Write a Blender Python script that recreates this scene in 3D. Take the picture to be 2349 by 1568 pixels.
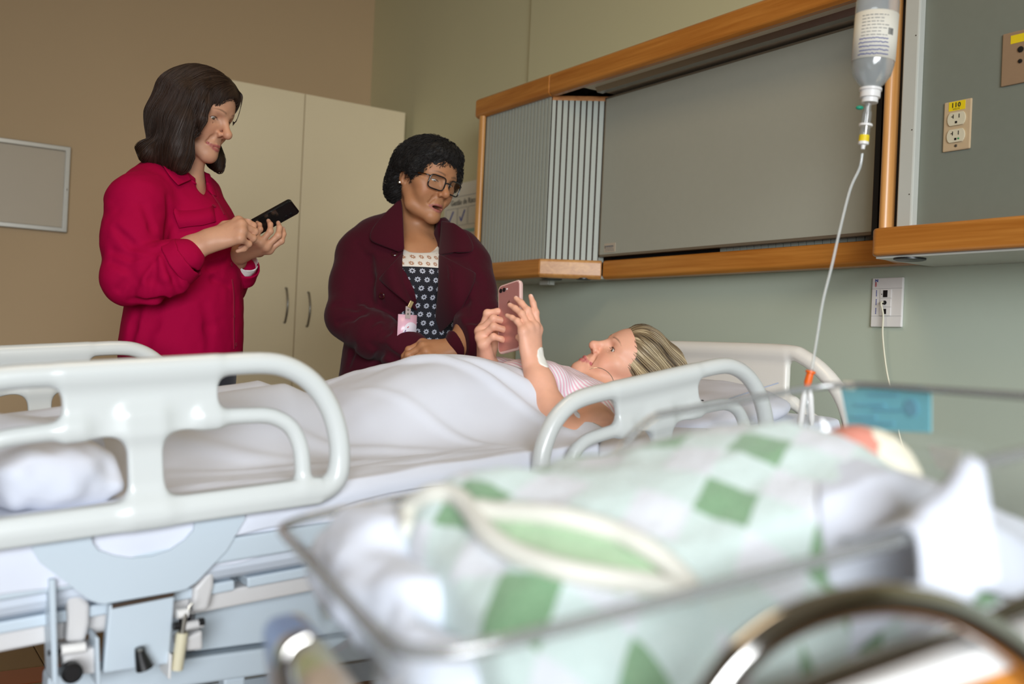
import bpy, bmesh, math, random
import numpy as np
from mathutils import Vector, Matrix

for _o in list(bpy.data.objects):
    bpy.data.objects.remove(_o, do_unlink=True)
SC = bpy.context.scene
COL = SC.collection
random.seed(4)
RNG = np.random.RandomState(7)

# ------------------------------------------------------------------ camera
FPX = 2284.0
CX, CY = 1174.5, 784.0
YAW, ROLL, PITCH, CAMH = math.radians(33.7), math.radians(2.58), math.radians(0.4), 0.95
FH = np.array([math.sin(YAW), math.cos(YAW), 0.0])
RH = np.array([math.cos(YAW), -math.sin(YAW), 0.0])
UPW = np.array([0.0, 0.0, 1.0])
CF = math.cos(PITCH) * FH + math.sin(PITCH) * UPW
CU0 = -math.sin(PITCH) * FH + math.cos(PITCH) * UPW
CXV = math.cos(ROLL) * RH + math.sin(ROLL) * CU0
CUV = -math.sin(ROLL) * RH + math.cos(ROLL) * CU0
CO = np.array([0.0, 0.0, CAMH])
cam_d = bpy.data.cameras.new('camera')
cam = bpy.data.objects.new('camera', cam_d)
COL.objects.link(cam)
cam.matrix_world = Matrix(((CXV[0], CUV[0], -CF[0], CO[0]), (CXV[1], CUV[1], -CF[1], CO[1]),
                           (CXV[2], CUV[2], -CF[2], CO[2]), (0, 0, 0, 1)))
cam_d.sensor_width = 36.0
cam_d.lens = FPX / 2349.0 * 36.0
cam_d.clip_start = 0.02
cam_d.dof.use_dof = True
cam_d.dof.focus_distance = 2.5
cam_d.dof.aperture_fstop = 2.8
SC.camera = cam

# ------------------------------------------------------------------ world, daylight, exposure
SC.view_settings.view_transform = 'Standard'
SC.view_settings.look = 'None'
SC.view_settings.gamma = 1.0
SC.view_settings.use_curve_mapping = False
SC.view_settings.exposure = 0.0
world = bpy.data.worlds.new('sky')
SC.world = world
world.use_nodes = True
wn = world.node_tree.nodes
wn['Background'].inputs[0].default_value = (0.80, 0.90, 1.0, 1)
wn['Background'].inputs[1].default_value = 0.5

XW, YC, YB, XL, ZC = 2.25, 4.87, -3.3, -3.7, 2.95      # room: head wall, far wall, window wall, left wall, ceiling

def area_light(name, loc, aim, sx, sy, power, col, spread=180):
    l = bpy.data.lights.new(name, 'AREA')
    l.shape = 'RECTANGLE'; l.size = sx; l.size_y = sy; l.energy = power; l.color = col
    l.spread = math.radians(spread)
    o = bpy.data.objects.new(name, l); COL.objects.link(o)
    o.location = loc
    o.rotation_euler = (Vector(aim) - Vector(loc)).to_track_quat('-Z', 'Z').to_euler()
    return o
# daylight falling in through the wide window of the wall behind the photographer
area_light('window_daylight', (-1.3, YB + 0.25, 1.66), (1.5, 2.0, -0.40), 3.7, 1.5, 95, (0.93, 0.97, 1.0), 84)

# ------------------------------------------------------------------ helpers
def AT(px, py, X=None, Y=None, Z=None, D=None):
    """photo pixel -> point in the room on the plane X=, Y=, Z= or at depth D"""
    d = CF + CXV * (px - CX) / FPX - CUV * (py - CY) / FPX
    if D is not None: t = D
    elif X is not None: t = X / d[0]
    elif Y is not None: t = Y / d[1]
    else: t = (Z - CAMH) / d[2]
    return CO + d * t

ORG = {}
def link(o, parent=None):
    COL.objects.link(o)
    if parent is not None:
        o.parent = parent
    return o
def org(parent):
    return ORG.get(parent.name, np.zeros(3)) if parent is not None else np.zeros(3)
def tag(o, label=None, cat=None, group=None, kind=None):
    if label: o['label'] = label
    if cat: o['category'] = cat
    if group: o['group'] = group
    if kind: o['kind'] = kind
    return o
def thing(name, label, cat, loc=(0, 0, 0), group=None):
    o = bpy.data.objects.new(name, None)
    o.empty_display_size = 0.05
    COL.objects.link(o)
    o.location = loc
    ORG[o.name] = np.array(loc, float)
    return tag(o, label, cat, group)
def mobj(name, V, F, mat, parent=None, smooth=False, bevel=0.0, seg=2, origin=None, col=None, uv=None):
    V = np.asarray(V, float)
    po = org(parent)
    o0 = po if origin is None else np.asarray(origin, float)
    me = bpy.data.meshes.new(name)
    if isinstance(F, np.ndarray) and len(F):
        n, k = F.shape
        me.vertices.add(len(V)); me.vertices.foreach_set('co', (V - o0).astype(np.float32).ravel())
        me.loops.add(n * k); me.loops.foreach_set('vertex_index', F.astype(np.int32).ravel())
        me.polygons.add(n); me.polygons.foreach_set('loop_start', np.arange(0, n * k, k, dtype=np.int32))
        me.update(calc_edges=True)
    else:
        me.from_pydata([tuple(v) for v in (V - o0)], [], F)
        me.update()
    if smooth: me.shade_smooth()
    if col is not None:
        a = me.color_attributes.new('Col', 'FLOAT_COLOR', 'POINT')
        c = np.ones((len(V), 4), np.float32); c[:, :3] = col
        a.data.foreach_set('color', c.ravel())
    if uv is not None:
        a = me.attributes.new('st', 'FLOAT_VECTOR', 'POINT')
        c = np.zeros((len(V), 3), np.float32); c[:, :uv.shape[1]] = uv
        a.data.foreach_set('vector', c.ravel())
    mats = mat if isinstance(mat, (list, tuple)) else [mat]
    for m in mats: me.materials.append(m)
    o = bpy.data.objects.new(name, me)
    link(o, parent)
    o.location = o0 - po
    ORG[o.name] = o0
    if bevel > 0:
        b = o.modifiers.new('bevel', 'BEVEL'); b.width = bevel; b.segments = seg; b.limit_method = 'ANGLE'
        b.angle_limit = math.radians(40)
    return o
class MB:
    """collects simple shapes for ONE mesh"""
    def __init__(s): s.V = []; s.F = []
    def add(s, V, F):
        n = len(s.V); s.V += [tuple(v) for v in V]; s.F += [tuple(i + n for i in f) for f in F]; return s
    def box(s, lo, hi, R=None, c=None):
        x0, y0, z0 = lo; x1, y1, z1 = hi
        V = np.array([(x0, y0, z0), (x1, y0, z0), (x1, y1, z0), (x0, y1, z0), (x0, y0, z1), (x1, y0, z1), (x1, y1, z1), (x0, y1, z1)], float)
        if R is not None: V = V @ np.asarray(R).T
        if c is not None: V = V + np.asarray(c)
        return s.add(V, [(3, 2, 1, 0), (4, 5, 6, 7), (0, 1, 5, 4), (1, 2, 6, 5), (2, 3, 7, 6), (3, 0, 4, 7)])
    def prism(s, poly, a, b):
        """poly: list of 3D points; extruded from +a to +b"""
        P = np.asarray(poly, float); n = len(P); a = np.asarray(a, float); b = np.asarray(b, float)
        V = np.vstack([P + a, P + b])
        F = [tuple(range(n - 1, -1, -1)), tuple(range(n, 2 * n))] + [(i, (i + 1) % n, n + (i + 1) % n, n + i) for i in range(n)]
        return s.add(V, F)
    def tube(s, pts, r, n=10, caps=True, closed=False, flat=None):
        P = np.asarray(pts, float); m = len(P)
        rr = np.full(m, r) if np.isscalar(r) else np.asarray(r, float)
        T = np.zeros_like(P); T[1:-1] = P[2:] - P[:-2]; T[0] = P[1] - P[0]; T[-1] = P[-1] - P[-2]
        if closed: T[0] = P[1] - P[-1]; T[-1] = P[0] - P[-2]
        T /= np.linalg.norm(T, axis=1)[:, None] + 1e-12
        u = np.cross(T[0], (0, 0, 1.0))
        if np.linalg.norm(u) < 0.05: u = np.cross(T[0], (1.0, 0, 0))
        V = []
        for i in range(m):
            u = u - T[i] * (u @ T[i]); u /= np.linalg.norm(u) + 1e-12
            v = np.cross(T[i], u)
            for k in range(n):
                a = 2 * math.pi * k / n
                fl = 1.0 if flat is None else flat
                V.append(P[i] + rr[i] * (math.cos(a) * u + math.sin(a) * v * fl))
        F = []
        for i in range(m if closed else m - 1):
            j = (i + 1) % m
            for k in range(n):
                F.append((i * n + k, i * n + (k + 1) % n, j * n + (k + 1) % n, j * n + k))
        if caps and not closed:
            F.append(tuple(range(n - 1, -1, -1))); F.append(tuple((m - 1) * n + k for k in range(n)))
        return s.add(V, F)
    def lathe(s, prof, n=24, c=(0, 0, 0), axis=(0, 0, 1), close=True):
        """prof: list of (radius, height) along axis"""
        ax = np.asarray(axis, float); ax /= np.linalg.norm(ax)
        u = np.cross(ax, (0.3, 0.9, 0.1)); u /= np.linalg.norm(u); v = np.cross(ax, u)
        V = []; F = []
        for r, h in prof:
            for k in range(n):
                a = 2 * math.pi * k / n
                V.append(np.asarray(c) + ax * h + r * (math.cos(a) * u + math.sin(a) * v))
        for i in range(len(prof) - 1):
            for k in range(n):
                F.append((i * n + k, i * n + (k + 1) % n, (i + 1) * n + (k + 1) % n, (i + 1) * n + k))
        if close:
            F.append(tuple(range(n - 1, -1, -1))); F.append(tuple((len(prof) - 1) * n + k for k in range(n)))
        return s.add(V, F)
    def build(s, name, mat, parent=None, smooth=False, bevel=0.0, seg=2, origin=None):
        return mobj(name, s.V, s.F, mat, parent, smooth, bevel, seg, origin)
def smooth_path(pts, n=8):
    """Catmull-Rom through the points"""
    P = np.asarray(pts, float); out = []
    for i in range(len(P) - 1):
        p0 = P[max(i - 1, 0)]; p1 = P[i]; p2 = P[i + 1]; p3 = P[min(i + 2, len(P) - 1)]
        for k in range(n):
            t = k / n
            out.append(0.5 * ((2 * p1) + (p2 - p0) * t + (2 * p0 - 5 * p1 + 4 * p2 - p3) * t * t + (-p0 + 3 * p1 - 3 * p2 + p3) * t ** 3))
    out.append(P[-1])
    return np.array(out)
def grid_faces(nu, nv, closed_u=False):
    i, j = np.meshgrid(np.arange(nu if closed_u else nu - 1), np.arange(nv - 1), indexing='ij')
    i = i.ravel(); j = j.ravel(); i2 = (i + 1) % nu
    return np.stack([i * nv + j, i2 * nv + j, i2 * nv + j + 1, i * nv + j + 1], 1)
def auto_smooth(o, ang=35):
    m = o.data
    m.shade_smooth()
    try: m.set_sharp_from_angle(angle=math.radians(ang))
    except Exception: pass
    return o

# ------------------------------------------------------------------ materials
def srgb(r, g, b):
    f = lambda c: (c / 255.0) / 12.92 if c / 255.0 <= 0.04045 else ((c / 255.0 + 0.055) / 1.055) ** 2.4
    return (f(r), f(g), f(b))
class NT:
    def __init__(s, name):
        s.m = bpy.data.materials.new(name); s.m.use_nodes = True
        s.t = s.m.node_tree; s.p = s.t.nodes['Principled BSDF']; s.out = s.t.nodes['Material Output']
    def n(s, ty, **kw):
        x = s.t.nodes.new(ty)
        for k, v in kw.items(): setattr(x, k, v)
        return x
    def l(s, a, b): s.t.links.new(a, b)
    def val(s, x, v):
        if hasattr(v, 'is_linked'): s.l(v, x)
        else: x.default_value = v
    def math(s, op, a, b=0.0, c=None):
        x = s.n('ShaderNodeMath', operation=op); s.val(x.inputs[0], a); s.val(x.inputs[1], b)
        if c is not None: s.val(x.inputs[2], c)
        return x.outputs[0]
    def mix(s, f, a, b, ty='RGBA'):
        x = s.n('ShaderNodeMix', data_type=ty)
        i = {'RGBA': (0, 6, 7), 'FLOAT': (0, 2, 3)}[ty]; o = {'RGBA': 2, 'FLOAT': 0}[ty]
        s.val(x.inputs[i[0]], f)
        for k, v in ((i[1], a), (i[2], b)):
            if isinstance(v, tuple) and len(v) == 3: v = (*v, 1)
            s.val(x.inputs[k], v)
        return x.outputs[o]
    def coord(s, what='Object', scale=(1, 1, 1)):
        c = s.n('ShaderNodeTexCoord'); mp = s.n('ShaderNodeMapping'); mp.inputs['Scale'].default_value = scale
        s.l(c.outputs[what], mp.inputs[0]); return mp.outputs[0]
    def attr(s, name): return s.n('ShaderNodeAttribute', attribute_name=name)
    def noise(s, vec, scale, detail=3, rough=0.5, dist=0.0):
        x = s.n('ShaderNodeTexNoise'); x.inputs['Scale'].default_value = scale; x.inputs['Detail'].default_value = detail
        x.inputs['Roughness'].default_value = rough; x.inputs['Distortion'].default_value = dist
        s.l(vec, x.inputs['Vector']); return x.outputs['Fac']
    def ramp(s, f, stops):
        x = s.n('ShaderNodeValToRGB'); e = x.color_ramp.elements
        while len(e) < len(stops): e.new(0.5)
        for i, (p, c) in enumerate(stops):
            e[i].position = p; e[i].color = (*c, 1) if len(c) == 3 else c
        s.l(f, x.inputs[0]); return x.outputs[0]
    def bump(s, h, strength=0.2, dist=0.002):
        b = s.n('ShaderNodeBump'); b.inputs['Strength'].default_value = strength; b.inputs['Distance'].default_value = dist
        s.l(h, b.inputs['Height']); s.l(b.outputs[0], s.p.inputs['Normal'])
    def set(s, **kw):
        for k, v in kw.items():
            i = s.p.inputs[k.replace('_', ' ')]
            if isinstance(v, tuple) and len(v) == 3: v = (*v, 1)
            s.val(i, v)
        return s
def M(name, col, rough=0.5, metal=0.0, var=0.0, vs=8.0, bump=0.0, bs=200.0, bd=0.001, spec=0.5, coat=0.0, sheen=0.0):
    t = NT(name)
    t.set(Base_Color=col, Roughness=rough, Metallic=metal, Specular_IOR_Level=spec, Coat_Weight=coat, Sheen_Weight=sheen)
    if var > 0:
        f = t.noise(t.coord(), vs, 4, 0.6)
        a = tuple(max(0, c * (1 - var)) for c in col); b = tuple(min(1, c * (1 + var)) for c in col)
        t.l(t.mix(f, a, b), t.p.inputs['Base Color'])
    if bump > 0:
        t.bump(t.noise(t.coord(), bs, 2, 0.5), bump, bd)
    return t.m
def wood(name, c1, c2, axis=1, rough=0.35, sc=1.0):
    t = NT(name)
    s = [26 * sc] * 3; s[axis] = 1.6 * sc
    v = t.coord('Object', tuple(s))
    f = t.noise(v, 1.0, 5, 0.62, 0.6)
    s2 = [120 * sc] * 3; s2[axis] = 3.0 * sc
    g = t.noise(t.coord('Object', tuple(s2)), 1.0, 2, 0.5)
    k = t.math('ADD', t.math('MULTIPLY', f, 0.7), t.math('MULTIPLY', g, 0.3))
    t.l(t.ramp(k, [(0.32, c1), (0.68, c2)]), t.p.inputs['Base Color'])
    t.set(Roughness=rough, Coat_Weight=0.25, Coat_Roughness=0.25)
    t.bump(g, 0.06, 0.0006)
    return t.m
def thin_clear(name, tint, gloss=0.06, rough=0.03, dens=0.0):
    """clear thin plastic: lets light straight through, with a Fresnel sheen"""
    t = NT(name)
    tr = t.n('ShaderNodeBsdfTransparent'); tr.inputs[0].default_value = (*tint, 1)
    gl = t.n('ShaderNodeBsdfGlossy'); gl.inputs['Roughness'].default_value = rough
    lw = t.n('ShaderNodeLayerWeight'); lw.inputs[0].default_value = 0.5
    fres = t.math('ADD', t.math('MULTIPLY', t.math('POWER', lw.outputs['Facing'], 5.0), 0.8), gloss)
    df = t.n('ShaderNodeBsdfDiffuse'); df.inputs[0].default_value = (0.8, 0.84, 0.86, 1)
    m0 = t.n('ShaderNodeMixShader'); m0.inputs[0].default_value = dens
    t.l(tr.outputs[0], m0.inputs[1]); t.l(df.outputs[0], m0.inputs[2])
    m1 = t.n('ShaderNodeMixShader'); t.l(fres, m1.inputs[0])
    t.l(m0.outputs[0], m1.inputs[1]); t.l(gl.outputs[0], m1.inputs[2])
    t.l(m1.outputs[0], t.out.inputs[0])
    return t.m

MT = {}
MT['wall_tan'] = M('tan_wall_paint', srgb(192, 165, 128), 0.7, var=0.03, vs=1.5, bump=0.08, bs=350)
MT['wall_green'] = M('grey_green_wall_paint', srgb(186, 196, 180), 0.65, var=0.03, vs=1.5, bump=0.08, bs=350)
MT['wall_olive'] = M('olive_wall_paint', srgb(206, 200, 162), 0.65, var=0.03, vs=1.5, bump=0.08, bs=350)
MT['wall_plain'] = M('cream_wall_paint', srgb(200, 190, 170), 0.7, var=0.03, vs=1.5)
MT['ceiling'] = M('ceiling_white_paint', srgb(216, 208, 190), 0.8, var=0.02, vs=2)
MT['white_paint'] = M('white_window_paint', srgb(235, 235, 232), 0.4, var=0.02)
MT['wood'] = wood('honey_oak', srgb(168, 98, 30), srgb(210, 142, 64), 1)
MT['wood_x'] = wood('honey_oak_cross', srgb(168, 98, 30), srgb(210, 142, 64), 0)
MT['wood_v'] = wood('honey_oak_upright', srgb(190, 128, 62), srgb(226, 170, 104), 2)
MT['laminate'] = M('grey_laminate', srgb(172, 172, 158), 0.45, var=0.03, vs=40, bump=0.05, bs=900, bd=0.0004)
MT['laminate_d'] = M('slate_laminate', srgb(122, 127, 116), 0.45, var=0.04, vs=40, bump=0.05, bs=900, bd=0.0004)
MT['slat'] = M('grey_slat_laminate', srgb(172, 178, 168), 0.42, var=0.03, vs=30)
MT['groove'] = M('dark_brown_backing', srgb(58, 42, 28), 0.7, var=0.2, vs=20)
MT['alu'] = M('brushed_aluminium', srgb(188, 186, 178), 0.35, metal=0.75, var=0.04, vs=30)
MT['steel_d'] = M('dull_steel', srgb(150, 146, 138), 0.35, metal=0.9, var=0.05, vs=30)
MT['black'] = M('black_plastic', srgb(22, 22, 24), 0.4, var=0.1, vs=30)
MT['gap'] = M('black_void_strip', srgb(16, 16, 18), 0.7, var=0.1, vs=30)
MT['white_pl'] = M('white_plastic', srgb(232, 230, 228), 0.35, var=0.015, vs=20)
MT['soffit'] = M('white_soffit_board', srgb(205, 208, 200), 0.55, var=0.04, vs=14)
MT['post'] = M('pale_grey_post', srgb(196, 198, 190), 0.4, var=0.03, vs=14)
MT['beige_pl'] = M('beige_outlet_plastic', srgb(196, 172, 138), 0.4, var=0.03, vs=60)
MT['ivory_pl'] = M('ivory_outlet_plastic', srgb(214, 206, 180), 0.35, var=0.02, vs=60)
MT['yellow'] = M('yellow_sticker', srgb(232, 204, 24), 0.5, var=0.04, vs=60)
MT['cream'] = M('cream_locker_laminate', srgb(234, 218, 182), 0.42, var=0.02, vs=6, bump=0.03, bs=700)
MT['ink'] = M('dark_print', srgb(28, 30, 34), 0.6, var=0.05, vs=90)
MT['ink_blue'] = M('blue_print', srgb(52, 66, 150), 0.6, var=0.08, vs=90)
MT['ink_red'] = M('red_print', srgb(190, 40, 60), 0.6, var=0.05, vs=90)
MT['ink_grey'] = M('grey_print', srgb(110, 112, 118), 0.6, var=0.08, vs=90)
MT['paper'] = M('white_paper', srgb(226, 222, 210), 0.7, var=0.02, vs=30)
MT['paper_teal'] = M('teal_print', srgb(150, 186, 180), 0.7, var=0.03, vs=60)
def text(name, body, mat, parent, loc, xdir, ydir, size, align='LEFT', extrude=0.0002, bold=0.0, space=1.0):
    """flat lettering as mesh, standing in the plane of xdir, ydir"""
    cu = bpy.data.curves.new(name, 'FONT'); cu.body = body; cu.size = size; cu.align_x = align; cu.extrude = extrude
    cu.offset = bold; cu.resolution_u = 2; cu.space_character = space
    tmp = bpy.data.objects.new(name + '_tmp', cu); COL.objects.link(tmp)
    dg = bpy.context.evaluated_depsgraph_get()
    me = bpy.data.meshes.new_from_object(tmp.evaluated_get(dg))
    bpy.data.objects.remove(tmp, do_unlink=True)
    x = np.asarray(xdir, float); x /= np.linalg.norm(x)
    y = np.asarray(ydir, float); y -= x * (x @ y); y /= np.linalg.norm(y); z = np.cross(x, y)
    n = len(me.vertices); co = np.zeros(n * 3, np.float32); me.vertices.foreach_get('co', co); co = co.reshape(-1, 3)
    W = np.asarray(loc) + co[:, :1] * x + co[:, 1:2] * y + co[:, 2:3] * z - org(parent)
    me.vertices.foreach_set('co', W.astype(np.float32).ravel()); me.update()
    me.materials.clear(); me.materials.append(mat); me.name = name
    o = bpy.data.objects.new(name, me); link(o, parent)
    return o
# ------------------------------------------------------------------ room shell
def struct(name, mb, mat, **k):
    return tag(mb.build(name, mat, None, **k), kind='structure')
struct('wall_far', MB().box((XL - .1, YC, 0), (XW + .1, YC + .1, ZC)), MT['wall_tan'])
YJ = 3.343
struct('wall_right', MB().box((XW, YB, 0), (XW + .13, YJ, 1.55)), MT['wall_green'])
struct('wall_right_upper', MB().box((XW, YB, 1.55), (XW + .13, YJ, ZC)), MT['wall_olive'])  # same wall as below; the warm light up here is put into its colour
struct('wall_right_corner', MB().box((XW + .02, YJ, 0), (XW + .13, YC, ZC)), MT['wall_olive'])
struct('wall_left', MB().box((XL - .1, YB, 0), (XL, YC, ZC)), MT['wall_plain'])
wx0, wx1, wz0, wz1 = -3.2, .6, .80, 2.44
struct('wall_back', MB().box((XL - .1, YB - .1, 0), (wx0, YB, ZC)).box((wx1, YB - .1, 0), (XW + .1, YB, ZC))
       .box((wx0, YB - .1, 0), (wx1, YB, wz0)).box((wx0, YB - .1, wz1), (wx1, YB, ZC)), MT['wall_plain'])
w = struct('window_1', MB().box((wx0, YB - .09, wz0), (wx0 + .05, YB - .04, wz1)).box((wx1 - .05, YB - .09, wz0), (wx1, YB - .04, wz1))
           .box((wx0, YB - .09, wz0), (wx1, YB - .04, wz0 + .05)).box((wx0, YB - .09, wz1 - .05), (wx1, YB - .04, wz1)), MT['white_paint'])
for i in (1, 2):
    x = wx0 + (wx1 - wx0) * i / 3
    MB().box((x - .025, YB - .09, wz0 + .05), (x + .025, YB - .045, wz1 - .05)).build('window_mullion', MT['white_paint'], w)
struct('ceiling', MB().box((XL - .1, YB - .1, ZC), (XW + .13, YC + .1, ZC + .1)), MT['ceiling'])

# floor: brown square tiles with narrow terracotta bands running along the room
fl = struct('floor', MB().box((XL - .1, YB - .1, -.1), (XW + .13, YC + .1, -.004)), M('floor_grout', srgb(70, 52, 36), .8, var=.1, vs=9))
m_tile = M('brown_floor_tile', srgb(124, 98, 64), .35, var=.14, vs=5)
m_band = M('terracotta_floor_tile', srgb(150, 78, 48), .35, var=.1, vs=5)
def tile_mesh(name, a, b, mat):
    me = bpy.data.meshes.new(name)
    c = .004
    mb = MB(); x, y = a / 2 - .0015, b / 2 - .0015
    V = [(-x, -y, -.004), (x, -y, -.004), (x, y, -.004), (-x, y, -.004), (-x, -y, -.001), (x, -y, -.001), (x, y, -.001), (-x, y, -.001),
         (-x + c, -y + c, 0), (x - c, -y + c, 0), (x - c, y - c, 0), (-x + c, y - c, 0)]
    F = [(0, 1, 5, 4), (1, 2, 6, 5), (2, 3, 7, 6), (3, 0, 4, 7), (4, 5, 9, 8), (5, 6, 10, 9), (6, 7, 11, 10), (7, 4, 8, 11), (8, 9, 10, 11)]
    me.from_pydata(V, [], F); me.materials.append(mat); return me
tm, bm_ = tile_mesh('tile', .3, .3, m_tile), tile_mesh('band_tile', .3, .136, m_band)
PER = .436
y = 3.348 - PER * 12
while y < YC:
    for i in range(22):
        x = XL + .15 + .3 * i
        if x > XW: break
        near = (x > -.9 and 1.9 < y < 4.8)
        if y < YC - .04 and near:
            o = bpy.data.objects.new('band_tile', bm_); link(o, fl); o.location = (x, y + .068, 0)
        if y + .436 < YC + .2 and near:
            o = bpy.data.objects.new('tile', tm); link(o, fl); o.location = (x, y + .136 + .15, 0)
    y += PER
# out of sight of the photograph the same flooring goes on as plain material
# baseboards
struct('baseboard_far', MB().box((XL, YC - .015, 0), (1.24, YC, .09)), MT['wood_x'], bevel=.004)
struct('baseboard_right', MB().box((XW - .015, YB, 0), (XW, YJ, .09)), MT['wood'], bevel=.004)

# warm ceiling lamp (above the picture)
cl_ = thing('ceiling_light', 'square warm ceiling lamp in the middle of the room', 'ceiling light', (.5, 1.6, ZC))
MB().box((-.10, 1.28, ZC - .05), (1.10, 1.92, ZC)).build('lamp_housing', MT['white_paint'], cl_, bevel=.006)
_t = NT('warm_diffuser'); _t.set(Base_Color=(.9, .85, .75), Emission_Color=(1.0, .78, .50), Emission_Strength=1.5)
_t.l(_t.mix(_t.noise(_t.coord(), 3, 1), (.88, .84, .74), (.92, .87, .77)), _t.p.inputs['Base Color'])
MB().box((-.07, 1.31, ZC - .062), (1.07, 1.89, ZC - .0505)).build('diffuser', _t.m, cl_)
area_light('ceiling_lamp', (.5, 1.6, ZC - .07), (.5, 1.6, 0), 1.1, .55, 8, (1.0, .76, .48), 180)

# ------------------------------------------------------------------ framed board on the far wall
bx0, bx1, bz0, bz1 = -.15, .802, 1.382, 1.768
bd = thing('notice_board', 'grey board in an aluminium frame on the tan wall', 'board', ((bx0 + bx1) / 2, YC, (bz0 + bz1) / 2))
MB().box((bx0, YC - .012, bz0), (bx1, YC - .001, bz1)).build('board_panel', M('board_grey', srgb(190, 178, 158), .35, var=.03, vs=4), bd)
for lo, hi in (((bx0, YC - .024, bz1 - .022), (bx1, YC - .001, bz1)), ((bx0, YC - .024, bz0), (bx1, YC - .001, bz0 + .022)),
               ((bx0, YC - .0245, bz0), (bx0 + .022, YC - .001, bz1)), ((bx1 - .022, YC - .0245, bz0), (bx1, YC - .001, bz1))):
    MB().box(lo, hi).build('frame_rail', MT['alu'], bd, bevel=.003)
for zz in (1.575,):
    auto_smooth(MB().lathe([(.0045, 0), (.0045, .003), (.002, .004)], 10, (bx1 - .011, YC - .0245, zz), (0, -1, 0)).build('screw', MT['steel_d'], bd))
# old filled patch on the wall above the board
p = AT(22, 140, Y=YC)

# ------------------------------------------------------------------ locker
LY, LX0, LXm, LX1, LZ = 4.38, 1.215, 1.713, 2.232, 2.088
lk = thing('locker', 'tall cream two-door locker standing in the corner of the room', 'locker', ((LX0 + LX1) / 2, (LY + YC) / 2, 0))
MB().box((LX0, LY + .02, .0), (LX1, YC - .02, LZ)).build('carcass', MT['cream'], lk, bevel=.002)
for k, (a, b, hx) in enumerate(((LX0, LXm - .0022, 1.662), (LXm + .0022, LX1, 1.771))):
    d = MB().box((a, LY, .06), (b, LY + .0195, LZ - .004)).build('door', MT['cream'], lk, bevel=.0015)
    zc = 1.103 if k == 0 else 1.091
    hh = .079
    pts = [(hx, LY, zc + hh), (hx, LY - .010, zc + hh - .003)] + \
          [(hx, LY - .012 - .020 * math.cos(t * math.pi / 2) , zc + t * (hh - .006)) for t in np.linspace(1, -1, 13)] + [(hx, LY - .010, zc - hh + .003), (hx, LY, zc - hh)]
    auto_smooth(MB().tube(pts, [.0055] * 2 + [.005] * 13 + [.0055] * 2, 8).build('handle', MT['steel_d'], d), 60)

# ------------------------------------------------------------------ headwall unit
XF, XM, XB = 2.0, 2.17, XW                    # wing front, middle front, wall
Z0, Z1, Z2, Z3 = 1.205, 1.271, 1.842, 1.918
YL, YE, YA, YR = 3.30, 2.850, 2.715, 1.497    # far end, wing edge, end of the slanted face, right wing start
YN = .55                                      # near end (outside the frame)
hu = thing('headwall_unit', 'long wooden headwall unit with grey panels mounted above the bed', 'headwall unit', (XW, 2.0, 1.2))
# carcass board behind everything
MB().box((XB - .03, YN, Z1 - .02), (XB - .001, YL, Z3 - .01)).build('back_board', MT['groove'], hu)
# upper fascia, two lengths butted at a visible joint, rounded far end
def fascia(name, y0, y1, round_end=False):
    mb = MB()
    poly = [(XF, Z2 + .007), (XF + .012, Z2 - .001), (XF + .034, Z2 - .001), (XF + .034, Z3), (XF + .012, Z3), (XF, Z3 - .008)]
    mb.prism([(a, y0, b) for a, b in poly], (0, 0, 0), (0, y1 - y0, 0))
    return mb.build(name, MT['wood'], hu, bevel=.006, seg=3)
yj = AT(1260, 190, X=XF)[1]
fascia('upper_fascia', yj + .0008, YL + .032)
fascia('upper_fascia', YN, yj - .0008)
MB().box((XF + .03, YL - .004, Z2 + .002), (XB - .001, YL + .034, Z3 - .002)).build('fascia_return', MT['wood_x'], hu, bevel=.01, seg=3)
MB().box((XF + .03, YN, Z3 - .02), (XB - .001, YL, Z3 - .006)).build('top_board', MT['soffit'], hu)
# soffit with a track
MB().box((XF + .03, YR + .03, Z2 + .012), (XB - .03, YA, Z2 + .024)).build('soffit_board', M('warm_grey_soffit', srgb(226, 220, 202), .55, var=.05, vs=12), hu)
auto_smooth(MB().prism([(XF + .085, YR + .03, Z2 + .012), (XF + .094, YR + .03, Z2 - .004), (XF + .118, YR + .03, Z2 - .004), (XF + .127, YR + .03, Z2 + .012)], (0, 0, 0), (0, YA - YR - .06, 0)).build('track', MT['steel_d'], hu))
# corner capping strip over the slanted slats
ang = np.array([XM - XF, YA - YE, 0.]); alen = np.linalg.norm(ang); ang /= alen
nrm = np.array([ang[1], -ang[0], 0.])
if nrm[0] > 0: nrm = -nrm
def slab(c0, c1, n, t, z0, z1):
    """thin upright board from plan point c0 to c1, thickness t behind the face"""
    c0 = np.array([*c0, 0.]); c1 = np.array([*c1, 0.]); b = -np.asarray(n) * t
    return MB().prism([c0 + (0, 0, z0), c1 + (0, 0, z0), c1 + b + (0, 0, z0), c0 + b + (0, 0, z0)], (0, 0, 0), (0, 0, z1 - z0))
XS = XF + .022                               # slat face of the wing
a0 = np.array([XS, YE + .004]); a1 = np.array([XM + .012, YA + .006])
slab(a0, a1, nrm, .03, Z2 - .012, Z2 + .004).build('capping_strip', MT['wood_x'], hu)
# slats of the wing (parallel to the wall)
slab((XS + .0018, YE), (XS + .0018, YL - .01), (-1, 0, 0), .012, Z1 - .01, Z2 + .01).build('slat_backing', MT['groove'], hu)
NS = 20; pitch = (YL - .022 - YE) / NS
slm = None
for i in range(NS):
    yc = YE + pitch * (i + .5)
    w2 = pitch / 2 - .0030
    if slm is None:
        o = MB().box((-.004, -w2, Z1 - .005), (-.0012, w2, Z2 + .004)).build('slat', MT['slat'], hu, origin=(0, 0, 0)); slm = o.data
    else:
        o = bpy.data.objects.new('slat', slm); link(o, hu)
    o.location = np.array((XS + .003, yc, 0)) - ORG[hu.name]
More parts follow.
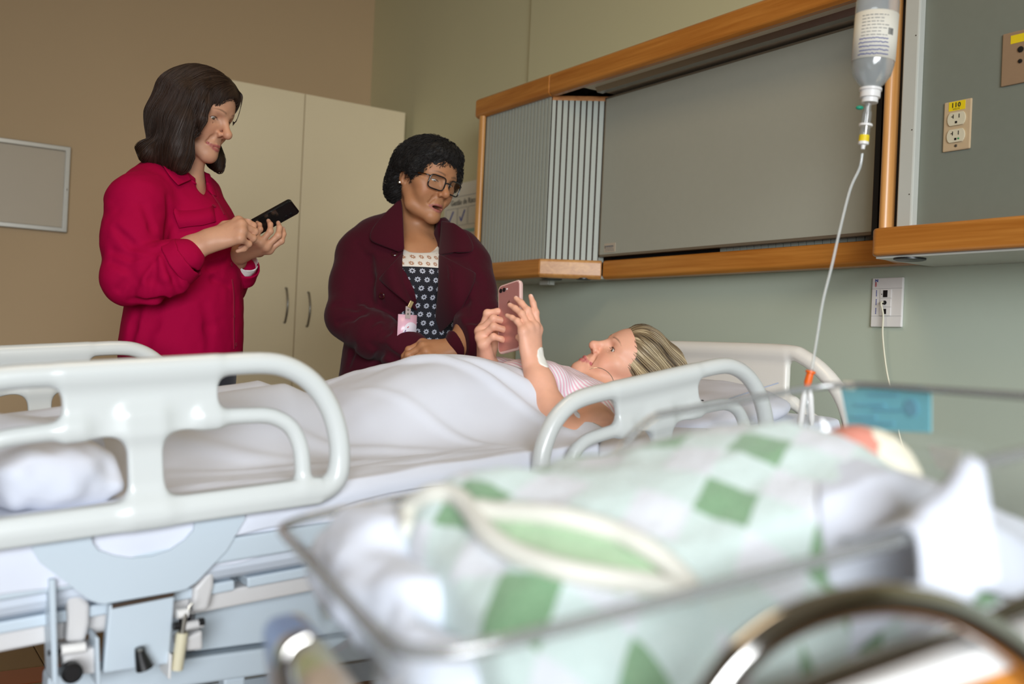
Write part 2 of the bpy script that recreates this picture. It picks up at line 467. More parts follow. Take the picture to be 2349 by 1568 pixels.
# slats of the slanted face
b0 = a0 - nrm[:2] * .006; b1 = a1 - nrm[:2] * .006
slab(b0, b1, nrm, .012, Z1 - .01, Z2).build('slat_backing', MT['groove'], hu)
NA = 9; al = np.linalg.norm(a1 - a0); ad = (a1 - a0) / al; pa = (al - .018) / NA
slm2 = None
for i in range(NA):
    c = a0 + ad * (pa * (i + .5))
    if slm2 is None:
        h = pa / 2 - .0030
        o = slab(-ad * h, ad * h, nrm, .008, Z1 - .005, Z2 - .012).build('slat', MT['slat'], hu, origin=(0, 0, 0)); slm2 = o.data
    else:
        o = bpy.data.objects.new('slat', slm2); link(o, hu)
    o.location = np.array((c[0], c[1], 0)) - ORG[hu.name]
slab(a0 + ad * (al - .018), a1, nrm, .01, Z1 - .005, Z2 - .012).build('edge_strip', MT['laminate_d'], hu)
# rounded wooden upright closing the far end
auto_smooth(MB().prism([(XS - .012 + .012 * math.cos(t), YL - .012 + .016 * math.sin(t), Z1 - .01) for t in np.linspace(0, 2 * math.pi, 12, endpoint=False)], (0, 0, 0), (0, 0, Z2 - Z1 + .012)).build('end_moulding', MT['wood_v'], hu), 50)
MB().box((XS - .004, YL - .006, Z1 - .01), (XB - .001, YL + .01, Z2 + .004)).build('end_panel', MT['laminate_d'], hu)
# lower rail: wing, slanted, middle, right wing
def rail(name, p0, p1, n, mat, extra=0.0):
    p0 = np.array(p0, float); p1 = np.array(p1, float); n = np.asarray(n, float)[:2]
    prof = [(0, .010), (.010, 0), (.05, 0), (.05, Z1 - Z0), (.006, Z1 - Z0), (0, Z1 - Z0 - .006)]
    P = [(p0[0] - n[0] * d, p0[1] - n[1] * d, Z0 + h) for d, h in prof]
    Q = [(p1[0] - n[0] * d, p1[1] - n[1] * d, Z0 + h) for d, h in prof]
    m = len(P)
    return MB().add(P + Q, [tuple(range(m - 1, -1, -1)), tuple(range(m, 2 * m))] + [(i, (i + 1) % m, m + (i + 1) % m, m + i) for i in range(m)]).build(name, mat, hu, bevel=.004, seg=3)
rail('lower_rail', (XF, YE), (XF, YL + .034), (-1, 0, 0), MT['wood'])
rail('lower_rail', (XM - .002, YA - .004), (XF, YE - .0005), nrm, wood('honey_oak_slant', srgb(176, 116, 58), srgb(220, 164, 100), 0))
rail('lower_rail', (XM, YR), (XM, YA - .006), (-1, 0, 0), MT['wood'])
# right wing box with rounded left end
r = .022
ep = [(XM + .03, YR + .055), (XM - .01, YR + .05)]
ep += [(XF + r - r * math.cos(t), YR - r + r * math.sin(t) * 1.0) for t in np.linspace(math.pi / 2 * .9, 0, 6)]
ep += [(XF, YN), (XM + .03, YN)]
auto_smooth(MB().prism([(a, b, Z0 + .002) for a, b in ep], (0, 0, 0), (0, 0, Z1 - Z0 + .0)).build('wing_rail', MT['wood'], hu, bevel=.007, seg=3), 30)
# undersides
MB().prism([(XF + .02, YL + .02, Z0 + .004), (XF + .02, YE + .012, Z0 + .004), (XM + .02, YA + .006, Z0 + .004), (XB - .001, YA, Z0 + .004), (XB - .001, YL + .02, Z0 + .004)], (0, 0, 0), (0, 0, .01)).build('underside_board', MT['soffit'], hu)
MB().box((XM + .02, YR, Z0 + .004), (XB - .001, YA, Z0 + .014)).build('underside_board', MT['soffit'], hu)
MB().box((XF + .016, YN, Z0 - .003), (XB - .001, YR - .01, Z0 + .0015)).build('underside_board', MT['soffit'], hu)
for (cx_, cy_, rr) in ((2.095, 2.90, .036), (2.14, 2.775, .028)):
    auto_smooth(MB().lathe([(rr, 0), (rr, -.004), (rr * .8, -.006)], 24, (cx_, cy_, Z0 + .004), (0, 0, 1)).build('vent_ring', MT['black'], hu))
pz = AT(2087, 592, Z=Z0 - .003)
auto_smooth(MB().lathe([(.036, 0), (.036, -.004), (.03, -.006)], 24, (pz[0], pz[1], Z0 - .003), (0, 0, 1)).build('vent_ring', MT['black'], hu))
# small white bracket under the far wing
q = AT(1252, 655, X=2.13)
MB().box((q[0] - .01, q[1] - .028, Z0 - .014), (q[0] + .02, q[1] + .028, Z0 + .004)).build('bracket', MT['soffit'], hu, bevel=.002)
auto_smooth(MB().tube([(q[0] - .005, q[1] - .026, Z0 + .004), (q[0] - .005, q[1] - .026, Z0 - .016)], .003, 8).build('bracket_pin', MT['steel_d'], hu))
# main grey board with slim metal edging; slats show in the gap below it
MX = XM - .006
my0, my1, mz0, mz1 = AT(2008, 300, X=MX)[1], AT(1383, 400, X=MX)[1], 1.291, 1.834
MB().box((MX + .002, my0, mz0), (MX + .02, my1, mz1)).build('main_board', MT['laminate'], hu)
for lo, hi in (((MX, my0 - .004, mz0 - .008), (MX + .022, my1 + .004, mz0)), ((MX, my0 - .004, mz1), (MX + .022, my1 + .004, mz1 + .006)),
               ((MX, my1, mz0 - .008), (MX + .022, my1 + .005, mz1 + .006)), ((MX, my0 - .01, mz0 - .008), (MX + .022, my0, mz1 + .006))):
    MB().box(lo, hi).build('board_edging', M('bronze_edging', srgb(140, 128, 110), .4, metal=.5, var=.05, vs=40) if 'bronze_edging' not in bpy.data.materials else bpy.data.materials['bronze_edging'], hu)
MB().box((MX + .05, YR, Z1 - .01), (MX + .06, YA, mz0 + .03)).build('slat_backing', MT['gap'], hu)
ym = AT(1660, 565, X=MX + .04)[1]
slm3 = None; yy = YR + .03
while yy < ym:
    if slm3 is None:
        o = MB().box((0, 0, Z1 - .01), (.006, .0235, mz0 + .02)).build('slat', MT['slat'], hu, origin=(0, 0, 0)); slm3 = o.data
    else:
        o = bpy.data.objects.new('slat', slm3); link(o, hu)
    o.location = np.array((MX + .040, yy, 0)) - ORG[hu.name]
    yy += .0275
# sticker on the main board
s0 = AT(1383, 580, X=MX - .0006); s1 = AT(1411, 556, X=MX - .0006)
st = MB().box((MX + .0005, s1[1], s0[2] + .001), (MX + .002, s0[1] - .004, s1[2])).build('sticker', M('buff_sticker', srgb(190, 176, 156), .6, var=.04, vs=60), hu)
MB().box((MX + .0001, s1[1] + .010, s1[2] - .0125), (MX + .0006, s0[1] - .013, s1[2] - .0085)).build('sticker_print', MT['ink_grey'], st)
MB().box((MX + .0001, s0[1] - .0105, s1[2] - .017), (MX + .0006, s0[1] - .008, s1[2] - .008)).build('sticker_mark', MT['ink'], st)
for k in range(3):
    MB().box((MX + .0002, s1[1] + .004 + .004 * k, s0[2] + .006 + .005 * k), (MX + .0006, s0[1] - .010, s0[2] + .0075 + .005 * k)).build('sticker_print', MT['ink_grey'], st)
# uprights between main board and right panel
def upright(name, pxa, pxb, X, t, mat, y=300, z0=Z1 - .004, z1=Z2 + .012, **k):
    ya, yb = AT(pxb, y, X=X)[1], AT(pxa, y, X=X)[1]
    return MB().box((X, ya, z0), (X + t, yb, z1)).build(name, mat, hu, **k)
upright('gap_strip', 2009, 2021, 2.085, .06, MT['gap'])
ya, yb = AT(2045, 300, X=2.03)[1], AT(2021, 300, X=2.03)[1]
c = (ya + yb) / 2; hw = (yb - ya) / 2
auto_smooth(MB().prism([(2.045 - .02 * math.cos(t), c + hw * math.sin(t), Z1 - .004) for t in np.linspace(-math.pi / 2, math.pi / 2, 9)] + [(2.11, yb, Z1 - .004), (2.11, ya, Z1 - .004)], (0, 0, 0), (0, 0, Z2 - Z1 + .016)).build('upright_moulding', MT['wood_v'], hu), 40)
upright('gap_strip', 2043, 2066, 2.055, .06, MT['gap'])
po = upright('post', 2064, 2099, 2.035, .05, MT['post'], bevel=.004)
upright('edging', 2099, 2106, 2.052, .03, bpy.data.materials['bronze_edging'])
PX = 2.056
ypr = AT(2105, 300, X=PX)[1]
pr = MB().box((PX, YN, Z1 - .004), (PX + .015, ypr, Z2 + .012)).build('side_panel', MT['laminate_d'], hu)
MB().box((PX - .02, YN, Z2 - .004), (XB - .03, ypr + .06, Z2 + .012)).build('soffit_board', bpy.data.materials['warm_grey_soffit'], hu)
for pxx, pyy in ((2113, 57), (2087, 487)):
    q = AT(pxx, pyy, X=PX)
    auto_smooth(MB().lathe([(.0035, 0), (.0035, .002), (.001, .0028)], 10, q, (-1, 0, 0)).build('screw', MT['steel_d'], pr))
for z in (1.35, 1.5, 1.72):
    q = AT(2092, 300, X=2.035); auto_smooth(MB().lathe([(.0015, 0), (.0012, .001)], 8, (2.035, q[1], z), (-1, 0, 0)).build('rivet', MT['groove'], po))
# peeling white label beside the moulding
q0, q1 = AT(2038, 515, X=2.054), AT(2046, 425, X=2.054)
MB().box((2.0535, q1[1] + .001, q0[2] + .006), (2.0555, q0[1] - .002, q1[2])).build('label_strip', MT['paper'], hu)

# ------------------------------------------------------------------ duplex outlet on the side panel
def plate(name, label, cat, X, corners_px, t, mat, bevel=.003):
    c = np.mean([AT(*p, X=X) for p in corners_px], 0)
    r = thing(name, label, cat, (X, c[1], c[2]))
    ys = [AT(*p, X=X)[1] for p in corners_px]; zs = [AT(*p, X=X)[2] for p in corners_px]
    hw, hh = (max(ys) - min(ys)) / 2, (max(zs) - min(zs)) / 2
    return r, c[1], c[2], hw, hh
ro, oy, oz, ohw, ohh = plate('duplex_outlet', 'beige double wall socket with a yellow 110 sticker', 'socket', PX, [(2172, 238), (2228, 222), (2223, 342), (2169, 350)], .005, None)
ohw, ohh = .0335, .0565
MB().box((PX - .005, oy - ohw, oz - ohh), (PX + .0005, oy + ohw, oz + ohh)).build('cover_plate', MT['beige_pl'], ro, bevel=.003)
for dz in (.0145, -.0235):
    face = MB().prism([(PX - .005, oy + .0215 * math.cos(a) * 1.0, oz + dz + max(-.0145, min(.0145, .0215 * math.sin(a)))) for a in np.linspace(0, 2 * math.pi, 24, endpoint=False)], (0, 0, 0), (-.0035, 0, 0)).build('socket_face', MT['ivory_pl'], ro)
    xx = PX - .0092
    MB().box((xx, oy + .0062, oz + dz + .001), (xx + .001, oy + .0078, oz + dz + .010)).box((xx, oy + .0078, oz + dz + .0045), (xx + .001, oy + .0115, oz + dz + .0062)).build('slot', MT['black'], face)
    MB().box((xx, oy - .0080, oz + dz + .001), (xx + .001, oy - .0064, oz + dz + .010)).build('slot', MT['black'], face)
    MB().box((xx, oy - .0028, oz + dz - .0105), (xx + .001, oy + .0022, oz + dz - .0055)).build('slot', MT['black'], face)
    if dz < 0:
        auto_smooth(MB().lathe([(.0022, 0), (.0022, .001)], 10, (xx + .001, oy - .0075, oz + dz - .0075), (-1, 0, 0)).build('marker_dot', M('green_dot', srgb(60, 150, 90), .5, var=.05, vs=90), face))
auto_smooth(MB().lathe([(.0035, 0), (.003, .0015)], 12, (PX - .005, oy, oz - .046), (-1, 0, 0)).build('screw', MT['steel_d'], ro))
yl = MB().box((PX - .0056, oy - .019, oz + .034), (PX - .005, oy + .021, oz + .0545)).build('voltage_sticker', MT['yellow'], ro)
text('voltage_number', '110', MT['ink'], yl, (PX - .0058, oy + .015, oz + .0415), (0, -1, 0), (0, 0, 1), .0145, bold=.0004, space=1.1)
text('voltage_print', 'VOLTS', MT['ink'], yl, (PX - .0058, oy + .0105, oz + .0360), (0, -1, 0), (0, 0, 1), .0045, space=1.3)
# second plate at the right edge of the picture
rp, qy, qz, qhw, qhh = plate('gas_plate', 'beige metal plate with a yellow strip and two dark ports', 'wall plate', PX, [(2303, 80), (2349, 68), (2349, 192), (2299, 200)], .004, None)
yl0 = AT(2303, 80, X=PX); yb0 = AT(2299, 200, X=PX)
py1, py0, pz1, pz0 = yl0[1], yl0[1] - .105, yl0[2], yb0[2]
MB().box((PX - .005, py0, pz0), (PX + .0005, py1, pz1)).build('cover_plate', M('bronze_plate', srgb(168, 140, 112), .4, metal=.3, var=.05, vs=50), rp, bevel=.002)
MB().box((PX - .0056, py0 + .02, pz1 - .026), (PX - .005, py1 - .019, pz1 - .008)).build('yellow_strip', MT['yellow'], rp)
for zz, r_ in ((pz0 + .072, .0065), (pz0 + .047, .0045)):
    auto_smooth(MB().lathe([(r_, 0), (r_, .002), (r_ * .6, .0022)], 14, (PX - .005, py1 - .042, zz), (-1, 0, 0)).build('port', MT['black'], rp))

# ------------------------------------------------------------------ white data / nurse-call plate on the wall
XP = XW
wy1, wy0 = AT(2003, 700, X=XP)[1], AT(2074, 700, X=XP)[1]
wz1, wz0 = AT(2042, 637, X=XP)[2], AT(2035, 750, X=XP)[2]
wc = (wy0 + wy1) / 2
wp = thing('nurse_call_plate', 'white wall plate with three black ports below the headwall unit', 'wall plate', (XP, wc, wz0))
MB().box((XP - .009, wy0, wz0), (XP - .0005, wy1, wz1)).build('cover_plate', MT['white_pl'], wp, bevel=.0025)
MB().box((XP - .0093, wy0 + .0005, wz0 + .028), (XP - .009, wy1 - .001, wz0 + .0285)).build('seam', MT['ink_grey'], wp); MB().box((XP - .0093, wy0 + .0005, wz1 - .0285), (XP - .009, wy1 - .001, wz1 - .028)).build('seam', MT['ink_grey'], wp)
mh = .0232; mzc = (wz0 + wz1) / 2 - .001
ymod = wc + .002
for k in (1, 0, -1):
    zc_ = mzc + k * mh
    mo = MB().box((XP - .0115, ymod - .0165, zc_ - mh / 2 + .0006), (XP - .009, ymod + .0165, zc_ + mh / 2 - .0006)).build('module', MT['white_pl'], wp, bevel=.0008)
    if k == 1:
        MB().box((XP - .0122, ymod - .006, zc_ - .009), (XP - .0113, ymod + .007, zc_ + .009)).build('port', MT['black'], mo)
        auto_smooth(MB().lathe([(.0014, 0), (.0014, .0006)], 8, (XP - .0115, ymod + .011, zc_ - .001), (-1, 0, 0)).build('pin_hole', MT['black'], mo))
    elif k == 0:
        auto_smooth(MB().lathe([(.0055, 0), (.0055, .0015), (.004, .0016)], 16, (XP - .0115, ymod + .001, zc_), (-1, 0, 0)).build('port', MT['black'], mo))
    else:
        MB().box((XP - .0122, ymod - .004, zc_ - .0065), (XP - .0113, ymod + .0055, zc_ + .007)).build('port', MT['black'], mo)
text('maker_logo', 'Z', MT['ink_blue'], wp, (XP - .0095, wy1 - .011, wz1 - .0035), (0, 0, -1), (0, -1, 0), .011, bold=.0005)
text('maker_logo', 'MED', MT['ink_red'], wp, (XP - .0095, wy1 - .0105, wz1 - .011), (0, 0, -1), (0, -1, 0), .0062, bold=.0002)
for k in range(3):                             # small blue captions, too fine to read
    zt_ = mzc + mh * 1.42 - k * mh
    for j in range(4):
        MB().box((XP - .0094, wy1 - .0165, zt_ - .0165 * (j + .82) / 4), (XP - .0088, wy1 - .0142, zt_ - .0165 * j / 4)).build('port_caption', MT['ink_blue'], wp)
# pale cable hanging from the plate
pl = thing('call_cable', 'thin cream cable plugged into the white wall plate and hanging down', 'cable', (XP - .02, ymod, mzc))
cpts = [(XP - .0135, ymod + .001, mzc), (XP - .026, ymod + .0015, mzc - .002)]
cpts += [AT(*p, X=XP - .022) for p in ((2026, 722), (2025, 770), (2034, 850), (2052, 930), (2064, 1000), (2085, 1060), (2113, 1108), (2140, 1180))]
cpts += [AT(2150, 1300, X=XP - .03)]
auto_smooth(MB().tube(smooth_path(cpts, 8), .0024, 8).build('cord', M('cream_cable', srgb(222, 218, 196), .5, var=.03, vs=40), pl), 60)
auto_smooth(MB().tube([(XP - .0128, ymod + .001, mzc), (XP - .019, ymod + .0013, mzc - .0006)], .0036, 10).build('plug', MT['black'], pl), 60)

# ------------------------------------------------------------------ poster on the olive wall
XO = XW + .02
pt = [AT(1020, 430, X=XO), AT(1092, 411, X=XO), AT(1020, 620, X=XO)]
psy1, psy0 = AT(1022, 450, X=XO)[1], YJ + .01
psz1 = AT(1077, 416, X=XO)[2]; psz0 = psz1 - .52
ps = thing('risk_poster', 'white risk chart with pen ticks taped to the olive wall behind the woman in burgundy', 'poster', (XO, (psy0 + psy1) / 2, psz0))
MB().box((XO - .003, psy0, psz0), (XO - .0005, psy1, psz1)).build('sheet', MT['paper'], ps)
text('heading', 'Gestão de Risco', MT['ink'], ps, AT(1034, 473, X=XO - .0035), (0, -1, 0), (0, 0, 1), .034, bold=.0006)
hz = AT(1050, 452, X=XO - .0035)[2]
MB().box((XO - .0036, psy0 + .01, hz), (XO - .003, psy1 - .02, hz + .002)).build('rule', MT['ink_grey'], ps)
for k, (px0, px1) in enumerate(((1022, 1048), (1049, 1071), (1073, 1096))):
    a, b = AT(px0, 508, X=XO - .0035), AT(px1, 505, X=XO - .0035)
    zt, zb = AT(1060, 476, X=XO - .0035)[2], AT(1060, 516, X=XO - .0035)[2]
    y0_, y1_ = b[1], a[1]
    mb = MB()
    for lo, hi in (((y0_, zb), (y1_, zb + .0015)), ((y0_, zt), (y1_, zt + .0015)), ((y0_, zb), (y0_ + .0015, zt)), ((y1_ - .0015, zb), (y1_, zt))):
        mb.box((XO - .0036, lo[0], lo[1]), (XO - .003, hi[0], hi[1]))
    fr = mb.build('chart_frame', MT['ink_grey'], ps)
    if k < 2:
        ym_, zm_ = (y0_ + y1_) / 2, (zt + zb) / 2 + .004
        pts = [(XO - .004, ym_ + .02, zm_ - .005), (XO - .004, ym_ + .008, zm_ - .024), (XO - .004, ym_ - .02, zm_ + .024)] if k else [(XO - .004, ym_ + .02, zm_ - .026), (XO - .004, ym_ - .018, zm_ + .024)]
        MB().tube(pts, .0032, 6).build('pen_tick', MT['ink_blue'], fr)
zt, zb = AT(1080, 523, X=XO - .0035)[2], AT(1080, 531, X=XO - .0035)[2]
MB().box((XO - .0036, psy0 + .005, zb), (XO - .003, psy1 - .01, zt)).build('colour_band', MT['paper_teal'], ps)
for k in range(4):
    MB().box((XO - .0036, psy0 + .02, zb - .03 - .03 * k), (XO - .003, psy1 - .04, zb - .0285 - .03 * k)).build('rule', MT['ink_grey'], ps)
# ------------------------------------------------------------------ implicit modelling: smooth blends meshed with surface nets
def sq(q): return np.einsum('ij,ij->i', q, q)
def smin(a, b, k):
    h = np.maximum(k - np.abs(a - b), 0.0) / k
    return np.minimum(a, b) - h * h * k * 0.25
def unit(v):
    v = np.asarray(v, float); return v / (np.linalg.norm(v) + 1e-12)
class Prim:
    __slots__ = ('f', 'c', 'r', 'op', 'k')
    def __init__(s, f, c, r, op, k): s.f = f; s.c = np.asarray(c, float); s.r = r; s.op = op; s.k = k
class SDF:
    def __init__(s): s.p = []; s.R = np.eye(3); s.t = np.zeros(3); s.sc = 1.0; s.disp = None; s.damp = 0.0
    def frame(s, t=(0, 0, 0), R=None, sc=1.0):
        """local frame of the following shapes: world = t + sc * R @ local"""
        s.t = np.asarray(t, float); s.R = np.eye(3) if R is None else np.asarray(R, float); s.sc = sc; return s
    def W(s, p): return s.t + s.sc * (s.R @ np.asarray(p, float))
    def _add(s, f, c, r, op, k): s.p.append(Prim(f, c, r, op, max(k * s.sc, 1e-6))); return s
    def ball(s, c, r, k=.01, op='u'):
        c = s.W(c); r = r * s.sc
        return s._add(lambda P: np.sqrt(sq(P - c)) - r, c, r, op, k)
    def ell(s, c, rad, k=.01, op='u', R=None):
        cw = s.W(c); Rl = s.R if R is None else s.R @ np.asarray(R, float); rad = np.asarray(rad, float) * s.sc
        def f(P):
            q = (P - cw) @ Rl; a = q / rad; k0 = np.sqrt(sq(a)); b = a / rad; k1 = np.sqrt(sq(b)) + 1e-9
            return np.where(k0 > 1e-6, k0 * (k0 - 1.0) / k1, -rad.min())
        return s._add(f, cw, rad.max(), op, k)
    def cone(s, a, b, ra, rb=None, k=.01, op='u', flat=None, ax=None):
        """tapered capsule; flat<1 squeezes it along ax"""
        a = s.W(a); b = s.W(b); ra = ra * s.sc; rb = ra if rb is None else rb * s.sc
        ba = b - a; L2 = max(ba @ ba, 1e-12)
        n = None if flat is None else unit(s.R @ np.asarray(ax, float))
        if n is not None:
            n = unit(n - ba * (n @ ba) / L2)
        def f(P):
            pa = P - a; h = np.minimum(np.maximum(pa @ ba / L2, 0), 1); q = pa - h[:, None] * ba
            r = ra + (rb - ra) * h
            if n is None: return np.sqrt(sq(q)) - r
            d = q @ n
            return (np.sqrt(sq(q) + d * d * (1 / flat ** 2 - 1)) - r) * flat ** .5
        return s._add(f, (a + b) / 2, np.sqrt(L2) / 2 + max(ra, rb), op, k)
    def chain(s, pts, rs, k=.01, op='u', flat=None, ax=None):
        for i in range(len(pts) - 1): s.cone(pts[i], pts[i + 1], rs[i], rs[i + 1], k, op, flat, ax)
        return s
    def box(s, c, half, r=.003, k=.01, op='u', R=None):
        cw = s.W(c); Rl = s.R if R is None else s.R @ np.asarray(R, float); h = np.asarray(half, float) * s.sc - r * s.sc; rr = r * s.sc
        def f(P):
            q = np.abs((P - cw) @ Rl) - h
            return np.linalg.norm(np.maximum(q, 0), axis=1) + np.minimum(q.max(1), 0) - rr
        return s._add(f, cw, np.linalg.norm(h) + rr, op, k)
    def fn(s, f, c, r, k=.01, op='u'):
        return s._add(f, s.W(c), r * s.sc, op, k)
    def eval(s, P, prims=None):
        d = np.full(len(P), 1e3)
        for q in (s.p if prims is None else prims):
            v = q.f(P)
            if q.op == 'u': d = smin(d, v, q.k)
            elif q.op == 's': d = -smin(-d, v, q.k)
            else: d = -smin(-d, -v, q.k)
        return d
    def mesh(s, h, clip=None, only=None):
        B = 10
        U = [q for q in s.p if q.op == 'u']
        lo = np.min([q.c - q.r - q.k for q in U], 0) - 3 * h - s.damp; hi = np.max([q.c + q.r + q.k for q in U], 0) + 3 * h + s.damp
        if clip is not None: lo = np.maximum(lo, clip[0]); hi = np.minimum(hi, clip[1])
        nb = np.ceil((hi - lo) / (B * h)).astype(int)
        # coarse pass in super blocks, to skip empty space
        g = np.stack(np.meshgrid(*[np.arange(n) for n in nb], indexing='ij'), -1).reshape(-1, 3)
        cen = lo + (g + .5) * (B * h)
        rad = B * h * math.sqrt(3) / 2
        keep = np.zeros(len(g), bool)
        for q in U:
            keep |= np.linalg.norm(cen - q.c, axis=1) < q.r + rad + q.k + s.damp
        g = g[keep]; cen = cen[keep]
        d = np.concatenate([s.eval(cen[i:i + 20000]) for i in range(0, len(cen), 20000)])
        act = np.abs(d) < rad * 1.4 + s.damp
        if only is not None: act &= np.any([np.linalg.norm(cen - c_, axis=1) < r_ + rad for c_, r_ in only], 0)
        g = g[act]; cen = cen[act]
        ax = np.arange(B + 1)
        loc = np.stack(np.meshgrid(ax, ax, ax, indexing='ij'), -1).reshape(-1, 3)
        Dv = np.empty((len(g), B + 1, B + 1, B + 1))
        PC = np.array([q.c for q in s.p]); PR = np.array([q.r * 1.05 + q.k * 1.6 + .012 for q in s.p])
        for i in range(len(g)):
            P = lo + (g[i] * B + loc) * h
            near = np.linalg.norm(PC - cen[i], axis=1) < PR + rad * 1.02 + s.damp
            pr = [q for q, n_ in zip(s.p, near) if n_]
            v = s.eval(P, pr)
            if s.disp is not None: v = v + s.disp(P)
            Dv[i] = v.reshape(B + 1, B + 1, B + 1)
        S = Dv < 0
        N = nb * B + 4
        key = lambda c: (c[..., 0] * N[1] + c[..., 1]) * N[2] + c[..., 2]
        # cell vertices
        cnt = sum(S[:, i:i + B, j:j + B, k:k + B].astype(np.int8) for i in (0, 1) for j in (0, 1) for k in (0, 1))
        bi, ci, cj, ck = np.nonzero((cnt > 0) & (cnt < 8))
        acc = np.zeros((len(bi), 3)); num = np.zeros(len(bi))
        cor = [(i, j, k) for i in (0, 1) for j in (0, 1) for k in (0, 1)]
        for a in cor:
            for e in range(3):
                if a[e]: continue
                b = list(a); b[e] = 1
                va = Dv[bi, ci + a[0], cj + a[1], ck + a[2]]; vb = Dv[bi, ci + b[0], cj + b[1], ck + b[2]]
                m = (va < 0) != (vb < 0)
                t = np.where(m, va / np.where(m, va - vb, 1), 0)
                p = np.tile(np.array(a, float), (len(bi), 1)); p[:, e] = t
                acc += p * m[:, None]; num += m
        cell = g[bi] * B + np.stack([ci, cj, ck], 1)
        V = lo + (cell + acc / num[:, None]) * h
        kk = key(cell); order = np.argsort(kk); ks = kk[order]
        def look(c):
            q = key(c); i = np.clip(np.searchsorted(ks, q), 0, len(ks) - 1)
            return np.where(ks[i] == q, order[i], -1)
        Q = []
        for e in range(3):
            sl0 = [slice(0, B)] * 3; sl1 = [slice(0, B)] * 3; sl1[e] = slice(1, B + 1)
            A = S[(slice(None), *sl0)]; Bv = S[(slice(None), *sl1)]
            b_, i_, j_, k_ = np.nonzero(A != Bv)
            ins = A[b_, i_, j_, k_]
            c = g[b_] * B + np.stack([i_, j_, k_], 1)
            u = np.zeros(3, int); u[(e + 1) % 3] = 1; w = np.zeros(3, int); w[(e + 2) % 3] = 1
            ids = np.stack([look(c - u - w), look(c - w), look(c), look(c - u)], 1)
            ok = (ids >= 0).all(1)
            ids = ids[ok]; ins = ins[ok]
            ids[~ins] = ids[~ins][:, ::-1]
            Q.append(ids)
        return V, np.vstack(Q)
def mesh_lod(S, h1, h2, fine):
    """one skin: fine cells inside the given (centre, radius) balls, coarse cells where clothing hides it"""
    V1, F1 = S.mesh(h1, only=fine); V2, F2 = S.mesh(h2)
    inn = np.any([np.linalg.norm(V2 - c, axis=1) < r - .006 for c, r in fine], 0)
    F2 = F2[~inn[F2].all(1)]
    V = np.vstack([V1, V2]); F = np.vstack([F1, F2 + len(V1)])
    use = np.zeros(len(V), bool); use[F.ravel()] = True
    idx = np.cumsum(use) - 1
    return V[use], idx[F]
# smooth value noise for cloth and wear
_NP = RNG.permutation(512)
_NV = RNG.rand(512) * 2 - 1
def vnoise(P, scale=1.0, seed=0):
    q = np.asarray(P) * scale + seed * 17.31
    i = np.floor(q).astype(int); f = q - i; f = f * f * (3 - 2 * f)
    def hsh(a, b, c): return _NV[(_NP[(_NP[(a & 511)] + b) & 511] + c) & 511]
    out = 0
    for a in (0, 1):
        for b in (0, 1):
            for c in (0, 1):
                w = (f[:, 0] if a else 1 - f[:, 0]) * (f[:, 1] if b else 1 - f[:, 1]) * (f[:, 2] if c else 1 - f[:, 2])
                out = out + w * hsh(i[:, 0] + a, i[:, 1] + b, i[:, 2] + c)
    return out
def ridge(x, w): return np.exp(-(x / w) ** 2)
def Rz(a): c, s = math.cos(a), math.sin(a); return np.array([[c, -s, 0], [s, c, 0], [0, 0, 1.]])
def Rx(a): c, s = math.cos(a), math.sin(a); return np.array([[1, 0, 0], [0, c, -s], [0, s, c.real]])
def Ry(a): c, s = math.cos(a), math.sin(a); return np.array([[c, 0, s], [0, 1, 0], [-s, 0, c]])
def sobj(name, S, h, mat, parent=None, col=None, clip=None):
    V, F = S.mesh(h, clip)
    return mobj(name, V, F, mat, parent, smooth=True, col=None if col is None else col(V))
# ------------------------------------------------------------------ hospital bed
BT = math.radians(5)                          # the lying surface is tipped, head end up
YN_, YF_ = 1.45, 2.38                         # near and far rail planes
MT['rail'] = M('white_rail_plastic', srgb(214, 218, 217), .28, var=.012, vs=9, coat=.15)
MT['rail_worn'] = None
MT['bedmetal'] = M('pale_blue_bed_enamel', srgb(192, 204, 214), .4, var=.015, vs=8)
MT['bedgrey'] = M('grey_bed_plastic', srgb(206, 204, 204), .45, var=.03, vs=10)
MT['rust'] = M('rust_stain', srgb(190, 120, 50), .7, var=.2, vs=120)
MT['chrome'] = M('chrome', srgb(210, 208, 205), .08, metal=1.0, var=.03, vs=3)
MT['mattress'] = M('mattress_vinyl', srgb(206, 214, 226), .5, var=.02, vs=8)
t = NT('white_sheet_cotton')
v = t.coord('Object')
t.set(Roughness=.85, Sheen_Weight=.15)
t.l(t.mix(t.noise(v, 7, 3), srgb(206, 210, 223), srgb(218, 222, 233)), t.p.inputs['Base Color'])
t.bump(t.noise(v, 420, 2), .05, .0006)
MT['sheet'] = t.m

